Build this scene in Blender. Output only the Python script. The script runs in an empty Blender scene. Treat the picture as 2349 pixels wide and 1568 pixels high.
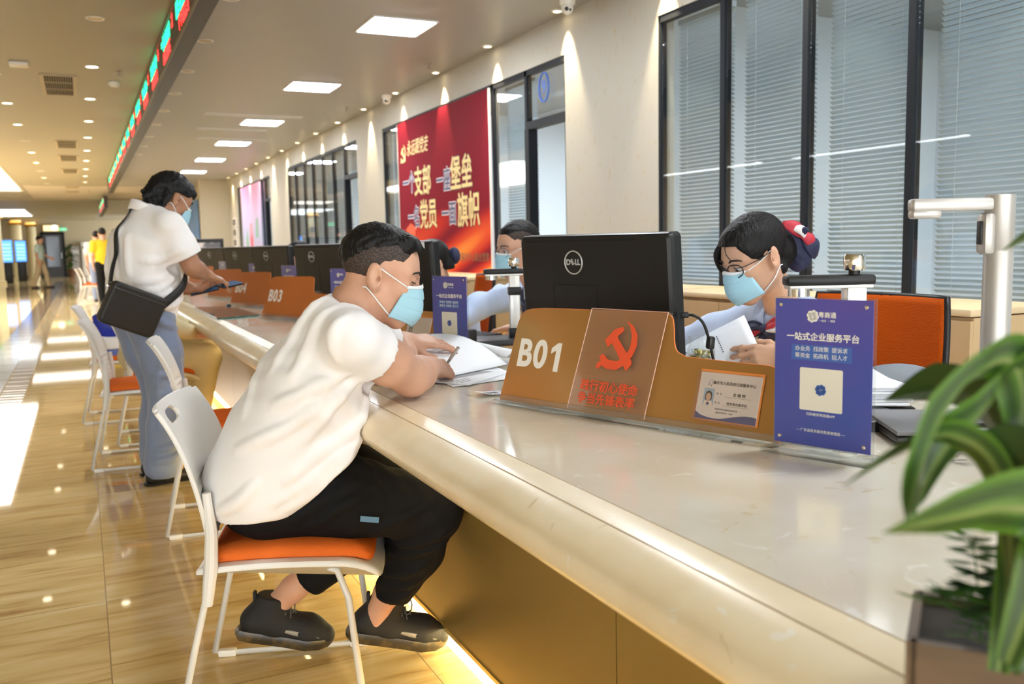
import bpy, bmesh, math, random
import numpy as np
from mathutils import Vector, Matrix
random.seed(7); np.random.seed(7)
C = bpy.context.scene.collection
SC = bpy.context.scene
PI = math.pi
# ---------------------------------------------------------------- camera
cam = bpy.data.cameras.new('camera'); cam_o = bpy.data.objects.new('camera', cam); C.objects.link(cam_o)
RR = [[0.900262, -0.066477, 0.430243], [-0.434851, -0.09009, 0.895985], [-0.020801, -0.993713, -0.110012]]
cam_o.matrix_world = Matrix(((RR[0][0], -RR[0][1], -RR[0][2], 0), (RR[1][0], -RR[1][1], -RR[1][2], 0),
                             (RR[2][0], -RR[2][1], -RR[2][2], 1.17), (0, 0, 0, 1)))
cam.sensor_width = 36; cam.lens = 31.246; cam.clip_start = 0.02; cam.clip_end = 200
cam.dof.use_dof = True; cam.dof.focus_distance = 2.25; cam.dof.aperture_fstop = 4.5
SC.camera = cam_o
# ---------------------------------------------------------------- world, exposure, large lights
SC.view_settings.view_transform = 'Standard'; SC.view_settings.look = 'None'
SC.view_settings.gamma = 1; SC.view_settings.exposure = 1.38
SC.cycles.max_bounces = 8; SC.cycles.diffuse_bounces = 4; SC.cycles.glossy_bounces = 3; SC.cycles.transparent_max_bounces = 12; SC.cycles.caustics_reflective = False; SC.cycles.caustics_refractive = False
w = bpy.data.worlds.new('world'); SC.world = w; w.use_nodes = True
w.node_tree.nodes['Background'].inputs[0].default_value = (0.90, 0.96, 1.0, 1)
w.node_tree.nodes['Background'].inputs[1].default_value = 3.1
def area(name, loc, size, energy, col, rot=(0, 0, 0), sy=None):
    l = bpy.data.lights.new(name, 'AREA'); l.energy = energy; l.color = col; l.size = size
    if sy: l.shape = 'RECTANGLE'; l.size_y = sy
    o = bpy.data.objects.new(name, l); C.objects.link(o); o.location = loc; o.rotation_euler = rot
    return o
LAMP_E = 24.0       # ceiling LED panels
SKY_E = 4.0        # luminous ceiling over the hall
SPOT_W = 42.0      # wall washers
STRIP_E = 16.0     # LED strip under the counter
# ---------------------------------------------------------------- materials
MATS = {}
def mat(name, col, rough=.5, metal=0, emit=None, es=0, alpha=1, spec=None, noise=None, bump=None, trans=0, coat=0, ior=None, sheen=0):
    """noise=(scale, colour2, low, high[, stretch]); bump=(scale, strength[, stretch])"""
    if name in MATS: return MATS[name]
    m = bpy.data.materials.new(name); m.use_nodes = True; nt = m.node_tree; b = nt.nodes['Principled BSDF']
    c4 = lambda c: (c[0], c[1], c[2], 1)
    b.inputs['Base Color'].default_value = c4(col); b.inputs['Roughness'].default_value = rough
    b.inputs['Metallic'].default_value = metal
    if spec is not None: b.inputs['Specular IOR Level'].default_value = spec
    if trans: b.inputs['Transmission Weight'].default_value = trans
    if coat: b.inputs['Coat Weight'].default_value = coat; b.inputs['Coat Roughness'].default_value = .05
    if sheen: b.inputs['Sheen Weight'].default_value = sheen
    if ior: b.inputs['IOR'].default_value = ior
    if emit: b.inputs['Emission Color'].default_value = c4(emit); b.inputs['Emission Strength'].default_value = es
    if alpha < 1: b.inputs['Alpha'].default_value = alpha
    tc = None
    def coords(stretch):
        nonlocal tc
        if tc is None: tc = nt.nodes.new('ShaderNodeTexCoord')
        if stretch:
            mp = nt.nodes.new('ShaderNodeMapping'); mp.inputs['Scale'].default_value = stretch
            nt.links.new(tc.outputs['Object'], mp.inputs['Vector']); return mp.outputs['Vector']
        return tc.outputs['Object']
    if noise:
        n = nt.nodes.new('ShaderNodeTexNoise'); n.inputs['Scale'].default_value = noise[0]; n.inputs['Detail'].default_value = 5
        nt.links.new(coords(noise[4] if len(noise) > 4 else None), n.inputs['Vector'])
        r = nt.nodes.new('ShaderNodeValToRGB'); r.color_ramp.elements[0].position = noise[2]; r.color_ramp.elements[1].position = noise[3]
        r.color_ramp.elements[0].color = c4(col); r.color_ramp.elements[1].color = c4(noise[1])
        nt.links.new(n.outputs['Fac'], r.inputs['Fac']); nt.links.new(r.outputs['Color'], b.inputs['Base Color'])
    if bump:
        n = nt.nodes.new('ShaderNodeTexNoise'); n.inputs['Scale'].default_value = bump[0]; n.inputs['Detail'].default_value = 3
        nt.links.new(coords(bump[2] if len(bump) > 2 else None), n.inputs['Vector'])
        bp = nt.nodes.new('ShaderNodeBump'); bp.inputs['Strength'].default_value = bump[1]; bp.inputs['Distance'].default_value = .01
        nt.links.new(n.outputs['Fac'], bp.inputs['Height']); nt.links.new(bp.outputs['Normal'], b.inputs['Normal'])
    MATS[name] = m
    return m
def glass_mat(name, tint=(1, 1, 1), gloss=1.45, rough=0.0, body=0.0, bodycol=(1, 1, 1)):
    """thin pane: see-through plus a fresnel reflection (and an optional milky body)"""
    if name in MATS: return MATS[name]
    m = bpy.data.materials.new(name); m.use_nodes = True; nt = m.node_tree; nt.nodes.clear()
    out = nt.nodes.new('ShaderNodeOutputMaterial'); t = nt.nodes.new('ShaderNodeBsdfTransparent'); g = nt.nodes.new('ShaderNodeBsdfGlossy')
    t.inputs[0].default_value = (*tint, 1); g.inputs['Roughness'].default_value = rough
    f = nt.nodes.new('ShaderNodeFresnel'); ge = nt.nodes.new('ShaderNodeNewGeometry')
    ir = nt.nodes.new('ShaderNodeMapRange'); ir.inputs['To Min'].default_value = gloss; ir.inputs['To Max'].default_value = 1 / gloss
    nt.links.new(ge.outputs['Backfacing'], ir.inputs['Value']); nt.links.new(ir.outputs[0], f.inputs[0])
    mx = nt.nodes.new('ShaderNodeMixShader'); nt.links.new(f.outputs[0], mx.inputs[0])
    first = t.outputs[0]
    if body:
        d = nt.nodes.new('ShaderNodeBsdfDiffuse'); d.inputs[0].default_value = (*bodycol, 1)
        m2 = nt.nodes.new('ShaderNodeMixShader'); m2.inputs[0].default_value = body
        nt.links.new(t.outputs[0], m2.inputs[1]); nt.links.new(d.outputs[0], m2.inputs[2]); first = m2.outputs[0]
    nt.links.new(first, mx.inputs[1]); nt.links.new(g.outputs[0], mx.inputs[2]); nt.links.new(mx.outputs[0], out.inputs[0])
    MATS[name] = m
    return m
def emis(name, col, s):
    return mat(name, (0.02, 0.02, 0.02), .6, emit=col, es=s)
# ---------------------------------------------------------------- geometry helpers
class MB:
    """collects shapes, then links them as ONE mesh object"""
    def __init__(s): s.v = []; s.f = []; s.mi = []; s.cur = 0
    def add(s, vs, fs, M=None):
        o = len(s.v)
        for p in vs: s.v.append(tuple(M @ Vector(p)) if M is not None else tuple(p))
        for f in fs: s.f.append([i + o for i in f]); s.mi.append(s.cur)
        return s
    def box(s, c, d, rot=None, bev=0, seg=2):
        M = Matrix.Translation(c) @ (rot.to_4x4() if rot is not None else Matrix.Identity(4))
        if not bev:
            x, y, z = d[0] / 2, d[1] / 2, d[2] / 2
            vs = [(-x, -y, -z), (x, -y, -z), (x, y, -z), (-x, y, -z), (-x, -y, z), (x, -y, z), (x, y, z), (-x, y, z)]
            return s.add(vs, [(0, 3, 2, 1), (4, 5, 6, 7), (0, 1, 5, 4), (1, 2, 6, 5), (2, 3, 7, 6), (3, 0, 4, 7)], M)
        bm = bmesh.new(); bmesh.ops.create_cube(bm, size=1); bmesh.ops.scale(bm, vec=d, verts=bm.verts)
        bmesh.ops.bevel(bm, geom=bm.edges[:], offset=min(bev, min(d) * .49), segments=seg, profile=.5, affect='EDGES')
        bm.verts.index_update()
        s.add([v.co[:] for v in bm.verts], [[v.index for v in f.verts] for f in bm.faces], M); bm.free(); return s
    def tube(s, pts, r, n=8, closed=False, cap=True):
        pts = [Vector(p) for p in pts]; m = len(pts)
        rs = r if isinstance(r, (list, tuple)) else [r] * m
        up = None; vs = []
        for i, p in enumerate(pts):
            if closed: t = (pts[(i + 1) % m] - pts[i - 1])
            else: t = pts[min(i + 1, m - 1)] - pts[max(i - 1, 0)]
            if t.length < 1e-9: t = Vector((0, 0, 1))
            t.normalize()
            if up is None:
                up = Vector((0, 0, 1)) if abs(t.z) < .9 else Vector((1, 0, 0))
            a = t.cross(up)
            if a.length < 1e-6: a = t.orthogonal()
            a.normalize(); up = a.cross(t).normalized()
            for k in range(n):
                an = 2 * PI * k / n; vs.append(p + (a * math.cos(an) + up * math.sin(an)) * rs[i])
        fs = []
        for i in range(m if closed else m - 1):
            j = (i + 1) % m
            for k in range(n): fs.append((i * n + k, i * n + (k + 1) % n, j * n + (k + 1) % n, j * n + k))
        if cap and not closed: fs.append(list(range(n))[::-1]); fs.append([(m - 1) * n + k for k in range(n)])
        return s.add(vs, fs)
    def lathe(s, prof, n=24, M=None, cap=True):
        vs = []; fs = []
        for r, z in prof:
            for k in range(n): vs.append((r * math.cos(2 * PI * k / n), r * math.sin(2 * PI * k / n), z))
        for i in range(len(prof) - 1):
            for k in range(n): fs.append((i * n + k, i * n + (k + 1) % n, (i + 1) * n + (k + 1) % n, (i + 1) * n + k))
        if cap: fs.append(list(range(n))[::-1]); fs.append([(len(prof) - 1) * n + k for k in range(n)])
        return s.add(vs, fs, M)
    def prism(s, poly, z0, z1, M=None):
        n = len(poly); vs = [(x, y, z0) for x, y in poly] + [(x, y, z1) for x, y in poly]
        fs = [list(range(n))[::-1], list(range(n, 2 * n))] + [(i, (i + 1) % n, (i + 1) % n + n, i + n) for i in range(n)]
        return s.add(vs, fs, M)
    def grid(s, fn, nu, nv, M=None, closeu=False):
        vs = [fn(i / (nu if closeu else nu - 1), j / (nv - 1)) for j in range(nv) for i in range(nu)]
        fs = []
        for j in range(nv - 1):
            for i in range(nu if closeu else nu - 1):
                i2 = (i + 1) % nu; fs.append((j * nu + i, j * nu + i2, (j + 1) * nu + i2, (j + 1) * nu + i))
        return s.add(vs, fs, M)
    def sweep(s, prof, path, closed=True):
        """prof: (a, z) ring; path: list of (origin Vector, side Vector) -> extruded along the path"""
        n = len(prof); vs = []
        for o, sd in path:
            for a, z in prof: vs.append((o[0] + sd[0] * a, o[1] + sd[1] * a, o[2] + z))
        fs = []
        for i in range(len(path) - 1):
            for k in range(n if closed else n - 1): fs.append((i * n + k, i * n + (k + 1) % n, (i + 1) * n + (k + 1) % n, (i + 1) * n + k))
        if closed: fs.append(list(range(n))[::-1]); fs.append([(len(path) - 1) * n + k for k in range(n)])
        return s.add(vs, fs)
    def ball(s, c, r, n=12, M=None):
        r = r if isinstance(r, (list, tuple)) else (r, r, r)
        prof = [(math.sin(PI * i / n), -math.cos(PI * i / n)) for i in range(n + 1)]
        prof[0] = (.001, -1); prof[-1] = (.001, 1)
        T = Matrix.Translation(c) @ Matrix.Diagonal((*r, 1))
        return s.lathe(prof, n * 2, (M @ T) if M is not None else T)
    def build(s, name, m=None, parent=None, smooth=35, solid=0, sub=0, recalc=True):
        me = bpy.data.meshes.new(name); me.from_pydata(s.v, [], s.f); me.update()
        ms = m if isinstance(m, (list, tuple)) else [m]
        for x in ms:
            if x: me.materials.append(x)
        if len(ms) > 1: me.polygons.foreach_set('material_index', s.mi)
        if recalc:
            bm = bmesh.new(); bm.from_mesh(me); bmesh.ops.recalc_face_normals(bm, faces=bm.faces); bm.to_mesh(me); bm.free()
        if smooth:
            me.shade_smooth()
            if smooth < 180: me.set_sharp_from_angle(angle=math.radians(smooth))
        o = bpy.data.objects.new(name, me); C.objects.link(o)
        if parent: o.parent = parent
        if solid:
            q = o.modifiers.new('solid', 'SOLIDIFY'); q.thickness = solid; q.offset = 0
        if sub:
            q = o.modifiers.new('sub', 'SUBSURF'); q.levels = sub; q.render_levels = sub
        return o
def tag(o, label, cat, group=None):
    o['label'] = label; o['category'] = cat
    if group: o['group'] = group
    return o
def thing(name, label, cat, loc=(0, 0, 0), rz=0, group=None, M=None):
    o = bpy.data.objects.new(name, None); C.objects.link(o); o.empty_display_size = .1
    o.location = loc; o.rotation_euler = (0, 0, rz)
    if M is not None: o.matrix_world = M
    return tag(o, label, cat, group)
def struct(o):
    o['kind'] = 'structure'; return o
def dup(root, loc, rz=None, label=None):
    r = root.copy(); C.objects.link(r); r.location = loc
    if rz is not None: r.rotation_euler = (0, 0, rz)
    if label: r['label'] = label
    for ch in list(root.children):
        c = ch.copy(); C.objects.link(c); c.parent = r
        for g in list(ch.children):
            d = g.copy(); C.objects.link(d); d.parent = c
    return r
def text(name, s, size, m, parent, M, align='CENTER', depth=.0006, bold=0, shear=0, sx=1, space=1):
    """lettering as a thin solid mesh; M places it: x to the right, y up, z out of the surface"""
    cu = bpy.data.curves.new(name, 'FONT'); cu.body = s; cu.size = size; cu.align_x = align; cu.align_y = 'CENTER'
    cjk = any(ord(c) > 0x2e80 for c in s)
    cu.extrude = depth; cu.offset = 0 if cjk else bold; cu.shear = shear; cu.resolution_u = 3 if cjk else 6; cu.space_character = space
    t = bpy.data.objects.new(name, cu); C.objects.link(t)
    dg = bpy.context.evaluated_depsgraph_get(); me = bpy.data.meshes.new_from_object(t.evaluated_get(dg))
    bpy.data.objects.remove(t); bpy.data.curves.remove(cu)
    if cjk and bold:        # dense characters are thickened by shifted copies
        bm = bmesh.new(); n_ = 8 if bold > .004 else 4
        for k in range(n_):
            a = 2 * PI * k / n_; m2 = me.copy(); m2.transform(Matrix.Translation((bold * math.cos(a), bold * math.sin(a), .00002 * k))); bm.from_mesh(m2); bpy.data.meshes.remove(m2)
        bm.to_mesh(me); bm.free()
    me.transform(M @ Matrix.Diagonal((sx, 1, 1, 1))); me.materials.clear(); me.materials.append(m)
    o = bpy.data.objects.new(name, me); C.objects.link(o)
    if parent: o.parent = parent
    return o
def frame(origin, right, up):
    r = Vector(right).normalized(); u = Vector(up).normalized(); n = r.cross(u).normalized(); u = n.cross(r)
    return Matrix(((r.x, u.x, n.x, origin[0]), (r.y, u.y, n.y, origin[1]), (r.z, u.z, n.z, origin[2]), (0, 0, 0, 1)))
def arc(c, r, a0, a1, n): return [(c[0] + r * math.cos(a0 + (a1 - a0) * i / n), c[1] + r * math.sin(a0 + (a1 - a0) * i / n)) for i in range(n + 1)]
def rrect(w, h, r, n=5):
    x, y = w / 2 - r, h / 2 - r
    return arc((x, y), r, 0, PI / 2, n) + arc((-x, y), r, PI / 2, PI, n) + arc((-x, -y), r, PI, 1.5 * PI, n) + arc((x, -y), r, 1.5 * PI, 2 * PI, n)
def Rz(a): return Matrix.Rotation(a, 3, 'Z')
def Rx(a): return Matrix.Rotation(a, 3, 'X')
def Ry(a): return Matrix.Rotation(a, 3, 'Y')
def spline(pts, n=8):
    """Catmull-Rom through the points"""
    P = [Vector(p) for p in pts]; P = [2 * P[0] - P[1]] + P + [2 * P[-1] - P[-2]]; out = []
    for i in range(1, len(P) - 2):
        for k in range(n):
            t = k / n; a, b, c, d = P[i - 1], P[i], P[i + 1], P[i + 2]
            out.append(.5 * (2 * b + (c - a) * t + (2 * a - 5 * b + 4 * c - d) * t * t + (3 * b - a - 3 * c + d) * t ** 3))
    out.append(P[-2]); return out
# ================================================================ the room
ZC = 2.8; XW = 3.23
m_dark = mat('dark_frame', (.012, .014, .019), .55, spec=.2)
m_wallp = mat('wallpaper', (.46, .435, .38), .6, noise=(22, (.43, .34, .18), .60, .78, (1, 1, .55)), bump=(120, .06))
m_ceil = mat('ceiling_white', (.35, .35, .355), .38, spec=.35)
m_ceil2 = mat('ceiling_warm', (.38, .355, .275), .5)
m_cream = mat('cream_paint', (.52, .47, .36), .55)
m_white = mat('white_plastic', (.82, .80, .76), .4)
m_office = mat('office_paint', (.80, .86, .93), .7)
m_base = mat('dark_base', (.06, .04, .03), .4)
# floor: polished vein-cut tiles
m_floor = mat('floor_tile', (.5, .35, .15), .035)
def floor_nodes():
    nt = m_floor.node_tree; b = nt.nodes['Principled BSDF']; L = nt.links.new; N = nt.nodes.new
    tc = N('ShaderNodeTexCoord'); mp = N('ShaderNodeMapping'); mp.inputs['Scale'].default_value = (1.6, 13, 1); L(tc.outputs['Object'], mp.inputs[0])
    br = N('ShaderNodeTexBrick'); br.offset = 0; br.inputs['Scale'].default_value = 1; br.inputs['Mortar Size'].default_value = .002
    br.inputs['Brick Width'].default_value = .8; br.inputs['Row Height'].default_value = .8
    br.inputs['Color1'].default_value = (0, 0, 0, 1); br.inputs['Color2'].default_value = (1, 1, 1, 1); br.inputs['Mortar'].default_value = (.5, .5, .5, 1)
    L(tc.outputs['Object'], br.inputs['Vector'])
    ad = N('ShaderNodeVectorMath'); ad.operation = 'MULTIPLY_ADD'; ad.inputs[1].default_value = (7, 9, 3); L(br.outputs['Color'], ad.inputs[0]); L(mp.outputs[0], ad.inputs[2])
    n1 = N('ShaderNodeTexNoise'); n1.inputs['Scale'].default_value = 1.6; n1.inputs['Detail'].default_value = 6; n1.inputs['Distortion'].default_value = .6; L(ad.outputs[0], n1.inputs['Vector'])
    r = N('ShaderNodeValToRGB'); e = r.color_ramp.elements; e[0].position = .25; e[0].color = (.48, .28, .105, 1); e[1].position = .75; e[1].color = (.92, .76, .46, 1)
    q = e.new(.45); q.color = (.76, .55, .25, 1); q = e.new(.6); q.color = (.83, .64, .33, 1)
    L(n1.outputs['Fac'], r.inputs[0])
    mx = N('ShaderNodeMix'); mx.data_type = 'RGBA'; mx.inputs['B'].default_value = (.42, .30, .16, 1); L(br.outputs['Fac'], mx.inputs['Factor']); L(r.outputs[0], mx.inputs['A'])
    L(mx.outputs['Result'], b.inputs['Base Color'])
floor_nodes()
m = MB(); m.box((-1.2, 22, -.05), (16, 60, .1)); struct(m.build('floor', m_floor))
# inlaid border: dark squares and a hatched band
m_ink = mat('inlay_dark', (.10, .065, .045), .1); m_hat = mat('inlay_orange', (.55, .36, .17), .12)
mb = MB()
for k in range(60):
    mb.cur = 0; mb.box((-.84, 4.2 + k * .62, .0005), (.30, .60, .002))
for k in range(250):
    mb.cur = 1 if k % 2 else 0
    y = 4.0 + k * .15
    mb.add([(-.68, y, .0016), (-.50, y - .03, .0016), (-.50, y + .045, .0016), (-.68, y + .075, .0016)], [(0, 1, 2, 3)])
struct(mb.build('trim_1', [m_ink, m_hat], smooth=0))
# ceiling
m = MB(); m.box((3.6, 20, ZC + .05), (5.8, 64, .1)); struct(m.build('ceiling', m_ceil))
m = MB()
m.box((-.275, 10, ZC + .05), (1.95, 64, .1)); m.box((-5.2, 40.0, ZC + .05), (7.9, 26.8, .1)); m.box((-6.9, 11.5, ZC + .05), (4.4, 30.6, .1))
m.box((-2.95, 4, ZC + .05), (3.4, 24, .1)); m.box((-.275, 48, ZC + .05), (1.95, 12, .1))
struct(m.build('ceiling', m_ceil2))
m = MB(); m.box((-1.5, 30.2, ZC - .02), (15, .25, .06)); struct(m.build('trim_2', m_ceil2))
m = MB(); m.box((.7, 27.3, ZC - .004), (3.7, 5.4, .006)); struct(m.build('cove_light_patch', mat('ceiling_cove_lit', (.62, .57, .52), .5), smooth=0))  # cove light on this ceiling band, painted in as a paler colour
# luminous ceiling over the hall (left of the picture)
m = MB(); m.box((-2.95, 21.3, ZC + .06), (3.4, 10.7, .02))
sky = m.build('diffuser', emis('skylight_glow', (1, .98, .95), SKY_E), None)
t = thing('ceiling_light', 'huge white luminous ceiling field over the hall at the left picture edge', 'ceiling light', (0, 0, 0)); sky.parent = t
mb = MB()
for x in (-1.25, -4.65): mb.box((x, 21.3, ZC + .02), (.05, 10.7, .07))
for y in (15.95, 26.65): mb.box((-2.95, y, ZC + .02), (3.4, .05, .07))
mb.build('rim', m_white, t)
for y0_, y1_, lb in ((3.5, 9.0, 'nearest narrow light line in the hall ceiling, left of the picture'), (10.2, 14.2, 'middle narrow light line in the hall ceiling, left of the picture'), (15.2, 25.0, 'farthest narrow light line in the hall ceiling, left of the picture')):
    t = thing('line_light', lb, 'ceiling light', (-6.8, (y0_ + y1_) / 2, ZC), group='light lines over the hall'); mb = MB(); mb.box((0, 0, -.008), (.20, y1_ - y0_, .012)); mb.build('diffuser', emis('line_glow', (.95, .98, 1), 6), t)
    mb = MB()
    for s in (-1, 1): mb.box((s * .115, 0, -.008), (.03, y1_ - y0_, .018))
    mb.build('frame', m_white, t)
t = thing('ceiling_light', 'distant white luminous ceiling field above the far columns', 'ceiling light')
m = MB(); m.box((-2.6, 41, ZC - .01), (1.7, 6.0, .02)); m.build('diffuser', emis('skylight_far', (.9, .97, 1), 1.6), t)
mb = MB()
for x in (-1.74, -3.46): mb.box((x, 41, ZC - .01), (.04, 6.08, .05))
mb.build('rim', m_white, t)
# right-hand glazed wall
mb = MB()
OPEN = [(-.6, 4.602), (5.754, 10.077), (11.155, 15.353), (16.911, 20.682)]
ZT = 2.515
edges = [-3.5] + [e for o in OPEN for e in o] + [22.0]
for i in range(0, len(edges), 2): mb.box((XW + .06, (edges[i] + edges[i + 1]) / 2, ZC / 2), (.12, edges[i + 1] - edges[i], ZC))
for a, b in OPEN: mb.box((XW + .06, (a + b) / 2, (ZT + ZC) / 2), (.12, b - a, ZC - ZT))
struct(mb.build('wall_right', m_wallp, smooth=0))
mb = MB(); mb.box((2.905, 22.1, 1.4), (.65, .2, 2.8)); mb.box((2.95, 33, 1.4), (.12, 21.7, 2.8)); struct(mb.build('wall_right_far', m_cream, smooth=0))
mb = MB(); mb.box((0, 50.1, 1.4), (16, .2, 2.8)); struct(mb.build('wall_far', mat('far_paint', (.50, .43, .29), .6), smooth=0))
mb = MB(); mb.box((-8.9, 22, 1.4), (.2, 60, 2.8)); struct(mb.build('wall_left', m_cream, smooth=0))
mb = MB(); mb.box((0, 49.97, .06), (16, .04, .12)); struct(mb.build('baseboard_far', m_base, smooth=0))
# rooms behind the glass
mb = MB()
mb.box((6.4, 9.5, 1.4), (.1, 27, 2.8))
for y in (-2.5, 5.2, 10.6, 16.1, 21.3): mb.box((4.87, y, 1.4), (3.0, .1, 2.8))
struct(mb.build('wall_back_office', m_office, smooth=0))
for y, e in ((1.6, 42), (7.4, 58), (12.7, 30), (18.2, 30)):
    area('office_lamp', (5.2, y, 2.75), 1.2, e, (.78, .90, 1), sy=2.6)
# pictures-free columns of the hall
mb = MB()
for (x, y, hgt) in ((-2.95, 40.0, 2.75), (-2.55, 46.0, 2.7), (-2.1, 49.2, 2.7)):
    mb = MB(); mb.lathe([(.27, 0), (.27, .12), (.22, .14), (.22, hgt)], 24, Matrix.Translation((x, y, 0)))
    tt = struct(mb.build('column', mat('column_paint', (.78, .68, .42), .45)))
    m2 = MB(); m2.lathe([(.24, -.02), (.34, .06), (.30, .10), (.24, .02)], 20, Matrix.Translation((x, y, hgt - .22))); m2.build('column_capital', mat('gilt', (.75, .42, .10), .3, .8), tt)
    m2 = MB(); m2.lathe([(.25, .06), (.30, .085), (.25, .09)], 20, Matrix.Translation((x, y, hgt - .22))); m2.build('column_glow', emis('amber_glow', (1, .6, .2), 5), tt)

# windows: dark frames, panes, doors
m_pane = glass_mat('window_pane', (.93, .95, .96), 1.52)
def window(n, y0, y1, mull, zb=.1, door=None, transom_text=None):
    root = struct(bpy.data.objects.new('window_%d' % n, None)); C.objects.link(root)
    f = MB(); x = XW + .03
    for y in [y0, y1] + mull:
        f.box((x, y, (zb + ZT) / 2), (.05, .036, ZT - zb))
    f.box((x, (y0 + y1) / 2, ZT - .02), (.05, y1 - y0, .045)); f.box((x, (y0 + y1) / 2, zb), (.10, y1 - y0, .06))
    if door:
        f.box((x, (door[0] + door[1]) / 2, 2.085), (.07, door[1] - door[0], .06))
        f.box((x, door[1] - .035, 1.03), (.08, .07, 2.06))
    f.build('window_frame', m_dark, root, smooth=0)
    ys = sorted([y0, y1] + mull)
    for a, b in zip(ys, ys[1:]):
        z0 = zb
        if door and abs(a - door[0]) < .05: z0 = 2.12
        p = MB(); p.box((XW + .02, (a + b) / 2, (z0 + ZT) / 2), (.008, b - a - .05, ZT - z0 - .05)); p.build('window_pane', m_pane, root, smooth=0)
    s = MB(); s.box((XW + .0, (y0 + y1) / 2, zb / 2), (.14, y1 - y0, zb)); s.build('window_sill', m_wallp, root, smooth=0)
    return root
window(1, -.6, 4.602, [4.003, 3.379, 2.758, 2.14, 1.52, .9, .28])
window(2, 5.754, 10.077, [6.40, 7.028, 9.48], door=(5.754, 6.40))
window(3, 11.155, 15.353, [11.80, 12.4, 13.0, 13.6, 14.2, 14.8], door=(11.155, 11.80))
window(4, 16.911, 20.682, [17.45, 17.8, 20.1], door=(16.911, 17.45))
for n, (y, tx) in enumerate(((5.80, 1), (11.20, 0), (16.95, 0))):
    d = struct(bpy.data.objects.new('door_%d' % (n + 1), None)); C.objects.link(d); d.location = (XW + .08, y, 0)
    f = MB(); f.box((.31, 0, 1.03), (.56, .045, 2.0)); f.build('door_leaf', m_dark, d)
    f = MB(); f.tube([(.5, -.03, 1.0), (.5, -.07, 1.0), (.4, -.07, 1.0)], .01); f.build('door_handle', mat('steel', (.6, .6, .6), .25, 1), d)
# room number on the transom glass
t = thing('room_number', 'blue ringed number nine sticker on the glass above the open doorway', 'sign', (XW - .005, 6.07, 2.335))
m_blue = mat('sign_blue', (.05, .14, .5), .5)
mb = MB(); mb.tube([(0, .075 * math.cos(2 * PI * k / 32), .105 * math.sin(2 * PI * k / 32)) for k in range(32)], .009, 6, closed=True); mb.build('ring', m_blue, t)
text('number', '9', .13, m_blue, t, frame((0, 0, 0), (0, -1, 0), (0, 0, 1)), bold=.004)
# venetian blinds behind the panes
m_slat = mat('blind_slat', (.55, .65, .73), .35, .1)
m_cord = mat('blind_cord', (.75, .77, .78), .7)
def blind(y0, y1, label, zb=.12, tilt=.62, pitch=.0235):
    t = thing('venetian_blind', label, 'blind', (XW + .13, (y0 + y1) / 2, 0), group='venetian blinds behind the glass')
    wd = y1 - y0; mb = MB(); z = zb + .03; cs, sn = math.cos(tilt), math.sin(tilt)
    while z < ZT - .06:
        vs = []
        for a, hh in ((-.0125, 0), (0, .0022), (.0125, 0)):
            for yy in (-wd / 2, wd / 2): vs.append((a * cs - hh * sn, yy, z - a * sn + hh * cs))
        mb.add(vs, [(0, 1, 3, 2), (2, 3, 5, 4)]); z += pitch
    mb.build('slats', m_slat, t, smooth=80, recalc=False)
    mb = MB(); mb.box((0, 0, ZT - .045), (.03, wd, .03)); mb.box((0, 0, zb + .01), (.026, wd, .012)); mb.build('headrail', m_slat, t)
    mb = MB()
    for q in (-.32, .32):
        for dx in (-.0135, .0135): mb.tube([(dx, q * wd, zb), (dx, q * wd, ZT - .04)], .0011, 4)
    mb.build('ladder_cords', m_cord, t)
wins1 = [4.602, 4.003, 3.379, 2.758, 2.14, 1.52, .9, .28, -.6]
nm = ['narrow venetian blind nearest the cream pier', 'venetian blind behind the woman with the hair bow', 'venetian blind between the second and third dark mullions', 'wide venetian blind at the right picture edge behind the silver scanner',
      'venetian blind just beyond the right picture edge', 'second venetian blind beyond the right picture edge', 'third venetian blind beyond the right picture edge', 'last venetian blind beyond the right picture edge']
for i, (a, b) in enumerate(zip(wins1, wins1[1:])):
    if i < 6: blind(b + .05, a - .05, nm[i])
blind(6.44, 7.0, 'grey blind between the doorway and the red poster')
blind(9.52, 10.05, 'grey blind strip left of the red poster')
for k, (a, b) in enumerate(((11.84, 12.38), (12.42, 12.98), (13.02, 13.58), (13.62, 14.18), (14.22, 14.78), (14.82, 15.32))):
    blind(a, b, '%s grey blind from the second open doorway' % ['first', 'second', 'third', 'fourth', 'fifth', 'sixth'][k], tilt=1.1, pitch=.04)
blind(17.5, 17.78, 'narrow grey blind beside the pink poster, doorway side', tilt=1.1, pitch=.04)
blind(20.12, 20.66, 'grey blind at the far side of the pink poster', tilt=1.1, pitch=.04)

for y in (31.5, 38, 45): area('far_hall_fill', (-.6, y, 2.74), 2.0, 16, (1, .93, .82), sy=2.0)  # added fill lights, no visible fitting, to brighten the far end of the hall
# ================================================================ ceiling fittings
m_glow = emis('lamp_glow', (.90, .95, 1.0), LAMP_E); m_rim = mat('lamp_rim', (.85, .85, .85), .4)
def lamp(y, label):
    t = thing('panel_light', label, 'ceiling light', (2.23, y, ZC), group='square ceiling panels over the counter')
    mb = MB(); mb.prism(rrect(.46, .46, .02), -.012, -.004); mb.build('diffuser', m_glow, t)
    mb = MB()
    for s in (-1, 1): mb.box((s * .24, 0, -.004), (.016, .496, .012)); mb.box((0, s * .24, -.004), (.464, .016, .012))
    mb.build('frame', m_rim, t)
    return t
names = ['first and largest bright ceiling panel in the row', 'second bright ceiling panel in the row', 'third bright ceiling panel, beside the ceiling slots', 'fourth bright ceiling panel in the row', 'fifth bright ceiling panel in the row', 'sixth and farthest bright ceiling panel, just above the standing man']
for i, y in enumerate((6.53, 9.22, 12.0, 14.46, 17.15, 19.83)): lamp(y, names[i])
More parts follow.
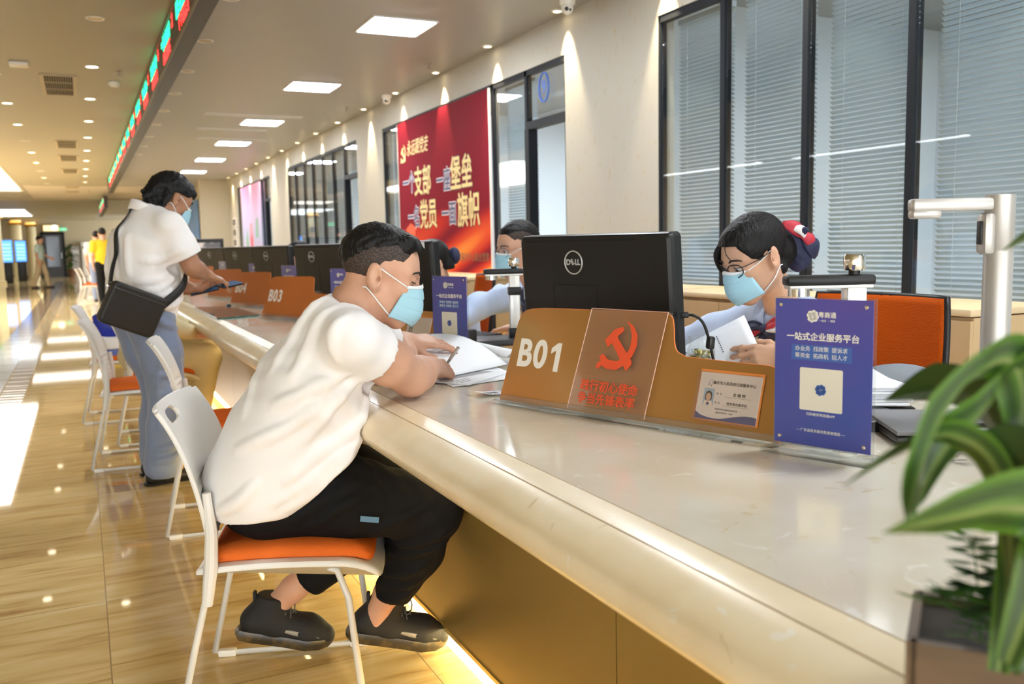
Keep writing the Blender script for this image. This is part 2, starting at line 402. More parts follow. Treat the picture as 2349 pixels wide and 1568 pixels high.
for i, y in enumerate((3.85, 1.18, -1.5)): lamp(y, ['ceiling panel above the writing man, out of view', 'ceiling panel above the near counter, out of view', 'ceiling panel behind the viewer'][i])
# wall washers
m_ring = mat('spot_ring', (.8, .78, .72), .35); m_bulb = emis('spot_bulb', (1, .82, .5), 10)
sp = [4.5 + 1.2 * k for k in range(-3, 15)]
ordn = ['first', 'second', 'third', 'fourth', 'fifth', 'sixth', 'seventh', 'eighth', 'ninth', 'tenth', 'eleventh', 'twelfth', 'thirteenth', 'fourteenth', 'fifteenth', 'sixteenth', 'seventeenth', 'eighteenth']
for i, y in enumerate(sp):
    vis = i - 3
    t = thing('wall_spotlight', 'recessed warm spotlight grazing the cream wall, %s from the big window' % ordn[vis] if vis >= 0 else 'recessed warm spotlight above the big window, %s from the pier' % ordn[2 - vis - 0 - 2], 'spotlight', (XW - .085, y, ZC), group='warm spotlights along the wall')
    mb = MB(); mb.lathe([(.028, -.001), (.028, -.010), (.040, -.010), (.044, -.001)], 16); mb.build('ring', m_ring, t)
    mb = MB(); mb.lathe([(.001, -.004), (.027, -.004), (.027, -.002), (.001, -.002)], 14); mb.build('bulb', m_bulb, t)
    l = bpy.data.lights.new('spot_beam', 'SPOT'); l.energy = SPOT_W; l.color = (1, .83, .52); l.spot_size = math.radians(50); l.spot_blend = .6; l.shadow_soft_size = .02
    o = bpy.data.objects.new('spot_beam', l); C.objects.link(o); o.location = (XW - .085, y, ZC - .02); o.rotation_euler = (0, math.radians(-7), 0)
# downlights in the hall ceiling
m_dl = emis('downlight_glow', (1, .88, .62), 5); m_dlo = mat('downlight_off', (.42, .31, .13), .3, .5)
def down(x, y, label, on=True, r=.06, group='round downlights in the hall ceiling'):
    t = thing('downlight', label, 'downlight', (x, y, ZC), group=group)
    mb = MB(); mb.lathe([(r * .8, 0), (r * .8, -.004), (r, -.008), (r * 1.08, -.001)], 16); mb.build('ring', m_ring, t)
    mb = MB(); mb.lathe([(.001, -.003), (r * .79, -.003), (r * .79, -.001), (.001, -.001)], 14); mb.build('lens', m_dl if on else m_dlo, t)
ys = [7.06, 8.87, 10.7, 12.5, 14.26, 16.07, 17.83, 19.6, 21.4, 23.2, 25.0]
for i, y in enumerate(ys): down(.2, y, 'round hall downlight in the row nearest the LED board, %s in view' % ordn[i], on=i > 0)
for i, y in enumerate((9.5, 11.26, 13.06, 14.8, 16.57, 18.4, 20.2, 22.0, 23.8)): down(-.61, y, 'round hall downlight in the row near the luminous ceiling, %s along' % ordn[i], on=i in (1, 2, 4, 5, 7))
for i, y in enumerate((4.95, 6.2, 7.5, 8.8, 10.06, 11.34, 12.57, 13.9, 15.2, 16.5)): down(.99, y, 'unlit brass downlight right of the LED board, %s along' % ordn[i], on=False, group='unlit downlights beside the LED board')
# air grilles
m_gr = mat('grille', (.50, .42, .28), .5); m_hole = mat('grille_dark', (.03, .022, .015), .8)
for i, (y, ly) in enumerate(((9.93, 1.1), (15.2, .95), (17.4, .95), (20.1, .95), (25.0, .7), (26.8, .7))):
    t = thing('air_grille', ['square slotted air grille, largest and nearest in the hall ceiling', 'second slotted air grille in the hall ceiling', 'third slotted air grille in the hall ceiling', 'fourth slotted air grille in the hall ceiling', 'fifth small air grille in the pale ceiling band', 'sixth small air grille in the pale ceiling band'][i], 'air vent', (-.08, y, ZC), group='air grilles in the hall ceiling')
    mb = MB(); mb.box((0, 0, -.001), (.26, ly, .003)); mb.build('backing', m_hole, t)
    mb = MB()
    for k in range(13): mb.box((-.12 + k * .02, 0, -.008), (.004, ly, .012))
    for q in (-.17, .17): mb.box((0, q * ly, -.008), (.25, .012, .012))
    for s in (-1, 1): mb.box((s * .14, 0, -.006), (.03, ly + .06, .012)); mb.box((0, s * (ly / 2 + .015), -.006), (.25, .03, .012))
    mb.build('louvres', m_gr, t)
for i, (x0, x1, y) in enumerate(((1.47, 2.6, 11.4), (1.54, 2.42, 12.78), (1.66, 2.62, 13.88))):
    t = thing('linear_vent', ['nearest long dark ceiling slot', 'middle long ceiling slot beyond the panel light', 'farthest faint ceiling slot'][i], 'air vent', ((x0 + x1) / 2, y, ZC))
    mb = MB(); mb.box((0, 0, -.002), (x1 - x0, .09, .004)); mb.build('slot', m_hole, t)
    mb = MB()
    for s in (-1, 1): mb.box((0, s * .055, -.006), (x1 - x0 + .04, .02, .012))
    mb.box((0, 0, -.004), (x1 - x0, .015, .006)); mb.build('blades', m_rim, t)
# cameras, detectors, sprinklers
def dome(x, y, label):
    t = thing('security_camera', label, 'camera', (x, y, ZC))
    mb = MB(); mb.lathe([(.055, 0), (.055, -.02), (.047, -.035), (.001, -.036)], 20); mb.build('base', m_white, t)
    mb = MB(); mb.ball((0, 0, -.055), .042, 10); mb.build('ball', m_white, t)
    mb = MB(); mb.ball((-.022, -.032, -.066), .014, 8); mb.ball((.002, -.036, -.070), .009, 8); mb.build('lens', mat('black_gloss', (.01, .01, .01), .1), t)
dome(3.08, 5.44, 'white dome camera at the ceiling edge above the open doorway'); dome(3.11, 9.5, 'small white dome camera above the red poster')
for i, (x, y) in enumerate(((2.944, 7.75), (2.93, 10.47), (.42, 9.0), (.30, 26.0))):
    t = thing('sprinkler', ['small ceiling sprinkler between the first panel light and the wall', 'small ceiling sprinkler farther along near the wall', 'small sprinkler in the hall ceiling near the LED board', 'far small sprinkler near the end of the LED board'][i], 'sprinkler', (x, y, ZC))
    mb = MB(); mb.lathe([(.028, 0), (.026, -.006), (.008, -.008), (.008, -.04), (.02, -.045), (.02, -.048), (.001, -.05)], 14); mb.build('head', mat('sprinkler_metal', (.4, .36, .3), .4, .6), t)
t = thing('smoke_detector', 'round white smoke detector beside the LED board', 'smoke detector', (.40, 9.6, ZC)); mb = MB(); mb.lathe([(.055, 0), (.055, -.02), (.035, -.045), (.001, -.047)], 20); mb.build('body', m_white, t)
t = thing('wifi_box', 'flat white box on the hall ceiling near the largest grille', 'ceiling box', (-.37, 8.9, ZC - .015)); mb = MB(); mb.box((0, 0, 0), (.15, .15, .03), bev=.01); mb.build('body', m_white, t)
# LED message board
m_led = mat('led_black', (.028, .026, .024), .45); m_g = emis('led_green', (.02, .85, .34), 1.15); m_r = emis('led_red', (1, .035, .03), 1.3)
def ledboard(y0, y1, z0, z1, x0, label, groups):
    t = thing('led_board', label, 'LED board', (x0, y0, z0))
    mb = MB(); mb.box((.05, (y1 - y0) / 2, (z1 - z0) / 2), (.10, y1 - y0, z1 - z0)); mb.build('housing', m_led, t, smooth=0)
    mb = MB()
    for z in (.012, z1 - z0 - .012): mb.box((-.004, (y1 - y0) / 2, z), (.014, y1 - y0, .022))
    mb.build('edge_trim', mat('led_trim', (.20, .17, .12), .4, .5), t, smooth=0)
    rnd = random.Random(3); A = MB(); B = MB(); Hh = z1 - z0
    def glyphs(mb, ya, n, zc, s):
        # dot-matrix characters: strokes of square dots
        for c in range(n):
            on = set()
            for _ in range(5):
                r = rnd.randrange(9)
                if rnd.random() < .5: on |= {(q, r) for q in range(9)}
                else: on |= {(r, q) for q in range(9)}
            for (q, r) in on:
                mb.box((-.003, ya + c * s * 1.12 + q * s / 9, zc + (r - 4) * s / 9), (.004, s / 11, s / 11))
    for g in groups:
        glyphs(A, g - y0, 6, Hh * .70, .105); glyphs(B, g - y0 + .0, 6, Hh * .33, .085)
        glyphs(B, g - y0 - .22, 1, Hh * .74, .085)
    A.build('green_characters', m_g, t, smooth=0); B.build('red_characters', m_r, t, smooth=0)
ledboard(2.0, 22.6, 2.50, 2.79, .66, 'long black LED message board with green and red characters under the ceiling', [5.6 + 1.16 * k for k in range(14)])
ledboard(27.0, 34.0, 2.38, 2.70, .66, 'second short LED message board farther down the hall', [27.5, 29.5, 31.5])
# ================================================================ the counter
m_stone = mat('counter_stone', (.92, .79, .56), .30, noise=(5, (.86, .71, .47), .42, .62), coat=.12)
m_stone_top = mat('counter_stone_top', (.80, .73, .60), .12, noise=(4, (.74, .65, .50), .42, .62), coat=.3)
def veins(m_):
    nt = m_.node_tree; b = nt.nodes['Principled BSDF']; N = nt.nodes.new; L = nt.links.new
    src = b.inputs['Base Color'].links[0].from_socket
    tc = N('ShaderNodeTexCoord'); n = N('ShaderNodeTexNoise'); n.inputs['Scale'].default_value = 11; n.inputs['Detail'].default_value = 4; n.inputs['Distortion'].default_value = 1.5
    L(tc.outputs['Object'], n.inputs['Vector'])
    for p0, p1, col in ((.655, .70, (.93, .90, .82, 1)), (.32, .27, (.62, .44, .18, 1))):
        r = N('ShaderNodeMapRange'); r.inputs['From Min'].default_value = p0; r.inputs['From Max'].default_value = p1; r.inputs['To Max'].default_value = .55
        L(n.outputs['Fac'], r.inputs['Value']); mx = N('ShaderNodeMix'); mx.data_type = 'RGBA'; mx.inputs['B'].default_value = col
        L(r.outputs[0], mx.inputs['Factor']); L(src, mx.inputs['A']); src = mx.outputs['Result']
    L(src, b.inputs['Base Color'])
veins(m_stone); veins(m_stone_top)
ct = thing('service_counter', 'long curved-edge cream stone service counter with gold-brown front panels', 'counter', (.6, -1.2, 0))
Y0, Y1 = -1.2, 21.0; ZT_ = .76
ctm = lambda x: x - .6
prof = [(.726, .76), (.70, .7595), (.672, .756), (.650, .749), (.628, .738), (.612, .724), (.604, .708), (.605, .692), (.615, .677), (.634, .666), (.655, .660), (.90, .660), (.90, .70), (.726, .70)]
mb = MB(); mb.sweep([(ctm(a), z) for a, z in prof], [((0, y - Y0, 0), (1, 0, 0)) for y in (Y0, Y1)]); mb.build('rounded_edge', m_stone, ct, smooth=50)
mb = MB(); mb.box((ctm(1.115), (Y1 - Y0) / 2, .7395), (.775, Y1 - Y0, .041)); mb.box((ctm(1.98), (1.70 - Y0) / 2, .7395), (.95, 1.70 - Y0, .041))
mb.build('worktop', m_stone_top, ct, smooth=0)
mb = MB()
for x in (.7275, .6735): mb.box((ctm(x), (Y1 - Y0) / 2, .7598 if x > .7 else .7565), (.0016, Y1 - Y0, .0016))
mb.build('seam', mat('seam_line', (.50, .38, .22), .5), ct, smooth=0)
m_panel = mat('gold_panel', (.34, .235, .075), .33, .55, bump=(60, .02, (1, 1, 12)))
y = 1.38 - 1.2 * 2
while y < Y1:
    y1 = min(y + 1.2, Y1)
    mb = MB(); mb.box((ctm(.885), (max(y, Y0) + y1) / 2 - Y0, .37), (.03, y1 - max(y, Y0) - .004, .58)); mb.build('front_panel', m_panel, ct, smooth=0); y = y1
mb = MB(); mb.box((ctm(.903), (Y1 - Y0) / 2, .37), (.006, Y1 - Y0, .57)); mb.build('joint_strip', mat('gold_joint', (.85, .65, .25), .3, .4), ct, smooth=0)
mb = MB(); mb.box((ctm(1.12), (Y1 - Y0) / 2, .04), (.30, Y1 - Y0, .08)); mb.build('plinth', mat('plinth_cream', (.8, .66, .36), .3), ct, smooth=0)
mb = MB(); mb.box((ctm(.872), (Y1 - Y0) / 2, .079), (.012, Y1 - Y0, .012)); mb.build('bottom_trim', mat('gold_trim', (.80, .60, .22), .25, .8), ct, smooth=0)
mb = MB(); mb.box((ctm(.955), (Y1 - Y0) / 2, .055), (.012, Y1 - Y0, .03)); mb.build('plinth_light_strip', emis('strip_glow', (1, .80, .40), STRIP_E), ct, smooth=0)
mb = MB(); mb.box((ctm(.668), (Y1 - Y0) / 2, .6575), (.020, Y1 - Y0, .004)); mb.build('edge_trim', mat('gold_trim', (.80, .60, .22), .25, .8), ct, smooth=0)
mb = MB(); mb.box((ctm(.80), (Y1 - Y0) / 2, .6575), (.014, Y1 - Y0, .004)); mb.build('edge_light_strip', emis('strip_glow2', (1, .80, .40), STRIP_E * .35), ct, smooth=0)
# wood cabinets along the glazed wall
m_wood = mat('birch', (.62, .46, .27), .45, noise=(3, (.54, .38, .20), .35, .65, (1, 1, .08)), bump=(40, .03, (1, 1, .05)))
m_woodtop = mat('birch_top', (.72, .57, .36), .4)
def cabinet(y0, y1, label):
    t = thing('side_cabinet', label, 'cabinet', (2.98, (y0 + y1) / 2, 0), group='birch cabinets along the glazed wall')
    L = y1 - y0
    mb = MB(); mb.box((0, 0, .44), (.44, L - .004, .88)); mb.build('body', m_wood, t, smooth=0)
    mb = MB(); mb.box((-.005, 0, .8975), (.47, L, .025), bev=.003); mb.build('top', m_woodtop, t)
    n = max(1, round(L / .45))
    for k in range(n):
        yy = -L / 2 + (k + .5) * L / n
        mb = MB(); mb.box((-.229, yy, .45), (.016, L / n - .004, .84)); d = mb.build('door', m_wood, t, smooth=0)
        mb = MB(); mb.tube([(-.245, yy + .16, .7), (-.26, yy + .16, .7), (-.26, yy + .16, .6), (-.245, yy + .16, .6)], .005, 6); mb.build('handle', mat('steel', (.6, .6, .6), .25, 1), d)
cabinet(2.06, 3.86, 'long birch cabinet under the blinds behind the woman'); cabinet(3.9, 5.6, 'birch cabinet below the cream pier, left of the woman')
cabinet(6.5, 8.3, 'birch cabinet below the red poster, doorway side'); cabinet(8.34, 10.1, 'birch cabinet below the far end of the red poster')
cabinet(12.0, 15.2, 'birch cabinet under the distant striped windows')
# ================================================================ counter stations: name boards, blue notices, monitors
m_cop = mat('copper_acrylic', (.56, .29, .085), .33, .65, coat=.2)
m_copd = mat('copper_board', (.55, .165, .035), .55, .05, spec=.15)
m_edge = mat('orange_edge', (.75, .22, .06), .3)
m_ink_w = mat('white_ink', (.88, .85, .78), .5); m_red = mat('red_ink', (.86, .10, .03), .5); m_inkk = mat('black_ink', (.04, .04, .045), .6)
m_clear = glass_mat('clear_acrylic', (.93, .94, .93), 1.49, body=.04, bodycol=(.9, .9, .88))
m_clear2 = glass_mat('clear_sleeve', (.97, .93, .90), 1.49, body=.05, bodycol=(.9, .8, .75))
m_note = mat('notice_blue', (.045, .085, .40), .28, noise=(2.2, (.11, .075, .36), .40, .62), coat=.4)
m_note2 = mat('notice_panel', (.06, .14, .47), .4); m_paper = mat('paper', (.86, .87, .90), .6); m_creamc = mat('cream_card', (.84, .80, .70), .55)
m_cardo = mat('card_orange', (.80, .28, .06), .5); m_navy = mat('navy_print', (.06, .08, .30), .5); m_sky = mat('portrait_blue', (.38, .58, .82), .6)
m_black = mat('black_plastic', (.011, .0105, .0105), .42, spec=.35); m_black2 = mat('black_satin', (.02, .019, .019), .35); m_grey = mat('badge_grey', (.55, .56, .55), .35, .4)
m_steel = mat('steel', (.6, .6, .6), .25, 1); m_chrome = mat('chrome', (.85, .82, .76), .12, 1)
SD = Vector((.323, -.9464, 0)); SB = Vector((.9464, .323, 0))
ta = math.radians(17); SU = SB * math.sin(ta) + Vector((0, 0, math.cos(ta)))
YAW = math.atan2(SD.y, SD.x)
def bez(p, n=6): return [tuple(x) for x in [(q.x, q.y) for q in spline([(a, b, 0) for a, b in p], n)]]
OUTL = [(0, .004), (.012, .143), (.0135, .195)] + bez([(.0144, .207), (.024, .232), (.044, .2445), (.097, .250)], 4) + [(.257, .252), (.455, .254)] + \
    bez([(.470, .253), (.490, .245), (.500, .220), (.508, .188), (.520, .168), (.545, .158)], 4) + [(.60, .1564), (.740, .1546)] + bez([(.7514, .1544), (.775, .145), (.790, .125), (.7953, .105)], 4) + [(.7926, .004)]
CLOVER = [(0, 0)]
def clover(name, r, m_, parent, M, z=.001):
    mb = MB()
    for k in range(4):
        a = PI / 4 + k * PI / 2 + .25
        for sgn in (-.32, .32):
            c = (math.cos(a + sgn) * r * .62, math.sin(a + sgn) * r * .62)
            mb.prism(arc(c, r * .34, 0, 2 * PI, 14)[:-1], 0, z, M)
        mb.prism([(0, 0), (math.cos(a - .55) * r * .7, math.sin(a - .55) * r * .7), (math.cos(a + .55) * r * .7, math.sin(a + .55) * r * .7)], 0, z, M)
    return mb.build(name, m_, parent, smooth=0)
def plane_rect(name, x0, y0, x1, y1, z, m_, parent, M, r=0, d=.0008):
    mb = MB(); P = [(x0, y0), (x1, y0), (x1, y1), (x0, y1)] if not r else [((x0 + x1) / 2 + a, (y0 + y1) / 2 + b) for a, b in rrect(x1 - x0, y1 - y0, r)]
    mb.prism(P, z, z + d, M); return mb.build(name, m_, parent, smooth=0)
def T2(M, x, y, z=.0012): return M @ Matrix.Translation((x, y, z))
EM_S = [(.3752, .2296), (.3983, .2171), (.4139, .1967), (.4172, .1713), (.4091, .147), (.3914, .1254), (.3694, .1113), (.3415, .1118), (.3243, .1189), (.3151, .1094), (.3078, .1144), (.3132, .1262), (.3211, .1288), (.3139, .1395), (.3241, .1467), (.3411, .1341), (.3671, .1318), (.3874, .1434), (.3995, .1664), (.3993, .1921), (.3901, .2137)]
EM_H = [(.3228, .1797), (.3479, .2076), (.3683, .2132), (.3746, .2054), (.3585, .1914), (.3597, .1859), (.4097, .1361), (.4115, .1279), (.3989, .1114), (.3448, .1737), (.3344, .1636)]
def emblem(m_, parent, M, z, name='emblem', d=.001):
    mb = MB(); mb.prism(EM_S, z, z + d, M); mb.prism(EM_H, z + .0002, z + d + .0004, M); return mb.build(name, m_, parent, smooth=0)
def id_card(t, M, full):
    mb = MB(); mb.prism([(.5935, .0275), (.7445, .0275), (.7445, .136), (.5935, .136)], .0045, .0053, M); mb.build('card_backing', m_cardo, t, smooth=0)
    c = plane_rect('id_card', .5955, .030, .7405, .1296, .0056, m_paper, t, M)
    mb = MB(); mb.prism([(.588, .024), (.7405, .024), (.7405, .1315), (.588, .1315)], .0075, .0085, M); mb.build('card_pocket', m_clear2, t, smooth=0)
    z = .0066
    wave = [(.5955, .030), (.7405, .030)] + [(.7405 - .145 * k / 12, .030 + .010 + .0065 * math.sin(k / 12 * 5.6 + .9) + (.004 if k == 12 else 0)) for k in range(13)]
    mb = MB(); mb.prism(wave, z, z + .0003, M); mb.build('card_wave', m_navy, c, smooth=0)
    p = plane_rect('portrait', .6095, .0585, .6345, .0955, z, m_sky, c, M, d=.0003)
    mb = MB(); E = lambda cx, cy, rx, ry, n=16: [(cx + rx * math.cos(2 * PI * k / n), cy + ry * math.sin(2 * PI * k / n)) for k in range(n)]
    mb.cur = 0; mb.prism(E(.622, .0795, .0082, .0112), z + .0004, z + .0005, M); mb.prism([(.6140, .071), (.630, .071), (.630, .08), (.614, .08)], z + .0004, z + .0005, M)
    mb.cur = 2; mb.prism([(.6105, .0585), (.634, .0585), (.631, .069), (.6135, .069)], z + .00045, z + .00055, M)
    mb.cur = 1; mb.prism(E(.622, .0775, .006, .0082), z + .0006, z + .0007, M)
    mb.cur = 3; mb.prism([(.618, .0605), (.626, .0605), (.624, .0665), (.620, .0665)], z + .0007, z + .0008, M)
    mb.build('portrait_print', [m_inkk, mat('print_skin', (.72, .50, .38), .6), m_ink_w, m_navy], c, smooth=0)
    if not full: return
    z = .0067
    text('card_title', '肇庆市人民政府行政服务中心', .0078, m_inkk, c, T2(M, .6785, .1085, z), bold=.00018, depth=.0001)
    text('card_text', '姓  名', .0052, m_inkk, c, T2(M, .6465, .086, z), depth=.0001); text('card_text', '龙 映 桦', .0085, m_inkk, c, T2(M, .6935, .0862, z), bold=.00015, depth=.0001)
    text('card_text', '岗  位', .0052, m_inkk, c, T2(M, .6445, .067, z), depth=.0001); text('card_text', '政务综合服务站', .0068, m_inkk, c, T2(M, .691, .0672, z), bold=.00012, depth=.0001)
    text('card_text', '为您提供规范服务是我的职责', .0042, m_inkk, c, T2(M, .668, .0535, z), depth=.0001); text('card_text', '服务监督电话：12345', .0042, m_inkk, c, T2(M, .665, .0465, z), depth=.0001)
    mb = MB(); mb.prism([(.660, .0805), (.722, .0805), (.722, .0809), (.660, .0809)], z, z + .0002, M); mb.prism([(.658, .0617), (.720, .0617), (.720, .0621), (.658, .0621)], z, z + .0002, M); mb.build('card_lines', m_inkk, c, smooth=0)
    mb = MB(); mb.tube([M @ Vector(p) for p in ((.6165, .1025, z), (.6215, .114, z), (.6265, .1145, z), (.6245, .100, z), (.622, .105, z), (.6165, .1025, z))], .0004, 4); mb.build('card_logo', m_navy, c)
def board(x, y, label, num=None, full=False, card=False, far=False):
    t = thing('counter_sign', label, 'sign', (x, y, .76), group='copper window signs along the counter'); M = frame((0, 0, .004), SD, SU)
    mb = MB(); mb.prism(OUTL, -.002, .002, M); mb.build('panel', m_copd if far else m_cop, t, smooth=0)
    if not far:
        pts = [M @ Vector((a, b, 0)) for a, b in OUTL]; mb = MB(); mb.tube(pts, .0021, 5); mb.build('edge', m_edge, t)
    mb = MB(); mb.box((.397, 0, .006), (.80, .05, .009), bev=.001); mb.box((.397, -.014, .016), (.80, .008, .02), bev=.001); mb.box((.397, .02, .016), (.80, .008, .02), bev=.001)
    b = mb.build('base', m_clear, t); b.rotation_euler = (0, 0, YAW); b.location = (0, 0, 0)
    for k, c in enumerate(num or ''):
        Mk = T2(M, .060 + .054 * k, .128, .0028)
        if c == '1':
            mb = MB(); mb.prism([(-.002, -.036), (.013, -.036), (.013, .036), (.001, .036), (-.018, .022), (-.018, .008), (-.002, .017)], -.0006, .0006, Mk); mb.build('number', m_ink_w, t, smooth=0)
        else: text('number', c, .098, m_ink_w, t, Mk, bold=.0030, sx=.92, depth=.0006)
    if full:
        mb = MB(); mb.prism([(.2424, .008), (.4710, .008), (.4864, .2535), (.2635, .2545)], .011, .0125, M); mb.prism([(.2635, .1875), (.4840, .1885), (.4864, .2535), (.2635, .2545)], -.006, -.0045, M)
        mb.prism([(.2635, .2525), (.4864, .2515), (.4864, .2545), (.2635, .2555)], -.006, .0125, M); mb.build('clear_sleeve', m_clear2, t, smooth=0)
        mb = MB(); mb.tube([M @ Vector(p) for p in ((.4710, .008, .0118), (.4864, .2535, .0118), (.2635, .2545, .0118), (.2424, .008, .0118))], .0012, 5); mb.build('sleeve_edge', mat('sleeve_edge', (.85, .55, .42), .25), t)
        e = emblem(m_red, t, M, .0128)
        text('slogan', '践行初心使命', .0285, m_red, t, T2(M, .357, .067, .0129), bold=.00045, depth=.0005); text('slogan', '争当先锋表率', .0285, m_red, t, T2(M, .354, .037, .0129), bold=.00045, depth=.0005)
    if card: id_card(t, M, full)
    return t
def notice(x, y, label, full=False, pale=False):
    t = thing('notice_stand', label, 'notice', (x, y, .76), YAW, group='blue notice stands along the counter')
    M = frame((0, 0, 0), (1, 0, 0), (0, 0, 1)); W, H, B = .19, .278, .018
    mb = MB(); mb.prism([(0, B), (W, B), (W, B + H), (0, B + H)], -.0012, .0004, M); mb.build('sheet', m_note if not pale else mat('notice_pale', (.34, .34, .50), .4), t, smooth=0)
    mb = MB(); mb.prism([(-.004, .008), (W + .004, .008), (W + .004, B + H + .003), (-.004, B + H + .003)], -.006, -.0035, M); mb.box((W / 2, 0, .006), (W + .02, .07, .010), bev=.001); mb.build('acrylic_holder', m_clear, t)
    mb = MB()
    for a, b in ((.012, B + H - .012), (W - .012, B + H - .012), (W - .012, B + .012), (.012, B + .012)): mb.lathe([(.0035, 0), (.0035, .002), (.001, .0028)], 10, T2(M, a, b, .0005))
    mb.build('stud', m_chrome, t)
    z = .0005; c = lambda v: B + v * H
    clover('logo', .0125, m_ink_w, t, T2(M, .076, c(.885), z))
    if pale: return t
    text('logo_text', '粤商通', .0115, m_ink_w, t, T2(M, .104, c(.893), z + .0003), bold=.0002, depth=.0002)
    text('headline', '一站式企业服务平台', .0158, m_ink_w, t, T2(M, W / 2, c(.742), z + .0003), bold=.0004, depth=.0002)
    plane_rect('text_panel', .034, c(.585), .152, c(.69), z, m_note2, t, M, d=.0003)
    for k, s in enumerate(('办业务  找政策  提诉求', '筹资金  拓商机  招人才')): text('services', s, .0102, m_ink_w, t, T2(M, .093, c(.662 - .047 * k), z + .0006), depth=.0002)
    plane_rect('white_square', .052, c(.245), .136, c(.535), z, m_creamc, t, M, r=.003, d=.0004); clover('square_logo', .0115, m_note2, t, T2(M, .094, c(.39), z + .0005))
    text('caption', '扫码使用粤商通APP', .0065, m_ink_w, t, T2(M, .094, c(.218), z + .0003), depth=.0002)
    text('caption', '— 广东省政务服务数据管理局 —', .0066, m_ink_w, t, T2(M, .094, c(.105), z + .0003), depth=.0002)
    if full: text('logo_text', '一站式 · 一键通', .0045, m_ink_w, t, T2(M, .104, c(.856), z + .0003), depth=.0002)
    return t
def monitor(x, y, label, yaw=YAW, tape=False):
    t = thing('computer_monitor', label, 'monitor', (x, y, .76), yaw, group='black monitors facing the staff')
    tl = math.radians(4); W = .525; M = frame((0, 0, .10), (1, 0, 0), (0, -math.sin(tl), math.cos(tl)))
    mb = MB(); P = [(W / 2 + a, .165 + b) for a, b in rrect(W, .33, .014)]
    mb.prism(P, -.045, -.016, M)
    back = lambda s, zz: [(W / 2 + a * s, .165 + b * s) for a, b in rrect(W, .33, .014)]
    rings = [(1.0, -.016), (.985, -.006), (.955, 0)]; n = len(P); vs = []
    for s_, zz in rings: vs += [M @ Vector((a, b, zz)) for a, b in back(s_, zz)]
    fs = [(i * n + k, i * n + (k + 1) % n, (i + 1) * n + (k + 1) % n, (i + 1) * n + k) for i in range(2) for k in range(n)] + [list(range(2 * n, 3 * n))]
    mb.add(vs, fs); mb.build('housing', m_black, t, smooth=25)
    plane_rect('screen', .012, .016, W - .012, .318, -.0462, emis('screen_glow', (.55, .68, .9), .5), t, M)
    mb = MB(); mb.prism([(.03, .312), (.42, .312), (.42, .318), (.03, .318)], -.001, .0005, M); mb.build('vent_slot', m_black2 if 0 else mat('deep_black', (.004, .004, .004), .8), t, smooth=0)
    mb = MB(); mb.tube([M @ Vector((.205 + .031 * math.cos(2 * PI * k / 40), .256 + .031 * math.sin(2 * PI * k / 40), .0006)) for k in range(40)], .0023, 6, closed=True); b = mb.build('badge_ring', m_grey, t)
    M2 = T2(M, .205, .256, .0008)
    text('badge_letters', 'D', .021, m_grey, b, T2(M2, -.0185, 0, 0), bold=.0011, depth=.0005); text('badge_letters', 'LL', .021, m_grey, b, T2(M2, .0145, 0, 0), bold=.0011, depth=.0005, sx=.85)
    text('badge_letters', 'E', .021, m_grey, b, frame(M2 @ Vector((-.0035, .0005, 0)), M.to_3x3() @ Vector((.85, .5, 0)), M.to_3x3() @ Vector((-.5, .85, 0))), bold=.0011, depth=.0005, sx=.85)
    mb = MB(); mb.tube([M @ Vector(p) for p in ((.125, .02, .0004), (.125, .19, .0004), (.13, .195, .0004), (.275, .195, .0004), (.28, .19, .0004), (.28, .02, .0004))], .0009, 4); mb.build('cover_groove', mat('deep_black', (.004, .004, .004), .8), t)
    mb = MB(); mb.box((W / 2, .01, .075), (.10, .03, .15), bev=.008); mb.box((W / 2, .03, .006), (.25, .19, .012), bev=.006); mb.build('stand', m_black2, t)
    if tape: plane_rect('paper_tab', .455, .298, .485, .326, .001, m_paper, t, M)
    return t
board(.958, 2.075, 'copper window sign numbered B01 with a hammer and sickle sleeve and name card', 'B01', True, True)
board(.934, 3.90, 'copper window sign partly hidden by the writing man, its name card showing', 'B02', False, True)
board(.958, 5.482, 'orange-brown window sign numbered B03', 'B03', far=True); board(.965, 6.80, 'orange-brown window sign numbered B04', 'B04', far=True)
board(.953, 8.02, 'orange-brown window sign behind the phone in the standing man\'s hand', far=True); board(.955, 9.75, 'farthest orange-brown window sign, mostly hidden by the standing man\'s arm', far=True)
notice(1.195, 1.315, 'blue notice stand with white square beside the B01 sign, largest of the blue notices', True)
notice(1.165, 3.10, 'blue notice stand with white square in front of the officer in glasses', True)
notice(1.195, 4.72, 'blue notice stand half hidden behind the writing man\'s head'); notice(1.20, 6.04, 'blue notice stand just behind the B03 sign'); notice(1.19, 7.26, 'purple-blue notice stand just behind the B04 sign')
notice(1.19, 8.95, 'pale faded notice stand in front of the third monitor from the far end', pale=True); notice(1.19, 10.4, 'farthest small blue notice stand')
monitor(1.154, 2.309, 'large black monitor with oval badge behind the B01 sign, seen from its back')
monitor(1.212, 4.13, 'black monitor behind the writing man\'s face with a paper tab on its top corner', tape=True)
monitor(1.224, 5.67, 'black monitor behind the B03 sign with round badge'); monitor(1.197, 7.02, 'black monitor behind the B04 sign'); monitor(1.155, 8.23, 'black monitor second past the B04 sign')
monitor(1.16, 9.97, 'black monitor second from the far end of the counter'); monitor(1.16, 11.3, 'farthest black monitor, mostly hidden by the standing man')
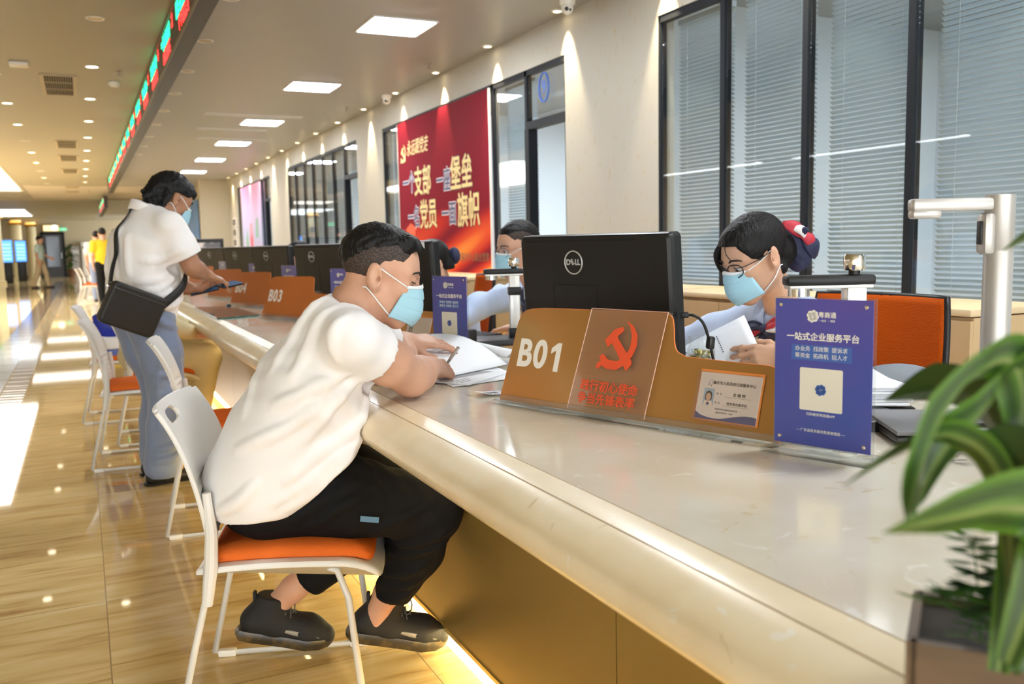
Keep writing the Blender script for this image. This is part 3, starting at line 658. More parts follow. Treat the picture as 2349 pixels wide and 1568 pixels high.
# ---- things on the counter
def doc_camera(x, y, label, yaw, h=.31, arm=.135, disc=True):
    t = thing('document_camera', label, 'document camera', (x, y, .76), yaw, group='document cameras with chrome knobs')
    mb = MB()
    if disc: mb.lathe([(.001, 0), (.098, 0), (.10, .004), (.10, .022), (.094, .026), (.001, .027)], 40)
    else: mb.box((-.06, 0, .012), (.36, .22, .024), bev=.008)
    mb.build('base', mat('scanner_base', (.035, .038, .042), .3), t)
    mb = MB(); mb.box((0, 0, h / 2), (.042, .042, h), bev=.003); mb.build('pole', mat('alu', (.66, .65, .62), .35, .6), t)
    mb = MB(); mb.box((0, 0, h * .76), (.052, .052, .034), bev=.003); mb.build('clamp', m_black, t); mb = MB(); mb.box((0, 0, .045), (.05, .05, .04), bev=.003); mb.build('foot_block', m_black, t)
    mb = MB(); mb.box((-arm / 2 + .012, 0, h + .012), (arm + .055, .05, .022), bev=.006); a = mb.build('arm', m_black, t)
    mb = MB(); mb.box((-arm / 2 + .012, 0, h - .002), (arm + .045, .044, .008), bev=.002); mb.build('arm_underside', mat('alu', (.66, .65, .62), .35, .6), a)
    mb = MB(); mb.lathe([(.001, h - .022), (.023, h - .022), (.023, h - .004), (.001, h - .004)], 20, Matrix.Translation((-arm + .015, 0, 0))); mb.build('lens', m_chrome, a)
    mb = MB(); mb.lathe([(.012, h + .02), (.012, h + .032), (.001, h + .033)], 14); mb.build('knob_neck', m_black, t)
    prof = [(.001, h + .032), (.021, h + .032), (.023, h + .036), (.023, h + .062), (.020, h + .067), (.001, h + .068)]
    mb = MB(); mb.lathe(prof, 22); mb.build('knob', m_chrome, t, smooth=50)
doc_camera(1.51, 1.42, 'document camera with chrome knob and black arm above the blue notice by the B01 sign', math.radians(-26), h=.305)
doc_camera(1.60, 3.30, 'document camera with chrome knob on a silver pole in front of the officer in glasses', math.radians(-20), h=.285, arm=.11, disc=False)
# tall silver scanner
t = thing('book_scanner', 'tall silver overhead scanner with long arm at the right side of the counter', 'scanner', (1.70, 1.22, .76), math.radians(-25))
m_sil = mat('scanner_silver', (.50, .475, .45), .38, .45)
mb = MB(); mb.lathe([(.001, 0), (.028, 0), (.028, .37), (.0275, .372), (.0275, .376), (.0285, .378), (.0285, .488), (.001, .49)], 32); mb.build('pole', m_sil, t, smooth=40)
mb = MB(); mb.box((-.085, 0, .470), (.20, .034, .026), bev=.006); mb.box((-.155, 0, .452), (.06, .03, .018), bev=.006); mb.build('arm', m_sil, t)
mb = MB(); mb.box((-.03, -.004, .41), (.024, .04, .085), bev=.009); h_ = mb.build('button_block', m_sil, t)
mb = MB(); mb.box((-.043, -.006, .412), (.006, .018, .048), bev=.002); mb.build('button', m_black, h_)
mb = MB(); mb.box((0, 0, .012), (.10, .12, .024), bev=.005); mb.build('base', mat('scanner_foot', (.22, .17, .12), .5), t)
# laptop, paper stack, cushion, cables
t = thing('laptop', 'closed grey laptop lying on the counter right of the blue notice', 'laptop', (1.615, 1.225, .76), math.radians(-32))
mb = MB(); mb.box((0, 0, .011), (.33, .235, .014), bev=.004); mb.build('base', m_black2, t); mb = MB(); mb.box((0, .002, .0245), (.33, .235, .010), bev=.004); mb.build('lid', mat('laptop_grey', (.22, .22, .23), .45), t)
mb = MB(); mb.box((-.12, -.118, .010), (.03, .002, .007)); mb.box((-.07, -.118, .010), (.02, .002, .005)); mb.build('port', mat('deep_black', (.004, .004, .004), .8), t)
for i in range(7):
    t = thing('paper_sheaf', ['bottom', 'second', 'third', 'fourth', 'fifth', 'sixth', 'topmost'][i] + ' white paper sheaf of the stack right of the blue notice', 'paper', (1.655 + .006 * (i % 3 - 1), 1.575 + .006 * ((i * 5) % 4 - 2), .787 + i * .0062), math.radians(62 + 5 * ((i * 7) % 3 - 1)), group='white paper sheaves stacked by the laptop')
    mb = MB(); mb.grid(lambda u, v: ((u - .5) * .29, (v - .5) * .2, .004 + .003 * u * u), 10, 3); o = mb.build('sheets', m_paper, t, smooth=80, solid=.005)
t = thing('document_tray', 'flat black tray under the white paper stack', 'tray', (1.655, 1.575, .7605), math.radians(62)); mb = MB(); mb.box((0, 0, .012), (.31, .22, .024), bev=.01); mb.build('tray', m_black2, t)
t = thing('seat_cushion', 'low rounded grey cloth cushion behind the white paper stack', 'cushion', (1.865, 1.60, .76), math.radians(-35))
mb = MB(); mb.grid(lambda u, v: (lambda a, b: (.10 * math.copysign(abs(math.cos(a)) ** .7, math.cos(a)) * math.cos(b), .06 * math.sin(a) * math.cos(b), .042 + .042 * math.sin(b)))(2 * PI * u, (v - .5) * PI * .999), 32, 16, closeu=True); mb.build('cover', mat('grey_cloth', (.22, .24, .27), .85, bump=(25, .4)), t, smooth=180)
def cable(name, pts, r, label, m_=None, extra=None):
    t = thing(name, label, 'cable', pts[0]); P = [Vector(p) - Vector(pts[0]) for p in spline(pts, 8)]
    mb = MB(); mb.tube(P, r, 8); mb.build('cord', m_ or m_black, t, smooth=180); return t
coil = [(1.46 + .07 * math.cos(a) + .01 * (a / 6), 1.13 + .04 * math.sin(a * 1.0) - .004 * a, .768 + .003 * a) for a in [k * .8 for k in range(26)]]
cable('power_cable', [(1.44, 1.24, .767)] + coil, .0045, 'coiled black power cable in front of the grey laptop')
cable('white_cable', [(1.42 + .055 * math.cos(a), .90 + .06 * math.sin(a), .7635 + .0011 * a) for a in [k * .7 for k in range(20)]], .0016, 'thin coiled white cable on the counter below the leaves', m_white)
t = cable('usb_cable', [(1.335, 1.80, .985), (1.352, 1.775, .984), (1.372, 1.765, .965), (1.38, 1.75, .92), (1.388, 1.735, .85), (1.405, 1.71, .775), (1.42, 1.68, .765)], .0036, 'black cable with ferrite bead hanging from the side of the B01 monitor')
mb = MB(); mb.box((.047, -.051, -.068), (.018, .018, .032), rot=Ry(.12), bev=.005); mb.build('ferrite_bead', m_black2, t); mb = MB(); mb.box((.004, -.004, 0), (.02, .026, .014), rot=Rz(-.6), bev=.003); mb.build('plug', m_black, t)
t = thing('tea_jar', 'small glass jar of dried tea behind the B01 sign', 'jar', (1.455, 1.88, .76)); mb = MB(); mb.lathe([(.001, 0), (.034, 0), (.036, .004), (.036, .125), (.031, .135), (.031, .150), (.034, .152), (.034, .156), (.029, .156), (.029, .135), (.033, .12), (.033, .006), (.001, .005)], 24, cap=False); mb.build('glass', glass_mat('jar_glass', (.97, .98, .97), 1.4), t)
mb = MB()
for k in range(120):
    a, r_ = random.random() * 2 * PI, .028 * random.random() ** .5
    mb.cur = 1 if random.random() < .3 else 0
    mb.box((r_ * math.cos(a), r_ * math.sin(a), .012 + .11 * random.random()), (.012, .007, .004), rot=Rz(random.random() * 6) @ Rx(random.random() * 2))
mb.build('dried_tea', [mat('tea_dark', (.25, .2, .08), .8), mat('tea_yellow', (.7, .6, .15), .7)], t, smooth=0)
# glass sheet, slip, papers, booklet, small devices
t = thing('glass_sheet', 'clear glass sheet with green edge lying on the counter before the B03 sign', 'glass sheet', (.72, 5.55, .761))
mb = MB(); mb.prism([(-.02, -.09), (.24, .02), (.24, 1.1), (-.02, 1.1)], 0, .008); mb.build('sheet', glass_mat('plate_glass', (.88, .95, .92), 1.5, body=.12, bodycol=(.75, .8, .78)), t, smooth=0)
mb = MB(); mb.prism([(-.021, -.092), (.241, .018), (.241, .022), (-.021, -.088)], 0, .0082); mb.prism([(-.022, -.09), (-.018, -.09), (-.018, 1.1), (-.022, 1.1)], 0, .0082); mb.build('green_edge', mat('glass_edge', (.03, .12, .09), .15), t, smooth=0)
t = thing('paper_slip', 'narrow white printed slip lying left of the B01 sign', 'paper', (.985, 2.195, .7608), math.radians(12)); mb = MB(); mb.grid(lambda u, v: ((u - .5) * .10, (v - .5) * .065, .002 + .012 * (1 - u) ** 3), 10, 3); mb.build('slip', m_paper, t, solid=.0006)
mb = MB()
for k in range(6): mb.box((-.03 + k * .009, -.006 + .002 * (k % 2), .0042 + .008 * (1 - (.2 + .09 * k)) ** 3), (.004, .018, .0006), rot=Rz(.3))
mb.build('print', m_inkk, t, smooth=0)
t = thing('small_stamp', 'tiny black clip on the counter beside the B04 sign', 'clip', (.93, 6.62, .761)); mb = MB(); mb.box((0, 0, .01), (.03, .05, .02), bev=.005); mb.build('clip', m_black, t)
t = thing('keyboard', 'black keyboard under the officer\'s hands', 'keyboard', (1.50, 3.66, .761), math.radians(-74)); mb = MB(); mb.box((0, 0, .009), (.44, .14, .018), bev=.004); mb.build('base', m_black2, t)
mb = MB()
for i in range(15):
    for j in range(5): mb.box((-.203 + i * .029, -.052 + j * .026, .021), (.024, .021, .006))
mb.build('keys', m_black, t, smooth=0)
t = thing('card_reader', 'black card reader box beside the officer\'s blue notice', 'card reader', (1.36, 3.30, .761), math.radians(-70)); mb = MB(); mb.box((0, 0, .035), (.10, .08, .07), bev=.006); mb.build('box', m_black2, t); mb = MB(); mb.box((0, -.041, .05), (.06, .002, .004)); mb.build('slot', mat('deep_black', (.004, .004, .004), .8), t)
t = thing('display_screen', 'distant black framed screen with a picture, beside the pale end wall', 'screen', (2.05, 17.0, 0), math.radians(-8)); mb = MB(); mb.box((0, 0, 1.12), (.62, .05, .50), bev=.01); mb.box((0, .05, .5), (.4, .3, 1.0)); mb.build('housing', m_black, t)
mb = MB(); mb.box((0, -.027, 1.12), (.50, .004, .36)); mb.build('picture', mat('screen_picture', (.1, .1, .12), .3, noise=(6, (.75, .72, .75), .45, .6)), t)
# ================================================================ posters on the glazed wall
t = thing('poster', 'big red poster with gold and white Chinese slogans on the glazed wall', 'poster', (XW - .02, 9.47, .91))
PW, PH = 2.43, 1.575; M = frame((0, 0, 0), (0, -1, 0), (0, 0, 1))
m_post = mat('poster_red', (.35, .02, .03), .6, spec=.03); nt = m_post.node_tree; N = nt.nodes.new; L = nt.links.new; b = nt.nodes['Principled BSDF']
tc = N('ShaderNodeTexCoord'); sp_ = N('ShaderNodeSeparateXYZ'); L(tc.outputs['Object'], sp_.inputs[0])
# printed silk folds: bands that sweep from lower left to upper right, strongest at the bottom
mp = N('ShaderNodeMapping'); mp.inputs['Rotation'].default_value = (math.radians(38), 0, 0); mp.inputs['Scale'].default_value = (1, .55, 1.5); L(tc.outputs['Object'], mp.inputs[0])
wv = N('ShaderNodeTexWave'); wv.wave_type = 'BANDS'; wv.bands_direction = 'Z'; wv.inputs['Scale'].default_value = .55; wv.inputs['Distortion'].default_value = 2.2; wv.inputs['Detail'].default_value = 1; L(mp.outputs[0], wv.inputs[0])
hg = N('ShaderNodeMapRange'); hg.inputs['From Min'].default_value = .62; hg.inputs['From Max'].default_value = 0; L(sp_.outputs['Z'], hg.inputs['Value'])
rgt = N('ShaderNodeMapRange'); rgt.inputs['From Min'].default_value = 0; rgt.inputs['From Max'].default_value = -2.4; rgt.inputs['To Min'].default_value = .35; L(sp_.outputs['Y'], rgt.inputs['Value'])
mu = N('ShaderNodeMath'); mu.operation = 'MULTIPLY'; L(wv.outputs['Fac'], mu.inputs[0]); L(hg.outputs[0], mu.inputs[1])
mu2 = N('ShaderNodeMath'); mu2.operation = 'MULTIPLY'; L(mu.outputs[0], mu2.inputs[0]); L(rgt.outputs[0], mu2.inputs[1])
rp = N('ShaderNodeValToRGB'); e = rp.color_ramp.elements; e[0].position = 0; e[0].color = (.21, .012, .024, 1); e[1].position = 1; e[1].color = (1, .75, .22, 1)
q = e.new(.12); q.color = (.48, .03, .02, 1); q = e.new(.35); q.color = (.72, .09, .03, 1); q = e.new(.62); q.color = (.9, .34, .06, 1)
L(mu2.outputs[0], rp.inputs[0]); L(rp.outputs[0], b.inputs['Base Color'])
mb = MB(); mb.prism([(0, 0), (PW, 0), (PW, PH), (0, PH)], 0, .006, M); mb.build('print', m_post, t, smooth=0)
for x in (0, PW): mb = MB(); mb.box((0, -x, PH / 2), (.016, .012, PH)); mb.build('side_strip', m_white, t, smooth=0)
m_gold = mat('poster_gold', (.80, .62, .25), .45); m_pblue = mat('poster_navy', (.06, .07, .16), .5); m_out = mat('poster_white', (.82, .80, .88), .5); m_sh = mat('poster_shadow', (.12, .01, .01), .6)
def ptext(s, x, y, sz, mi, outline=None):
    if outline: text('slogan_outline', s, sz, outline, t, T2(M, x, y, .0065), bold=.013 * sz / .26, depth=.0005, sx=.8)
    text('slogan', s, sz, mi, t, T2(M, x, y, .008), bold=.0045 * sz / .26, depth=.0005, sx=.8)
ptext('一个', .33, .91, .235, m_pblue, m_out); ptext('支部', .76, .90, .31, m_gold, m_sh); ptext('一座', 1.34, .87, .235, m_pblue, m_out); ptext('堡垒', 1.79, .90, .33, m_gold, m_sh)
ptext('一名', .46, .545, .235, m_pblue, m_out); ptext('党员', .90, .555, .31, m_gold, m_sh); ptext('一面', 1.46, .545, .235, m_pblue, m_out); ptext('旗帜', 1.94, .555, .33, m_gold, m_sh)
text('small_heading', '永远跟党走', .17, m_gold, t, T2(M, .62, 1.27, .007), bold=.002, shear=.3, sx=.75)
e_ = MB(); Ms = M @ Matrix.Translation((-.40, .97, .007)) @ Matrix.Diagonal((1.6, 1.6, 1, 1)); e_.prism(EM_S, 0, .001, Ms); e_.prism(EM_H, .0002, .0012, Ms); e_.build('emblem', m_gold, t, smooth=0)
text('caption', '肇庆市行政服务中心联合党委', .085, mat('caption_brown', (.22, .10, .03), .5), t, T2(M, 1.86, .14, .007), sx=.95)
mb = MB()   # the printed group of figures under a red pavilion
mb.cur = 2; mb.prism([(.24, .33), (.48, .33), (.50, .42), (.56, .43), (.36, .50), (.18, .43), (.22, .42)], .0064, .0066, M)
for k, (x, y) in enumerate(((.15, .20), (.30, .25), (.46, .22))):
    mb.cur = 0; mb.prism([(x + .045 * math.cos(a), y + .06 * math.sin(a)) for a in [2 * PI * i / 14 for i in range(14)]], .0068, .007, M)
    mb.cur = 1 if k != 1 else 3; mb.prism([(x - .07, y - .22), (x + .07, y - .22), (x + .06, y - .05), (x - .06, y - .05)], .0066, .0068, M)
    mb.cur = 3; mb.prism([(x + .05 * math.cos(a), y + .03 + .05 * math.sin(a)) for a in [PI * i / 10 for i in range(11)]], .0071, .0073, M)
mb.build('figures', [mat('print_skin', (.72, .50, .38), .6), mat('print_white', (.85, .82, .8), .6), mat('print_red', (.7, .1, .03), .6), mat('print_green', (.15, .13, .06), .6)], t, smooth=0)
t = thing('poster', 'tall pink and lilac hanging poster on the distant glazed wall', 'poster', (XW - .02, 20.05, .85)); M = frame((0, 0, 0), (0, -1, 0), (0, 0, 1))
m_pk = mat('poster_pink', (.8, .4, .6), .4); nt = m_pk.node_tree; N = nt.nodes.new; L = nt.links.new; tc = N('ShaderNodeTexCoord'); sp_ = N('ShaderNodeSeparateXYZ'); L(tc.outputs['Object'], sp_.inputs[0])
rp = N('ShaderNodeValToRGB'); mr = N('ShaderNodeMapRange'); mr.inputs['From Max'].default_value = 1.62; L(sp_.outputs['Z'], mr.inputs['Value']); L(mr.outputs[0], rp.inputs[0])
e = rp.color_ramp.elements; e[0].color = (.62, .38, .55, 1); e[1].color = (.82, .36, .62, 1); q = e.new(.35); q.color = (.42, .45, .66, 1); q = e.new(.65); q.color = (.60, .46, .74, 1); L(rp.outputs[0], nt.nodes['Principled BSDF'].inputs['Base Color'])
mb = MB(); mb.prism([(0, 0), (2.25, 0), (2.25, 1.62), (0, 1.62)], 0, .008, M); mb.build('print', m_pk, t, smooth=0)
mb = MB(); mb.cur = 0; mb.prism([(.95, .12), (1.2, .12), (1.35, .55), (1.2, .85), (.95, .85), (.82, .55)], .009, .010, M); mb.cur = 1; mb.prism([(.5, .1), (.72, .3), (.6, .75), (.42, .5)], .009, .01, M); mb.prism([(1.6, .55), (1.85, .55), (1.9, .95), (1.7, .9)], .009, .01, M)
mb.cur = 2; mb.prism([(1.02, .2), (1.14, .2), (1.22, .5), (1.1, .66), (.98, .5)], .0105, .0115, M); mb.build('flower_print', [mat('print_rose', (.62, .32, .42), .6), mat('print_leaf', (.22, .42, .28), .6), mat('print_crimson', (.55, .06, .1), .6)], t, smooth=0)
t = thing('poster', 'blue hanging banner with yellow characters past the standing man\'s mask', 'poster', (2.86, 27.4, 1.0)); M = frame((0, 0, 0), (0, -1, 0), (0, 0, 1))
mb = MB(); mb.prism([(0, 0), (2.6, 0), (2.6, 1.5), (0, 1.5)], 0, .01, M); mb.build('print', mat('banner_blue', (.10, .25, .58), .5, noise=(2, (.22, .36, .66), .4, .7)), t, smooth=0)
mb = MB()
for k in range(3): mb.box((-.013, -1.45, .22 + k * .12), (.004, 1.1, .05))
for k in range(4): mb.box((-.013, -1.0 - k * .3, .34), (.004, .09, .34))
mb.build('yellow_characters', mat('banner_yellow', (.75, .65, .2), .6), t, smooth=0)
for k, z in enumerate((1.32, 1.55, 1.78)):
    t = thing('framed_notice', '%s small dark framed notice on the pier left of the pink poster' % ['lowest', 'middle', 'upper'][k], 'picture frame', (XW - .012, 21.2, z)); mb = MB(); mb.box((0, 0, 0), (.02, .42, .2)); mb.build('frame', m_white, t); mb = MB(); mb.box((-.012, 0, 0), (.006, .34, .14)); mb.build('picture', mat('notice_dark', (.12, .10, .09), .5), t)
t = thing('wall_switch', 'small beige wall switch on the cream pier left of the red poster', 'switch', (XW - .006, 10.38, 1.33)); mb = MB(); mb.box((0, 0, 0), (.012, .12, .16), bev=.003); mb.build('plate', mat('switch_beige', (.55, .45, .22), .5), t); mb = MB(); mb.box((-.008, 0, .02), (.006, .05, .05), bev=.002); mb.build('rocker', m_white, t)
# ================================================================ white visitor chairs with orange seats
m_chw = mat('chair_white', (.78, .76, .72), .38); m_org = mat('seat_orange', (.80, .165, .025), .8, spec=.15, bump=(420, .25)); m_leg = mat('chair_leg', (.72, .70, .66), .35)
def chair_back(u, v, off=0):
    # u across, v up; slightly hollow, raked, waisted towards the bottom
    y = (u - .5) * (.40 + .03 * math.sin(PI * v) - .02 * (1 - v)); z = .415 + .385 * v
    x = -.158 - .092 * v ** 1.5 - .025 * v ** 6 + .030 * (abs(u - .5) * 2) ** 2.2 * (.55 + .45 * v) + .006 * math.sin(PI * v)
    if .10 < v < .52: x += .0035 * math.sin((v - .10) / .42 * 2 * PI * 6) * max(0, 1 - (abs(u - .5) * 2.1) ** 6)
    return Vector((x + off, y, z))
def make_chair(label):
    t = thing('visitor_chair', label, 'chair', (0, 0, 0), group='white visitor chairs along the counter')
    mb = MB(); NU, NV = 61, 150; vs = [chair_back(i / (NU - 1), j / (NV - 1)) for j in range(NV) for i in range(NU)]; fs = []
    for j in range(NV - 1):
        for i in range(NU - 1):
            u, v = (i + .5) / (NU - 1), (j + .5) / (NV - 1)
            if abs((u - .38) / .16) ** 3 + abs((v - .905) / .042) ** 2.4 < 1: continue       # the grip slot under the top edge
            if (u < .045 or u > .955) and v > .985: continue
            if ((u - .5) / .30) ** 2 + ((v + .01) / .13) ** 2 < 1: continue          # the arch above the seat
            fs.append((j * NU + i, j * NU + i + 1, (j + 1) * NU + i + 1, (j + 1) * NU + i))
    for j in range(NV):
        for i in range(NU):
            u, v = i / (NU - 1), j / (NV - 1); du, dv = u - .38, v - .905; f_ = abs(du / .16) ** 3 + abs(dv / .042) ** 2.4
            if .25 < f_ < 1:
                lo_, hi_ = 1, 3
                for _ in range(20):
                    mi = (lo_ + hi_) / 2
                    if abs(du * mi / .16) ** 3 + abs(dv * mi / .042) ** 2.4 < 1: lo_ = mi
                    else: hi_ = mi
                vs[j * NU + i] = chair_back(.38 + du * lo_, .905 + dv * lo_)
    mb.add(vs, fs); mb.build('backrest', m_chw, t, smooth=60, solid=.011)
    # seat pan and cushion
    def pan(top, inset):
        P = [(-.175 + inset, -.19 + inset * .8), (-.15 + inset, -.20 + inset), (.10, -.215 + inset), (.22 - inset, -.205 + inset), (.262 - inset, -.16 + inset)]
        return P + [(a, -b) for a, b in P[::-1]]
    def seat(name, inset, z0, z1, m_, dome):
        P = [(q.x, q.y) for q in spline([(a, b, 0) for a, b in pan(0, inset)] + [(a, b, 0) for a, b in pan(0, inset)[:1]], 4)][:-1]; n = len(P); mb = MB(); vs = []
        def zz(x, z): return z + .012 * math.cos((x - .02) * 7) - (max(0, x - .16) / .1) ** 2 * .034 - .010
        for sc, z in ((.97, z0), (1, z0 + .004), (1, z1 - .008), (.985, z1 - .002), (.93, z1 + dome * .6), (.6, z1 + dome), (.2, z1 + dome), (.01, z1 + dome)):
            vs += [((x - .04) * sc + .04, y * sc, zz((x - .04) * sc + .04, z)) for x, y in P]
        fs = [list(range(n))[::-1]] + [(i * n + k, i * n + (k + 1) % n, (i + 1) * n + (k + 1) % n, (i + 1) * n + k) for i in range(7) for k in range(n)]
        mb.add(vs, fs); return mb.build(name, m_, t, smooth=50)
    seat('seat_shell', 0, .405, .424, m_chw, .0); seat('seat_cushion', .022, .424, .448, m_org, .010)
    for s in (-1, 1):
        y0 = s * .205; yb = s * .225
        pts = [(-.148, s * .206, .42), (-.155, s * .212, .34), (-.18, yb, .24), (-.235, yb * 1.03, .014), (-.225, yb * 1.03, .009), (.20, yb * 1.03, .009), (.212, yb * 1.03, .014), (.18, yb, .33), (.155, y0, .392), (.11, y0 * .9, .405), (-.10, y0 * .9, .405)]
        mb = MB(); mb.tube(pts, .0085, 10); fr = mb.build('sled_leg', m_leg, t, smooth=180)
        for x in (-.20, .175):
            mb = MB(); mb.box((x, yb * 1.03, .010), (.05, .022, .020), bev=.004); mb.build('glide', m_white, fr)
        mb = MB(); mb.tube([(-.142, s * .196, .60), (-.135, s * .198, .50), (-.140, s * .202, .42), (-.152, s * .21, .33)], [.010, .015, .017, .013], 10); mb.build('back_bracket', m_chw, t)
    return t
ch = make_chair('nearest white chair with an orange seat, under the writing man'); ch.location = (.425, 2.305, 0); ch.rotation_euler = (0, 0, math.atan2(-.3102, .9507))
for (x, y, rz, lb) in ((.50, 3.98, -.12, 'white chair behind the writing man, its back hiding part of his neighbour\'s legs'), (.235, 5.37, -.10, 'white chair just left of the standing man\'s trousers, empty orange seat'),
                       (.19, 6.86, -.08, 'white chair carrying the blue and white bag'), (.37, 5.98, -.05, 'white chair under the seated person in beige, behind the standing man'),
                       (.12, 22.6, -.1, 'distant white chair, nearest of the group by the person in yellow'), (.20, 23.9, -.05, 'distant white chair, second of the group by the person in yellow'), (.34, 25.6, -.1, 'distant white chair, farthest of the group by the person in yellow'), (.62, 22.9, .1, 'distant white chair right at the legs of the person in yellow')):
    dup(ch, (x, y, 0), rz, lb)
# blue and white shopping bag on a chair
t = thing('shopping_bag', 'crumpled blue shopping bag with a white print, on the chair left of the standing man', 'bag', (.20, 6.84, .452), -.1)
mb = MB()
def bagf(u, v):
    a = 2 * PI * u; w_, d_ = .17 + .02 * v, .09 * (1 - .55 * v) + .01
    return Vector((w_ * math.copysign(abs(math.cos(a)) ** .6, math.cos(a)) * (1 - .12 * v) + .012 * math.sin(5 * v + 3 * a), d_ * math.copysign(abs(math.sin(a)) ** .7, math.sin(a)) * 1.4 + .01 * math.sin(7 * v + 2 * a), .27 * v + .02 * v * math.cos(3 * a)))
mb.grid(bagf, 48, 20, closeu=True); mb.add([bagf(k / 48, 0) for k in range(48)], [list(range(48))]); mb.build('bag_body', mat('bag_blue', (.015, .03, .33), .35, bump=(18, .6)), t, smooth=180)
mb = MB(); mb.grid(lambda u, v: (lambda p: p + Vector((0, -.004 - .01 * math.sin(PI * u), 0)))(bagf(.60 + .22 * u, .18 + .30 * v + .38 * (u - .5) ** 2)), 18, 8); mb.build('white_print', mat('bag_white', (.82, .80, .78), .5), t, smooth=180, solid=.002)
for s in (-1, 1):
    mb = MB(); mb.tube(spline([(-.07, s * .03, .26), (-.05, s * .05, .34), (.03, s * .05, .33), (.07, s * .03, .26)], 6), .008, 6); mb.build('bag_handle', mat('bag_blue', (.015, .03, .33), .35), t, smooth=180)
# ================================================================ figures: blended solids turned into one continuous surface
class Fig:
    def __init__(s): s.P = []
    def cap(s, a, b, ra, rb=None, k=.02, w=None, sub=False):
        """tapered limb a->b; w=(axis, factor) widens its section along an axis"""
        rb = ra if rb is None else rb; a = np.array(a, float); b = np.array(b, float); wf = w[1] if w else 1
        R = max(ra, rb) * max(1, wf); lo = np.minimum(a, b) - R; hi = np.maximum(a, b) + R; ba = b - a; bb = max(float(ba @ ba), 1e-12)
        ax = None
        if w: ax = np.array(w[0], float); ax /= np.linalg.norm(ax)
        def f(X, Y, Z):
            x, y, z = X - a[0], Y - a[1], Z - a[2]; d0 = (ba[0], ba[1], ba[2]); b2 = bb
            h = np.clip((x * ba[0] + y * ba[1] + z * ba[2]) / bb, 0, 1)
            x, y, z = x - h * ba[0], y - h * ba[1], z - h * ba[2]
            if ax is not None:
                q = (x * ax[0] + y * ax[1] + z * ax[2]) * (1 / wf - 1); x, y, z = x + q * ax[0], y + q * ax[1], z + q * ax[2]
            return np.sqrt(x * x + y * y + z * z) - (ra + (rb - ra) * h)
        s.P.append((lo, hi, k, f, sub)); return s
    def at(s, p):
        X, Y, Z = [np.array([q], float) for q in p]; D = np.array([.2])
        for (a, b, k, f, sub) in s.P:
            d = f(X, Y, Z); q = np.maximum(k - np.abs((-d if sub else d) - D), 0); D = (np.maximum(D, -d) + q * q / (4 * k)) if sub else (np.minimum(D, d) - q * q / (4 * k))
        return float(D[0])
    def crease(s, pts, out, r=.011, sink=.005, k=.016):
        """a cloth ridge laid on the surface built so far; out = rough outward direction"""
        o = np.array(out, float); o /= np.linalg.norm(o); q = spline(pts, 4); res = []
        for p in q:
            p = np.array(p) + o * .12; go = 0
            while go < .30:
                d = s.at(p)
                if d < .001: break
                e = min(max(d * .7, .001), .02); p = p - o * e; go += e
            if go < .30: res.append(p - o * sink)
        n = len(res)
        if n < 4: return s
        rs = [r * (.35 + .65 * math.sin(PI * min(.98, .12 + .80 * i / (n - 1)))) for i in range(n)]
        s.cz = getattr(s, 'cz', []) + [(res, rs, k)]; return s
    def set_creases(s):
        for res, rs, k in getattr(s, 'cz', []): s.chain(res, rs, k)
        return s
    def chain(s, pts, rs, k=.02, w=None):
        for i in range(len(pts) - 1): s.cap(pts[i], pts[i + 1], rs[i], rs[i + 1], k, w)
        return s
    def ell(s, c, r, R=None, k=.02, sub=False):
        c = np.array(c, float); r = np.array(r, float); m = float(max(r)); Rm = np.array(R, float) if R is not None else None
        def f(X, Y, Z):
            x, y, z = X - c[0], Y - c[1], Z - c[2]
            if Rm is not None: x, y, z = [Rm[0, i] * x + Rm[1, i] * y + Rm[2, i] * z for i in range(3)]
            k0 = np.sqrt((x / r[0]) ** 2 + (y / r[1]) ** 2 + (z / r[2]) ** 2); k1 = np.sqrt((x / r[0] ** 2) ** 2 + (y / r[1] ** 2) ** 2 + (z / r[2] ** 2) ** 2) + 1e-9
            return k0 * (k0 - 1) / k1
        s.P.append((c - m, c + m, k, f, sub)); return s
    def mesh(s, name, m, parent, h=.005, cut=None, disp=None, pad=.012, flat=False, shrink=0):
        lo = np.min([p[0] for p in s.P if not p[4]], 0) - pad - 2 * h; hi = np.max([p[1] for p in s.P if not p[4]], 0) + pad + 2 * h
        n = np.ceil((hi - lo) / h).astype(int) + 1
        ax = [(lo[i] + h * np.arange(n[i])).astype(np.float32) for i in range(3)]
        D = np.full(n, .2, np.float32)
        for (a, b, k, f, sub) in s.P:
            i0 = np.clip(np.floor((a - lo - k - 3 * h - pad) / h).astype(int), 0, n); i1 = np.clip(np.ceil((b - lo + k + 3 * h + pad) / h).astype(int) + 1, 0, n)
            if (i1 <= i0).any(): continue
            sl = tuple(slice(i0[i], i1[i]) for i in range(3))
            d = f(ax[0][sl[0]][:, None, None], ax[1][sl[1]][None, :, None], ax[2][sl[2]][None, None, :]).astype(np.float32)
            o = D[sl]
            if sub:
                q = np.maximum(k - np.abs(-d - o), 0); D[sl] = np.maximum(o, -d) + q * q / (4 * k)
            else:
                q = np.maximum(k - np.abs(d - o), 0); D[sl] = np.minimum(o, d) - q * q / (4 * k)
        G = (ax[0][:, None, None], ax[1][None, :, None], ax[2][None, None, :])
        if shrink: D += shrink
        if disp is not None: D += disp(*G).astype(np.float32)
        if cut is not None: D = cut(D, *G).astype(np.float32)
        D[0] = D[-1] = .2; D[:, 0] = D[:, -1] = .2; D[:, :, 0] = D[:, :, -1] = .2
        return surface(name, D, lo, h, m, parent, flat)
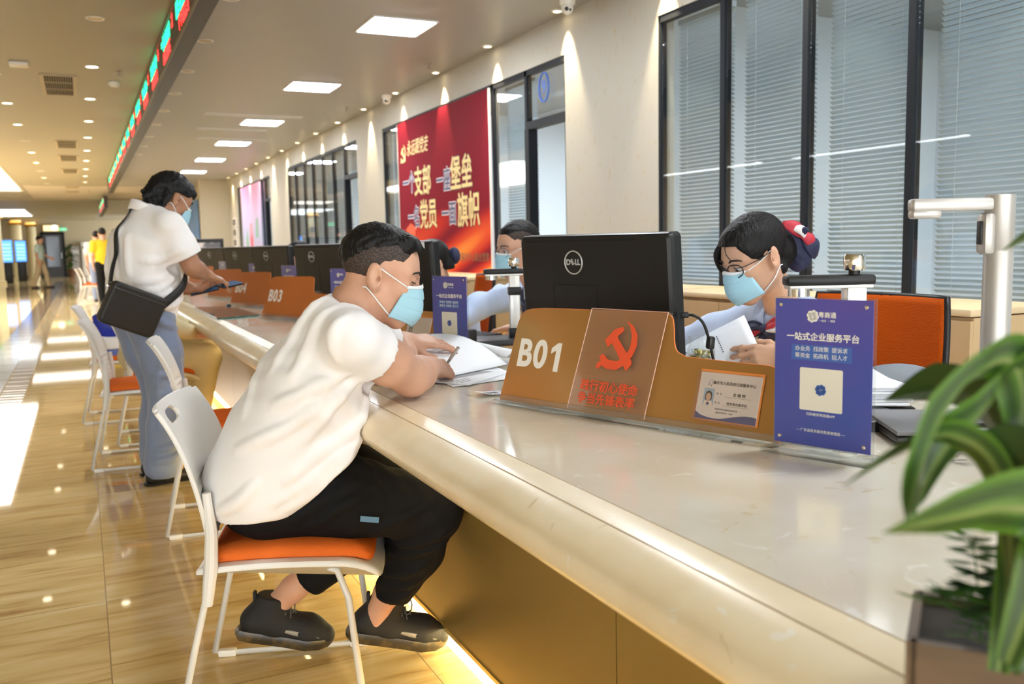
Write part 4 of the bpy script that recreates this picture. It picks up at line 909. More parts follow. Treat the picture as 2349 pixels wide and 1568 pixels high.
def surface(name, D, lo, h, m, parent, flat=False):
    ins = D < 0; nx, ny, nz = D.shape
    cnt = np.zeros((nx - 1, ny - 1, nz - 1), np.uint8)
    for i in (0, 1):
        for j in (0, 1):
            for k in (0, 1): cnt += ins[i:nx - 1 + i, j:ny - 1 + j, k:nz - 1 + k]
    act = (cnt > 0) & (cnt < 8); I, J, K = np.nonzero(act); N = len(I)
    idx = np.full(act.shape, -1, np.int32); idx[I, J, K] = np.arange(N)
    acc = np.zeros((N, 3)); c = np.zeros(N)
    for axis in range(3):
        o1, o2 = [q for q in range(3) if q != axis]
        for u in (0, 1):
            for v in (0, 1):
                a = [0, 0, 0]; a[o1] = u; a[o2] = v; b = list(a); b[axis] = 1
                d0 = D[I + a[0], J + a[1], K + a[2]]; d1 = D[I + b[0], J + b[1], K + b[2]]; x = (d0 < 0) != (d1 < 0)
                t = np.where(x, d0 / np.where(x, d0 - d1, 1), 0)
                p = np.zeros((N, 3)); p[:, o1] = u; p[:, o2] = v; p[:, axis] = t; acc += p * x[:, None]; c += x
    V = (np.stack([I, J, K], 1) + acc / c[:, None]) * h + lo
    F = []
    for axis in range(3):
        o1, o2 = [(1, 2), (2, 0), (0, 1)][axis]
        sl0 = [slice(1, -1)] * 3; sl1 = [slice(1, -1)] * 3; sl0[axis] = slice(0, D.shape[axis] - 1); sl1[axis] = slice(1, D.shape[axis])
        A = ins[tuple(sl0)]; B = ins[tuple(sl1)]; e = np.argwhere(A != B)
        if not len(e): continue
        off = np.ones(3, int); off[axis] = 0; e = e + off
        flip = ins[e[:, 0], e[:, 1], e[:, 2]]
        q = []
        for du, dv in ((0, 0), (-1, 0), (-1, -1), (0, -1)):
            p = e.copy(); p[:, o1] += du; p[:, o2] += dv; q.append(idx[p[:, 0], p[:, 1], p[:, 2]])
        q = np.stack(q, 1); q[~flip] = q[~flip][:, ::-1]; F.append(q)
    F = np.concatenate(F)
    # a little surface relaxation
    E_ = np.concatenate([F[:, [0, 1]], F[:, [1, 2]], F[:, [2, 3]], F[:, [3, 0]]])
    for _ in range(2):
        S = np.zeros_like(V); n_ = np.zeros(len(V))
        for d in range(3): S[:, d] = np.bincount(E_[:, 0], V[E_[:, 1], d], len(V)) + np.bincount(E_[:, 1], V[E_[:, 0], d], len(V))
        n_ = np.bincount(E_[:, 0], minlength=len(V)) + np.bincount(E_[:, 1], minlength=len(V)); V = V * .5 + .5 * S / np.maximum(n_, 1)[:, None]
    me = bpy.data.meshes.new(name); me.vertices.add(len(V)); me.vertices.foreach_set('co', V.astype(np.float32).ravel())
    me.loops.add(F.size); me.loops.foreach_set('vertex_index', F.astype(np.int32).ravel()); me.polygons.add(len(F))
    me.polygons.foreach_set('loop_start', np.arange(0, F.size, 4, dtype=np.int32)); me.update(calc_edges=True)
    me.shade_smooth(); me.materials.append(m)
    o = bpy.data.objects.new(name, me); C.objects.link(o)
    if parent: o.parent = parent
    return o
def smn(a, b, k):
    q = np.maximum(k - np.abs(a - b), 0); return np.minimum(a, b) - q * q / (4 * k)
def folds(amp, *waves):
    """cloth folds: soft ridges; each wave = (direction, wavelength, warp)"""
    def f(X, Y, Z):
        r = 0
        for d, wl, wp in waves:
            ph = (X * d[0] + Y * d[1] + Z * d[2]) * 2 * PI / wl
            r = r + np.sin(ph + wp * np.sin(9 * X + 13 * Z + 3 * Y) + wp * np.sin(17 * Y - 11 * Z + 5 * X))
        return -amp * r / len(waves) * (.6 + .4 * np.sin(7 * Z + 11 * X + 5 * Y))
    return f
m_skin = mat('skin', (.64, .37, .25), .5, noise=(14, (.57, .30, .20), .35, .75), spec=.35)
m_skin2 = mat('skin_tan', (.40, .20, .115), .45, noise=(14, (.34, .16, .09), .35, .75), spec=.35)
m_skin3 = mat('skin_light', (.63, .375, .245), .5, noise=(14, (.56, .31, .20), .35, .75), spec=.35)
m_hair = mat('hair_black', (.008, .007, .007), .5, spec=.22, bump=(160, .5, (1, 1, .15)))
m_fade = mat('hair_fade', (.085, .052, .038), .7, noise=(300, (.018, .013, .011), .38, .58))
m_mask = mat('mask_blue', (.36, .62, .74), .75, bump=(90, .05)); m_maskw = mat('mask_white', (.82, .84, .84), .8)
m_brow = mat('brow', (.03, .02, .016), .8)
m_eyew = mat('eye_white', (.75, .70, .66), .3); m_iris = mat('iris', (.02, .012, .008), .15)
def headM(pos, pitch=0, yaw=0, roll=0, sc=1):
    return Matrix.Translation(pos) @ Matrix.Rotation(yaw, 4, 'Z') @ Matrix.Rotation(pitch, 4, 'Y') @ Matrix.Rotation(roll, 4, 'X') @ Matrix.Scale(sc, 4)
def head(F, H, eyes=True):
    sc = H.to_scale()[0]; R = np.array(H.to_3x3()) / sc; T = lambda p: np.array(H @ Vector(p))
    E = lambda c, r, k=.02, rr=None, sub=False: F.ell(T(c), np.array(r) * sc, R if rr is None else R @ np.array(rr), k, sub)
    K = lambda a, b, ra, rb, k=.012, sub=False: F.cap(T(a), T(b), ra * sc, rb * sc, k, None, sub)
    E((-.008, 0, .045), (.098, .075, .083)); E((.03, 0, -.02), (.060, .058, .088), .03); E((.04, 0, .03), (.052, .062, .055), .02)
    for s in (-1, 1):
        K((.0, s * .052, -.055), (.065, s * .016, -.098), .024, .020, .03); E((.060, s * .036, -.018), (.026, .024, .022), .02)
        K((.086, s * .012, .024), (.070, s * .048, .026), .011, .010, .016)
    K((.07, -.012, -.100), (.07, .012, -.100), .019, .019, .02)
    K((.090, 0, .012), (.106, 0, -.024), .008, .011, .016); E((.108, 0, -.030), (.014, .013, .011), .010)
    for s in (-1, 1): E((.098, s * .011, -.034), (.010, .008, .008), .008); E((.092, s * .031, .008), (.016, .017, .011), .012, sub=True)
    K((.088, -.016, -.058), (.088, .016, -.058), .008, .008, .008); K((.085, -.014, -.070), (.085, .014, -.070), .009, .009, .008)
    for s in (-1, 1):
        rr = Matrix.Rotation(s * .38, 3, 'Z') @ Matrix.Rotation(-.18, 3, 'Y')
        E((-.012, s * .083, -.001), (.0215, .0075, .036), .005, rr); E((-.008, s * .074, -.008), (.016, .012, .026), .01, rr)
        E((-.005, s * .093, .001), (.0125, .0085, .022), .004, rr, sub=True); E((.002, s * .080, -.006), (.006, .006, .008), .004, sub=True); E((.006, s * .079, -.006), (.004, .005, .006), .003); E((-.001, s * .076, -.034), (.008, .006, .009), .006)
    for s in (-1, 1): E((.080, s * .031, .008), (.0125, .0125, .0125), .003); E((.0805, s * .031, .0125), (.0145, .016, .0085), .004)
def face_bits(H, parent, closed=False, eyes=True, brows=True):
    if brows:
        for s in (-1, 1):
            mb = MB(); mb.tube([H @ Vector(p) for p in spline([(.0995, s * .013, .026), (.0985, s * .028, .0325), (.088, s * .046, .030), (.078, s * .054, .024)], 5)], [.0012] + [.0030] * 10 + [.0024] * 4 + [.0012], 6); mb.build('eyebrow', m_brow, parent, smooth=180)
    for s in (-1, 1):
        mb = MB(); up = .001 if not closed else -.003
        mb.tube([H @ Vector(p) for p in spline([(.0905, s * .017, .006), (.0935, s * .026, up + .006), (.0915, s * .037, up + .006), (.083, s * .047, .006)], 5)], .0013, 6); mb.build('eyelash', m_brow, parent, smooth=180)
        if eyes and not closed:
            mb = MB(); mb.ball(H @ Vector((.0815, s * .031, .006)), .0122, 8); mb.build('eyeball', m_eyew, parent, smooth=180)
            mb = MB(); mb.ball(H @ Vector((.0893, s * .031, .0015)), .0056, 6); mb.build('iris', m_iris, parent, smooth=180)
def mask(H, parent, wide=1.0):
    """pleated surgical mask with ear loops"""
    def fn(u, v):
        y = (u - .5) * 2; a = abs(y)
        z = .004 + (-.112 - .004) * v - .012 * a * (1 - v) * 1.0 + .012 * a * v * 1.6
        x0 = .1245 - .020 * (1 - v) ** 2 * .6 + .006 * math.sin(PI * v) - .016 * max(0, v - .72) / .28
        x = x0 - (x0 - .074 + .030 * v) * a ** 2.4
        yy = y * wide * (.056 + .008 * v)
        pl = .0026 * (((v * 3.2) % 1.0) - .5) * (1 - a ** 4) if .08 < v < .94 else 0
        return H @ Vector((x + pl, yy, z))
    mb = MB(); mb.grid(fn, 29, 34); o = mb.build('face_mask', m_mask, parent, smooth=180, solid=.0016)
    mb = MB(); mb.grid(lambda u, v: fn(u, -.02 + .085 * v) + (H.to_3x3() @ Vector((.0016, 0, 0))), 29, 4); mb.build('mask_band', m_maskw, o, smooth=180, solid=.0012)
    for s in (0, 1):
        y = -1 if s == 0 else 1
        top = Vector((.075, y * .057 * wide, -.010)); bot = Vector((.045, y * .064 * wide, -.088))
        for q, e in ((top, Vector((-.012, y * .082, .026))), (bot, Vector((-.022, y * .078, -.034)))):
            mid = (q + e) / 2 + Vector((0, y * .009, 0)); mb = MB(); mb.tube([H @ p for p in spline([q, mid, e, e + Vector((-.012, -y * .004, (.0 if q is top else .0)))], 6)], .0018, 6); mb.build('ear_loop', m_maskw, o, smooth=180)
    return o
def hand(F, wrist, fwd, back, thumb, curl=((.3, .4, .3),) * 4, th=(.2, .3), sc=1, spread=.06, k=.006):
    """palm, four unequal jointed fingers, opposed thumb. fwd = along the fingers, back = out of the back of the hand, thumb = towards the thumb side"""
    x = Vector(fwd).normalized(); z = Vector(back); z = (z - x * z.dot(x)).normalized(); y = Vector(thumb); y = (y - x * y.dot(x) - z * y.dot(z)).normalized(); w0 = Vector(wrist)
    P = lambda a, b, c: w0 + (x * a + y * b + z * c) * sc
    ys = (.030, .010, -.010, -.028); kx = (.088, .092, .087, .078); L = ((.042, .026, .020), (.046, .030, .021), (.043, .027, .020), (.033, .020, .018)); rr = (.0092, .0094, .0090, .0078)
    F.cap(P(-.03, 0, 0), P(.02, 0, 0), .026 * sc, .024 * sc, .02, (y, 1.25))
    for i in range(4):
        F.cap(P(.012, ys[i] * .55, 0), P(kx[i], ys[i], .002), .0150 * sc, .0112 * sc, .012)
        p = P(kx[i], ys[i], .002); a = 0; sp = spread * (1.5 - i) * .7
        for j in range(3):
            a += curl[i][j]; d = (x * math.cos(sp) + y * math.sin(sp)) * math.cos(a) - z * math.sin(a)
            q = p + d * L[i][j] * sc; F.cap(p, q, rr[i] * sc * (1 - .09 * j), rr[i] * sc * (1 - .09 * (j + 1)), k); p = q
    F.cap(P(.018, .010, -.010), P(.050, .026, -.012), .0165 * sc, .0135 * sc, .012)
    p = P(.022, .020, -.010); a0, a1 = th
    q = p + (x * math.cos(.75) + y * math.sin(.75) - z * .25).normalized() * .042 * sc; F.cap(p, q, .0145 * sc, .0115 * sc, .01); p = q
    q = p + (x * math.cos(.35) + y * math.sin(.35 - a0) - z * (.2 + a0)).normalized() * .032 * sc; F.cap(p, q, .0112 * sc, .0100 * sc, k); p = q
    q = p + (x * math.cos(.2) + y * math.sin(.1 - a1) - z * (.2 + a1)).normalized() * .026 * sc; F.cap(p, q, .0100 * sc, .0080 * sc, k)
def hairpart(name, H, ells, cutline, m_, parent, h=.004, rough=.0, extra=None, taper=0, tw=.03):
    """hair shell: ells in head space; cutline(x,|y|,z) > 0 keeps hair"""
    F = Fig(); sc = H.to_scale()[0]; R = np.array(H.to_3x3()) / sc
    for c, r in ells: F.ell(np.array(H @ Vector(c)), np.array(r) * sc, R, .015)
    if extra:
        for a, b, ra, rb in extra: F.cap(np.array(H @ Vector(a)), np.array(H @ Vector(b)), ra * sc, rb * sc, .02)
    Hi = np.array(H.inverted())
    def loc(X, Y, Z): return [Hi[i, 0] * X + Hi[i, 1] * Y + Hi[i, 2] * Z + Hi[i, 3] for i in range(3)]
    def cut(D, X, Y, Z):
        x, y, z = loc(X, Y, Z); q = cutline(x, y, z); return np.maximum(D + (taper * np.clip(1 - q / tw, 0, 1.5) if taper else 0), -q)
    def disp(X, Y, Z):
        x, y, z = loc(X, Y, Z)
        return rough * (np.sin(210 * x + 60 * y + 4 * np.sin(60 * z + 30 * y)) * np.sin(240 * y + 50 * x + 3 * np.sin(50 * z)) + .6 * np.sin(95 * x + 130 * y - 70 * z))
    return F.mesh(name, m_, parent, h, cut, disp if rough else None)
def shoe(parent, heel, toe, up, m_u, m_s, sport=True, sc=1.0):
    """shoe between heel and toe points of the sole; up = sole normal"""
    x = Vector(toe) - Vector(heel); Ln = x.length; x.normalize(); z = Vector(up); z = (z - x * z.dot(x)).normalized(); y = z.cross(x); h0 = Vector(heel)
    P = lambda a, b, c: np.array(h0 + x * a * Ln + y * b + z * c); w = np.array(y); F = Fig()
    th = .030 if sport else .014
    F.cap(P(.13, 0, th + .022), P(.35, 0, th + .020), .034, .036, .03); F.cap(P(.35, 0, th + .020), P(.72, .004, th + .014), .036, .042, .03); F.cap(P(.72, .004, th + .014), P(.90, 0, th + .008), .042, .030, .03)
    F.cap(P(.15, 0, th + .03), P(.27 if sport else .20, 0, th + .098 if sport else th + .05), .034, .041 if sport else .034, .03)
    F.cap(P(.30, 0, th + .05), P(.58, 0, th + .025), .030, .026, .03)
    if sport: F.cap(P(.30, 0, th + .055), P(.36, 0, th + .092), .032, .027, .02)
    zc = np.array(z); hz = np.array(h0)
    def cut(D, X, Y, Z):
        q = (X - hz[0]) * zc[0] + (Y - hz[1]) * zc[1] + (Z - hz[2]) * zc[2]; return np.maximum(D, np.maximum(th * .7 - q, q - (th + .105 if sport else th + .065)))
    s = F.mesh('shoe', m_u, parent, .0045, cut)
    out = [(.0, .028), (.10, .034), (.30, .035), (.5, .038), (.72, .046), (.88, .036), (.97, .018), (1.0, .002)]
    pr = [(-.03, .0)] + [(a, b) for a, b in out] + [(a, -b) for a, b in out[::-1]]; mb = MB(); n = len(pr); vs = []
    lay = ((0, .94), (.006, 1.0), (th * .6, 1.05), (th, .98)) if sport else ((0, .98), (th * .9, 1.02), (th, .97))
    for zz, q in lay:
        for a, b in pr:
            rk = .012 * max(0, (a - .7) / .3) ** 2 if sport else .004 * max(0, (a - .8) / .2)
            vs.append(h0 + x * ((a - .5) * (1 + (q - 1) * .5) + .5) * Ln + y * b * q + z * (zz + rk))
    fs = [(i * n + k, i * n + (k + 1) % n, (i + 1) * n + (k + 1) % n, (i + 1) * n + k) for i in range(len(lay) - 1) for k in range(n)] + [list(range(n))[::-1], list(range((len(lay) - 1) * n, len(lay) * n))]
    mb.add(vs, fs); mb.build('sole', m_s, s, smooth=40)
    return s, P
# ================================================================ the man writing at the counter
YAWM = math.atan2(-.3102, .9507)
wr = thing('person', 'person in white t-shirt and black trousers seated writing at the counter', 'person', (.27, 2.36, 0), YAWM)
m_tee = mat('tee_white', (.87, .845, .84), .85, bump=(7, .12, (1, 1, .6)), sheen=.2)
m_trk = mat('trouser_black', (.009, .009, .010), .75, spec=.12, bump=(14, .4, (1, 1, .5)))
H = headM((.443, .0, 1.094), pitch=.26)
def w_body():
    F = Fig(); head(F, H)
    F.chain([np.array(H @ Vector((-.022, 0, -.045))), (.395, 0, 1.035), (.365, 0, .985)], [.056, .058, .07], .03)
    F.chain([(.12, 0, .57), (.18, 0, .69), (.265, 0, .81), (.33, 0, .91), (.36, 0, .98)], [.10, .105, .105, .09, .06], .04, ((0, 1, 0), 1.4))
    for s, sh, el, wr_ in ((-1, (.385, -.185, .945), (.515, .040, .822), (.585, .275, .812)), (1, (.40, .19, .945), (.49, .40, .815), (.505, .56, .862))):
        F.chain([(.345, s * .05, .975), sh], [.05, .050], .02); mid = tuple(np.array(sh) * .45 + np.array(el) * .55)
        F.chain([sh, mid, el], [.052, .057, .052], .025)
        fm = tuple(np.array(el) * .65 + np.array(wr_) * .35); F.chain([el, fm, wr_], [.047, .046, .029], .025)
    hand(F, (.583, .280, .812), (.06, .085, -.022), (.35, -.55, .75), (.3, .9, .55), curl=((.75, .95, .3), (.85, .95, .35), (.95, 1.0, .4), (1.0, 1.0, .4)), th=(.25, .25))
    hand(F, (.51, .565, .862), (.9, .25, -.06), (-.1, -.45, .9), (.2, -1, -.3), curl=((.15, .25, .2), (.2, .3, .2), (.25, .3, .25), (.3, .3, .3)), th=(-.05, .1))
    for s, hp, kn, an in ((-1, (.12, -.095, .55), (.555, -.055, .485), (.432, .080, .215)), (1, (.12, .095, .55), (.52, .135, .49), (.165, .182, .205))):
        F.chain([hp, kn, an], [.075, .055, .036], .02)
        if s < 0: F.chain([an, (.392, .098, .13)], [.034, .034], .02)
        else: F.chain([an, (.082, .182, .13)], [.034, .034], .02)
    return F.mesh('body', m_skin, wr, .004)
w_body()
def w_shirt():
    F = Fig(); W = ((0, 1, 0), 1.52)
    F.chain([(.125, 0, .52), (.125, 0, .57), (.18, 0, .69), (.262, 0, .81), (.328, 0, .908)], [.140, .139, .132, .127, .112], .05, W); F.chain([(.328, 0, .908), (.368, 0, .985)], [.105, .072], .05, ((0, 1, 0), 1.35))
    F.ell((.30, 0, .72), (.085, .14, .09), None, .06)
    for s in (-1, 1): F.cap((.16, s * .088, .57), (.31, s * .080, .605), .116, .112, .04)
    for s, sh, el in ((-1, (.378, -.178, .948), (.515, .040, .822)), (1, (.395, .185, .948), (.49, .40, .815))):
        sh = np.array(sh); el = np.array(el); F.chain([(.335, s * .05, .965), tuple(sh)], [.078, .067], .045)
        d = el - sh; F.chain([tuple(sh), tuple(sh + d * .30), tuple(sh + d * .56)], [.068, .069, .072], .025)
    for p_ in (((.36, -.2, .87), (.28, -.2, .84), (.19, -.2, .80)), ((.38, -.2, .85), (.31, -.2, .78), (.26, -.2, .72)), ((.36, -.2, .73), (.28, -.2, .67), (.21, -.2, .62)), ((.38, -.2, .69), (.28, -.2, .62), (.18, -.2, .57)), ((.35, -.2, .64), (.27, -.2, .585), (.20, -.2, .55)), ((.30, -.2, .80), (.20, -.2, .74), (.10, -.2, .70)), ((.40, -.2, .80), (.38, -.2, .74), (.33, -.2, .69)), ((.14, -.2, .62), (.10, -.2, .58), (.05, -.2, .55))): F.crease(p_, (0, -1, .05))
    for p_ in (((.36, -.12, 1.0), (.28, -.15, .95), (.22, -.19, .88)), ((.33, -.05, 1.02), (.24, -.09, .96), (.17, -.14, .88)), ((.40, -.2, .98), (.36, -.22, .93), (.35, -.22, .87)), ((.20, .02, .90), (.15, -.06, .84), (.12, -.14, .77))): F.crease(p_, (-.75, -.35, .55), .012)
    F.set_creases()
    sh = np.array((.378, -.178, .948)); el = np.array((.515, .040, .822)); dn = (el - sh) / np.linalg.norm(el - sh); sh2 = np.array((.395, .185, .948)); el2 = np.array((.49, .40, .815)); dn2 = (el2 - sh2) / np.linalg.norm(el2 - sh2)
    def cut(D, X, Y, Z):
        hem = .518 + np.where(X < .12, .3, 2.3) * (X - .12) ** 2 + .006 * np.sin(40 * Y + 30 * X); D = np.maximum(D, hem - Z)
        for s_, d_, L in ((sh, dn, .085), (sh2, dn2, .10)):
            q = (X - s_[0]) * d_[0] + (Y - s_[1]) * d_[1] + (Z - s_[2]) * d_[2] - L
            q0 = q + L; near = np.sqrt(np.maximum((X - s_[0] - d_[0] * q0) ** 2 + (Y - s_[1] - d_[1] * q0) ** 2 + (Z - s_[2] - d_[2] * q0) ** 2, 0)) - .098 + .5 * np.maximum(0, .05 - q) * (q > 0)
            D = np.maximum(D, np.where((near < 0) & (np.abs(Y) > .02), q, -1))
        nk = (X - .375) * .55 + (Z - 1.012) * .83; D = np.maximum(D, np.where((np.abs(Y) < .11) & (X > .27), nk, -1)); return D
    # hollow the inside so the hem and sleeves read as cloth
    return F.mesh('shirt', m_tee, wr, .005, cut, folds(.0030, ((1, .3, -.6), .13, .9), ((.4, .8, .9), .09, 1.2)))
w_shirt()
def w_trousers():
    F = Fig(); F.cap((.125, -.085, .560), (.125, .085, .560), .106, .106, .04); F.cap((.20, -.07, .580), (.20, .07, .580), .090, .090, .05); F.cap((.27, -.09, .60), (.30, -.03, .635), .05, .03, .04)
    F.chain([(.17, -.090, .55), (.34, -.085, .540), (.548, -.055, .487)], [.102, .097, .084], .04); F.chain([(.548, -.055, .487), (.51, .015, .36), (.452, .070, .222)], [.082, .074, .054], .04)
    F.chain([(.15, .095, .55), (.34, .11, .530), (.52, .135, .49)], [.112, .098, .082], .04); F.chain([(.52, .135, .49), (.36, .165, .36), (.222, .182, .238)], [.080, .074, .054], .04)
    for p_ in (((.60, -.1, .45), (.53, -.1, .42), (.46, -.1, .41)), ((.59, -.1, .41), (.52, -.1, .385), (.45, -.1, .38)), ((.54, -.1, .35), (.48, -.1, .32), (.43, -.1, .31)), ((.52, -.1, .30), (.47, -.1, .275), (.41, -.1, .27)), ((.50, -.1, .26), (.46, -.1, .24), (.41, -.1, .235)), ((.36, -.2, .60), (.28, -.2, .56), (.22, -.2, .52)), ((.33, -.2, .61), (.24, -.2, .58), (.17, -.2, .56)), ((.42, -.2, .585), (.33, -.2, .545), (.26, -.2, .50)), ((.55, -.2, .53), (.47, -.2, .50), (.40, -.2, .47))): F.crease(p_, (0, -1, .1), .010)
    for p_ in (((.30, 0, .32), (.25, 0, .29), (.22, 0, .27)), ((.36, 0, .34), (.30, 0, .30), (.26, 0, .26))): F.crease(p_, (0, -1, -.3), .010)
    F.set_creases()
    def cut(D, X, Y, Z):
        for p, n in (((.447, .075, .212), (.25, -.25, .93)), ((.205, .185, .218), (.75, -.1, .66))):
            q = -((X - p[0]) * n[0] + (Y - p[1]) * n[1] + (Z - p[2]) * n[2]); near = np.sqrt((X - p[0]) ** 2 + (Y - p[1]) ** 2 + (Z - p[2]) ** 2) < .14
            D = np.maximum(D, np.where(near, q, -1))
        return D
    o = F.mesh('trousers', m_trk, wr, .005, cut, folds(.0025, ((1, .4, .3), .07, 1.3), ((.2, .6, 1), .06, 1.1)))
    mb = MB(); mb.box((.40, -.187, .508), (.045, .003, .014), rot=Ry(.14)); mb.build('label_tab', mat('tab_blue', (.10, .22, .34), .5), o)
    return o
w_trousers()
m_snk = mat('sneaker_black', (.010, .010, .011), .7, bump=(300, .3)); m_sol = mat('sneaker_sole', (.035, .028, .018), .35, noise=(30, (.11, .075, .03), .5, .7))
for heel, toe, up in (((.318, .095, .085), (.588, .155, .004), (.35, 0, .95)), ((.005, .175, .078), (.262, .195, .014), (.25, 0, .95))):
    s, P = shoe(wr, heel, toe, up, m_snk, m_sol)
    mb = MB()
    for k in range(5):
        a0, a1 = .40 + .06 * k, .44 + .06 * k; mb.tube([P(a0, -.03 + .002 * k, .094 - .008 * k), P((a0 + a1) / 2, 0, .119 - .010 * k), P(a1, .03 - .002 * k, .093 - .008 * k)], .0022, 5)
        mb.tube([P(a1, -.03 + .002 * k, .093 - .008 * k), P((a0 + a1) / 2, 0, .120 - .010 * k), P(a0, .03 - .002 * k, .094 - .008 * k)], .0022, 5)
    mb.tube([P(.40, 0, .112)] + [P(.42 + .10 * math.sin(q * PI), -.012 + .012 * math.cos(q * 2 * PI), .115 + .022 * math.sin(q * 2 * PI)) for q in [i / 10 for i in range(11)]], .0022, 5)
    mb.build('laces', mat('lace_grey', (.10, .095, .09), .7), s)
    mb = MB(); mb.grid(lambda u, v: Vector(P(.38 + .46 * u, -.0385 - .003 * math.sin(PI * u), .052 - .010 * u + (v - .5) * .013 * math.sin(PI * min(.98, u + .02)))), 14, 3); mb.build('side_flash', mat('flash_grey', (.30, .28, .25), .3), s, solid=.002)
    mb = MB(); mb.box(tuple(P(.10, 0, .115)), (.010, .022, .05), bev=.004); mb.build('heel_tab', m_snk, s)
# hair: longer top, clipped sides
xs = np.array([-.12, -.09, -.05, -.02, .0, .03, .05, .062, .075, .10]); zs_low = np.array([-.055, -.058, -.05, -.03, .030, .034, .03, .045, .078, .085])
hairpart('short_hair_sides', H, [((-.008, 0, .045), (.1008, .0778, .0858)), ((.04, 0, .03), (.0545, .0645, .0575))], lambda x, y, z: np.minimum(z - np.interp(x, xs, zs_low), .2), m_fade, wr, .0035, .0004, taper=.004, tw=.03)
zs_top = np.array([-.01, .0, .028, .045, .055, .062, .066, .070, .082, .088])
hairpart('hair', H, [((-.010, 0, .046), (.104, .080, .090)), ((.045, 0, .076), (.060, .062, .040))], lambda x, y, z: np.minimum(z - np.interp(x, xs, zs_top), .2), m_hair, wr, .0035, .0022, extra=[((.05, -.035, .092), (.096, -.03, .090), .022, .008), ((.05, 0, .096), (.106, .0, .090), .022, .006), ((.05, .035, .092), (.096, .03, .090), .022, .008)], taper=.010, tw=.035)
face_bits(H, wr, closed=True); mask(H, wr)
# pen and papers in front of the writing man
t = thing('pen', 'grey pen held in the writing man\'s hand', 'pen'); W = wr.matrix_basis
a, b = W @ Vector((.600, .372, .766)), W @ Vector((.668, .345, .862)); t.location = a; d = b - a
mb = MB(); mb.tube([(0, 0, 0), d * .06, d * .10, d * .9, d], [.0006, .002, .0045, .0045, .004], 10); mb.build('barrel', mat('pen_grey', (.25, .24, .23), .3), t); mb = MB(); mb.tube([d * .62, d * .99], .0052, 10); mb.build('cap_end', m_steel, t)
def sheet(name, label, fn, m_=None, nu=16, nv=16, th=.0008, group=None):
    t = thing(name, label, 'paper', (1.15, 2.6, .762), group=group); mb = MB(); mb.grid(lambda u, v: fn(u, v) - Vector((1.15, 2.6, .762)), nu, nv); mb.build('sheet', m_ or m_paper, t, smooth=180, solid=th); return t
def lerp(a, b, t_): return a + (b - a) * t_
def quad(p00, p10, p01, p11, u, v): return lerp(lerp(Vector(p00), Vector(p10), u), lerp(Vector(p01), Vector(p11), u), v)
# form lying on the stone, a second form with a photocopied strip, and the lifted booklet sheet
sheet('form_sheet', 'white form under the writing hand, lying flat on the stone', lambda u, v: quad((.94, 2.36, .7625), (1.19, 2.42, .7625), (.98, 2.75, .7625), (1.24, 2.80, .7625), u, v))
t = sheet('form_sheet', 'white printed form with a grey picture strip beside the B01 sign', lambda u, v: quad((.985, 2.35, .7645), (1.215, 2.53, .7645), (.84, 2.60, .7645), (1.07, 2.78, .7645), u, v))
mb = MB(); M = frame((.985 - 1.15, 2.35 - 2.6, .0032), (.23, .18, 0), (-.18, .23, 0)); mb.prism([(.10, .10), (.27, .06), (.27, .115), (.11, .155)], 0, .0003, M)
for k in range(6): mb.prism([(.03, .04 + k * .016), (.09 + .02 * (k % 3), .04 + k * .016), (.09 + .02 * (k % 3), .043 + k * .016), (.03, .043 + k * .016)], 0, .0003, M)
mb.build('print', mat('print_grey', (.35, .35, .37), .7), t, smooth=0)
def lifted(u, v):
    near = lerp(Vector((.955, 2.50, .768)), Vector((1.26, 2.66, .770)), u); far = lerp(Vector((.955, 3.04, .845)), Vector((1.13, 3.02, .850)), u)
    p = lerp(near, far, v); p.z += .035 * math.sin(PI * v) * (.5 + .5 * u); return p
sheet('booklet_page', 'large white page lifted and bowed under the writing man\'s far hand', lifted, th=.0012)
def curl(u, v):
    a = -.2 + 1.9 * u; return Vector((1.25 + .10 * math.sin(a) + .02, 2.64 + .42 * v + .02, .772 + .055 * (1 - math.cos(a)) - .02 * u))
sheet('booklet_page', 'white page curling up at its right end behind the B01 sign', lambda u, v: Vector((1.262 + .10 * u - .10 * v, 2.67 + .33 * v, .772 + .075 * math.sin(PI * (.15 + .85 * u)) * (.6 + .4 * v) * (1 - .35 * u))), th=.001)
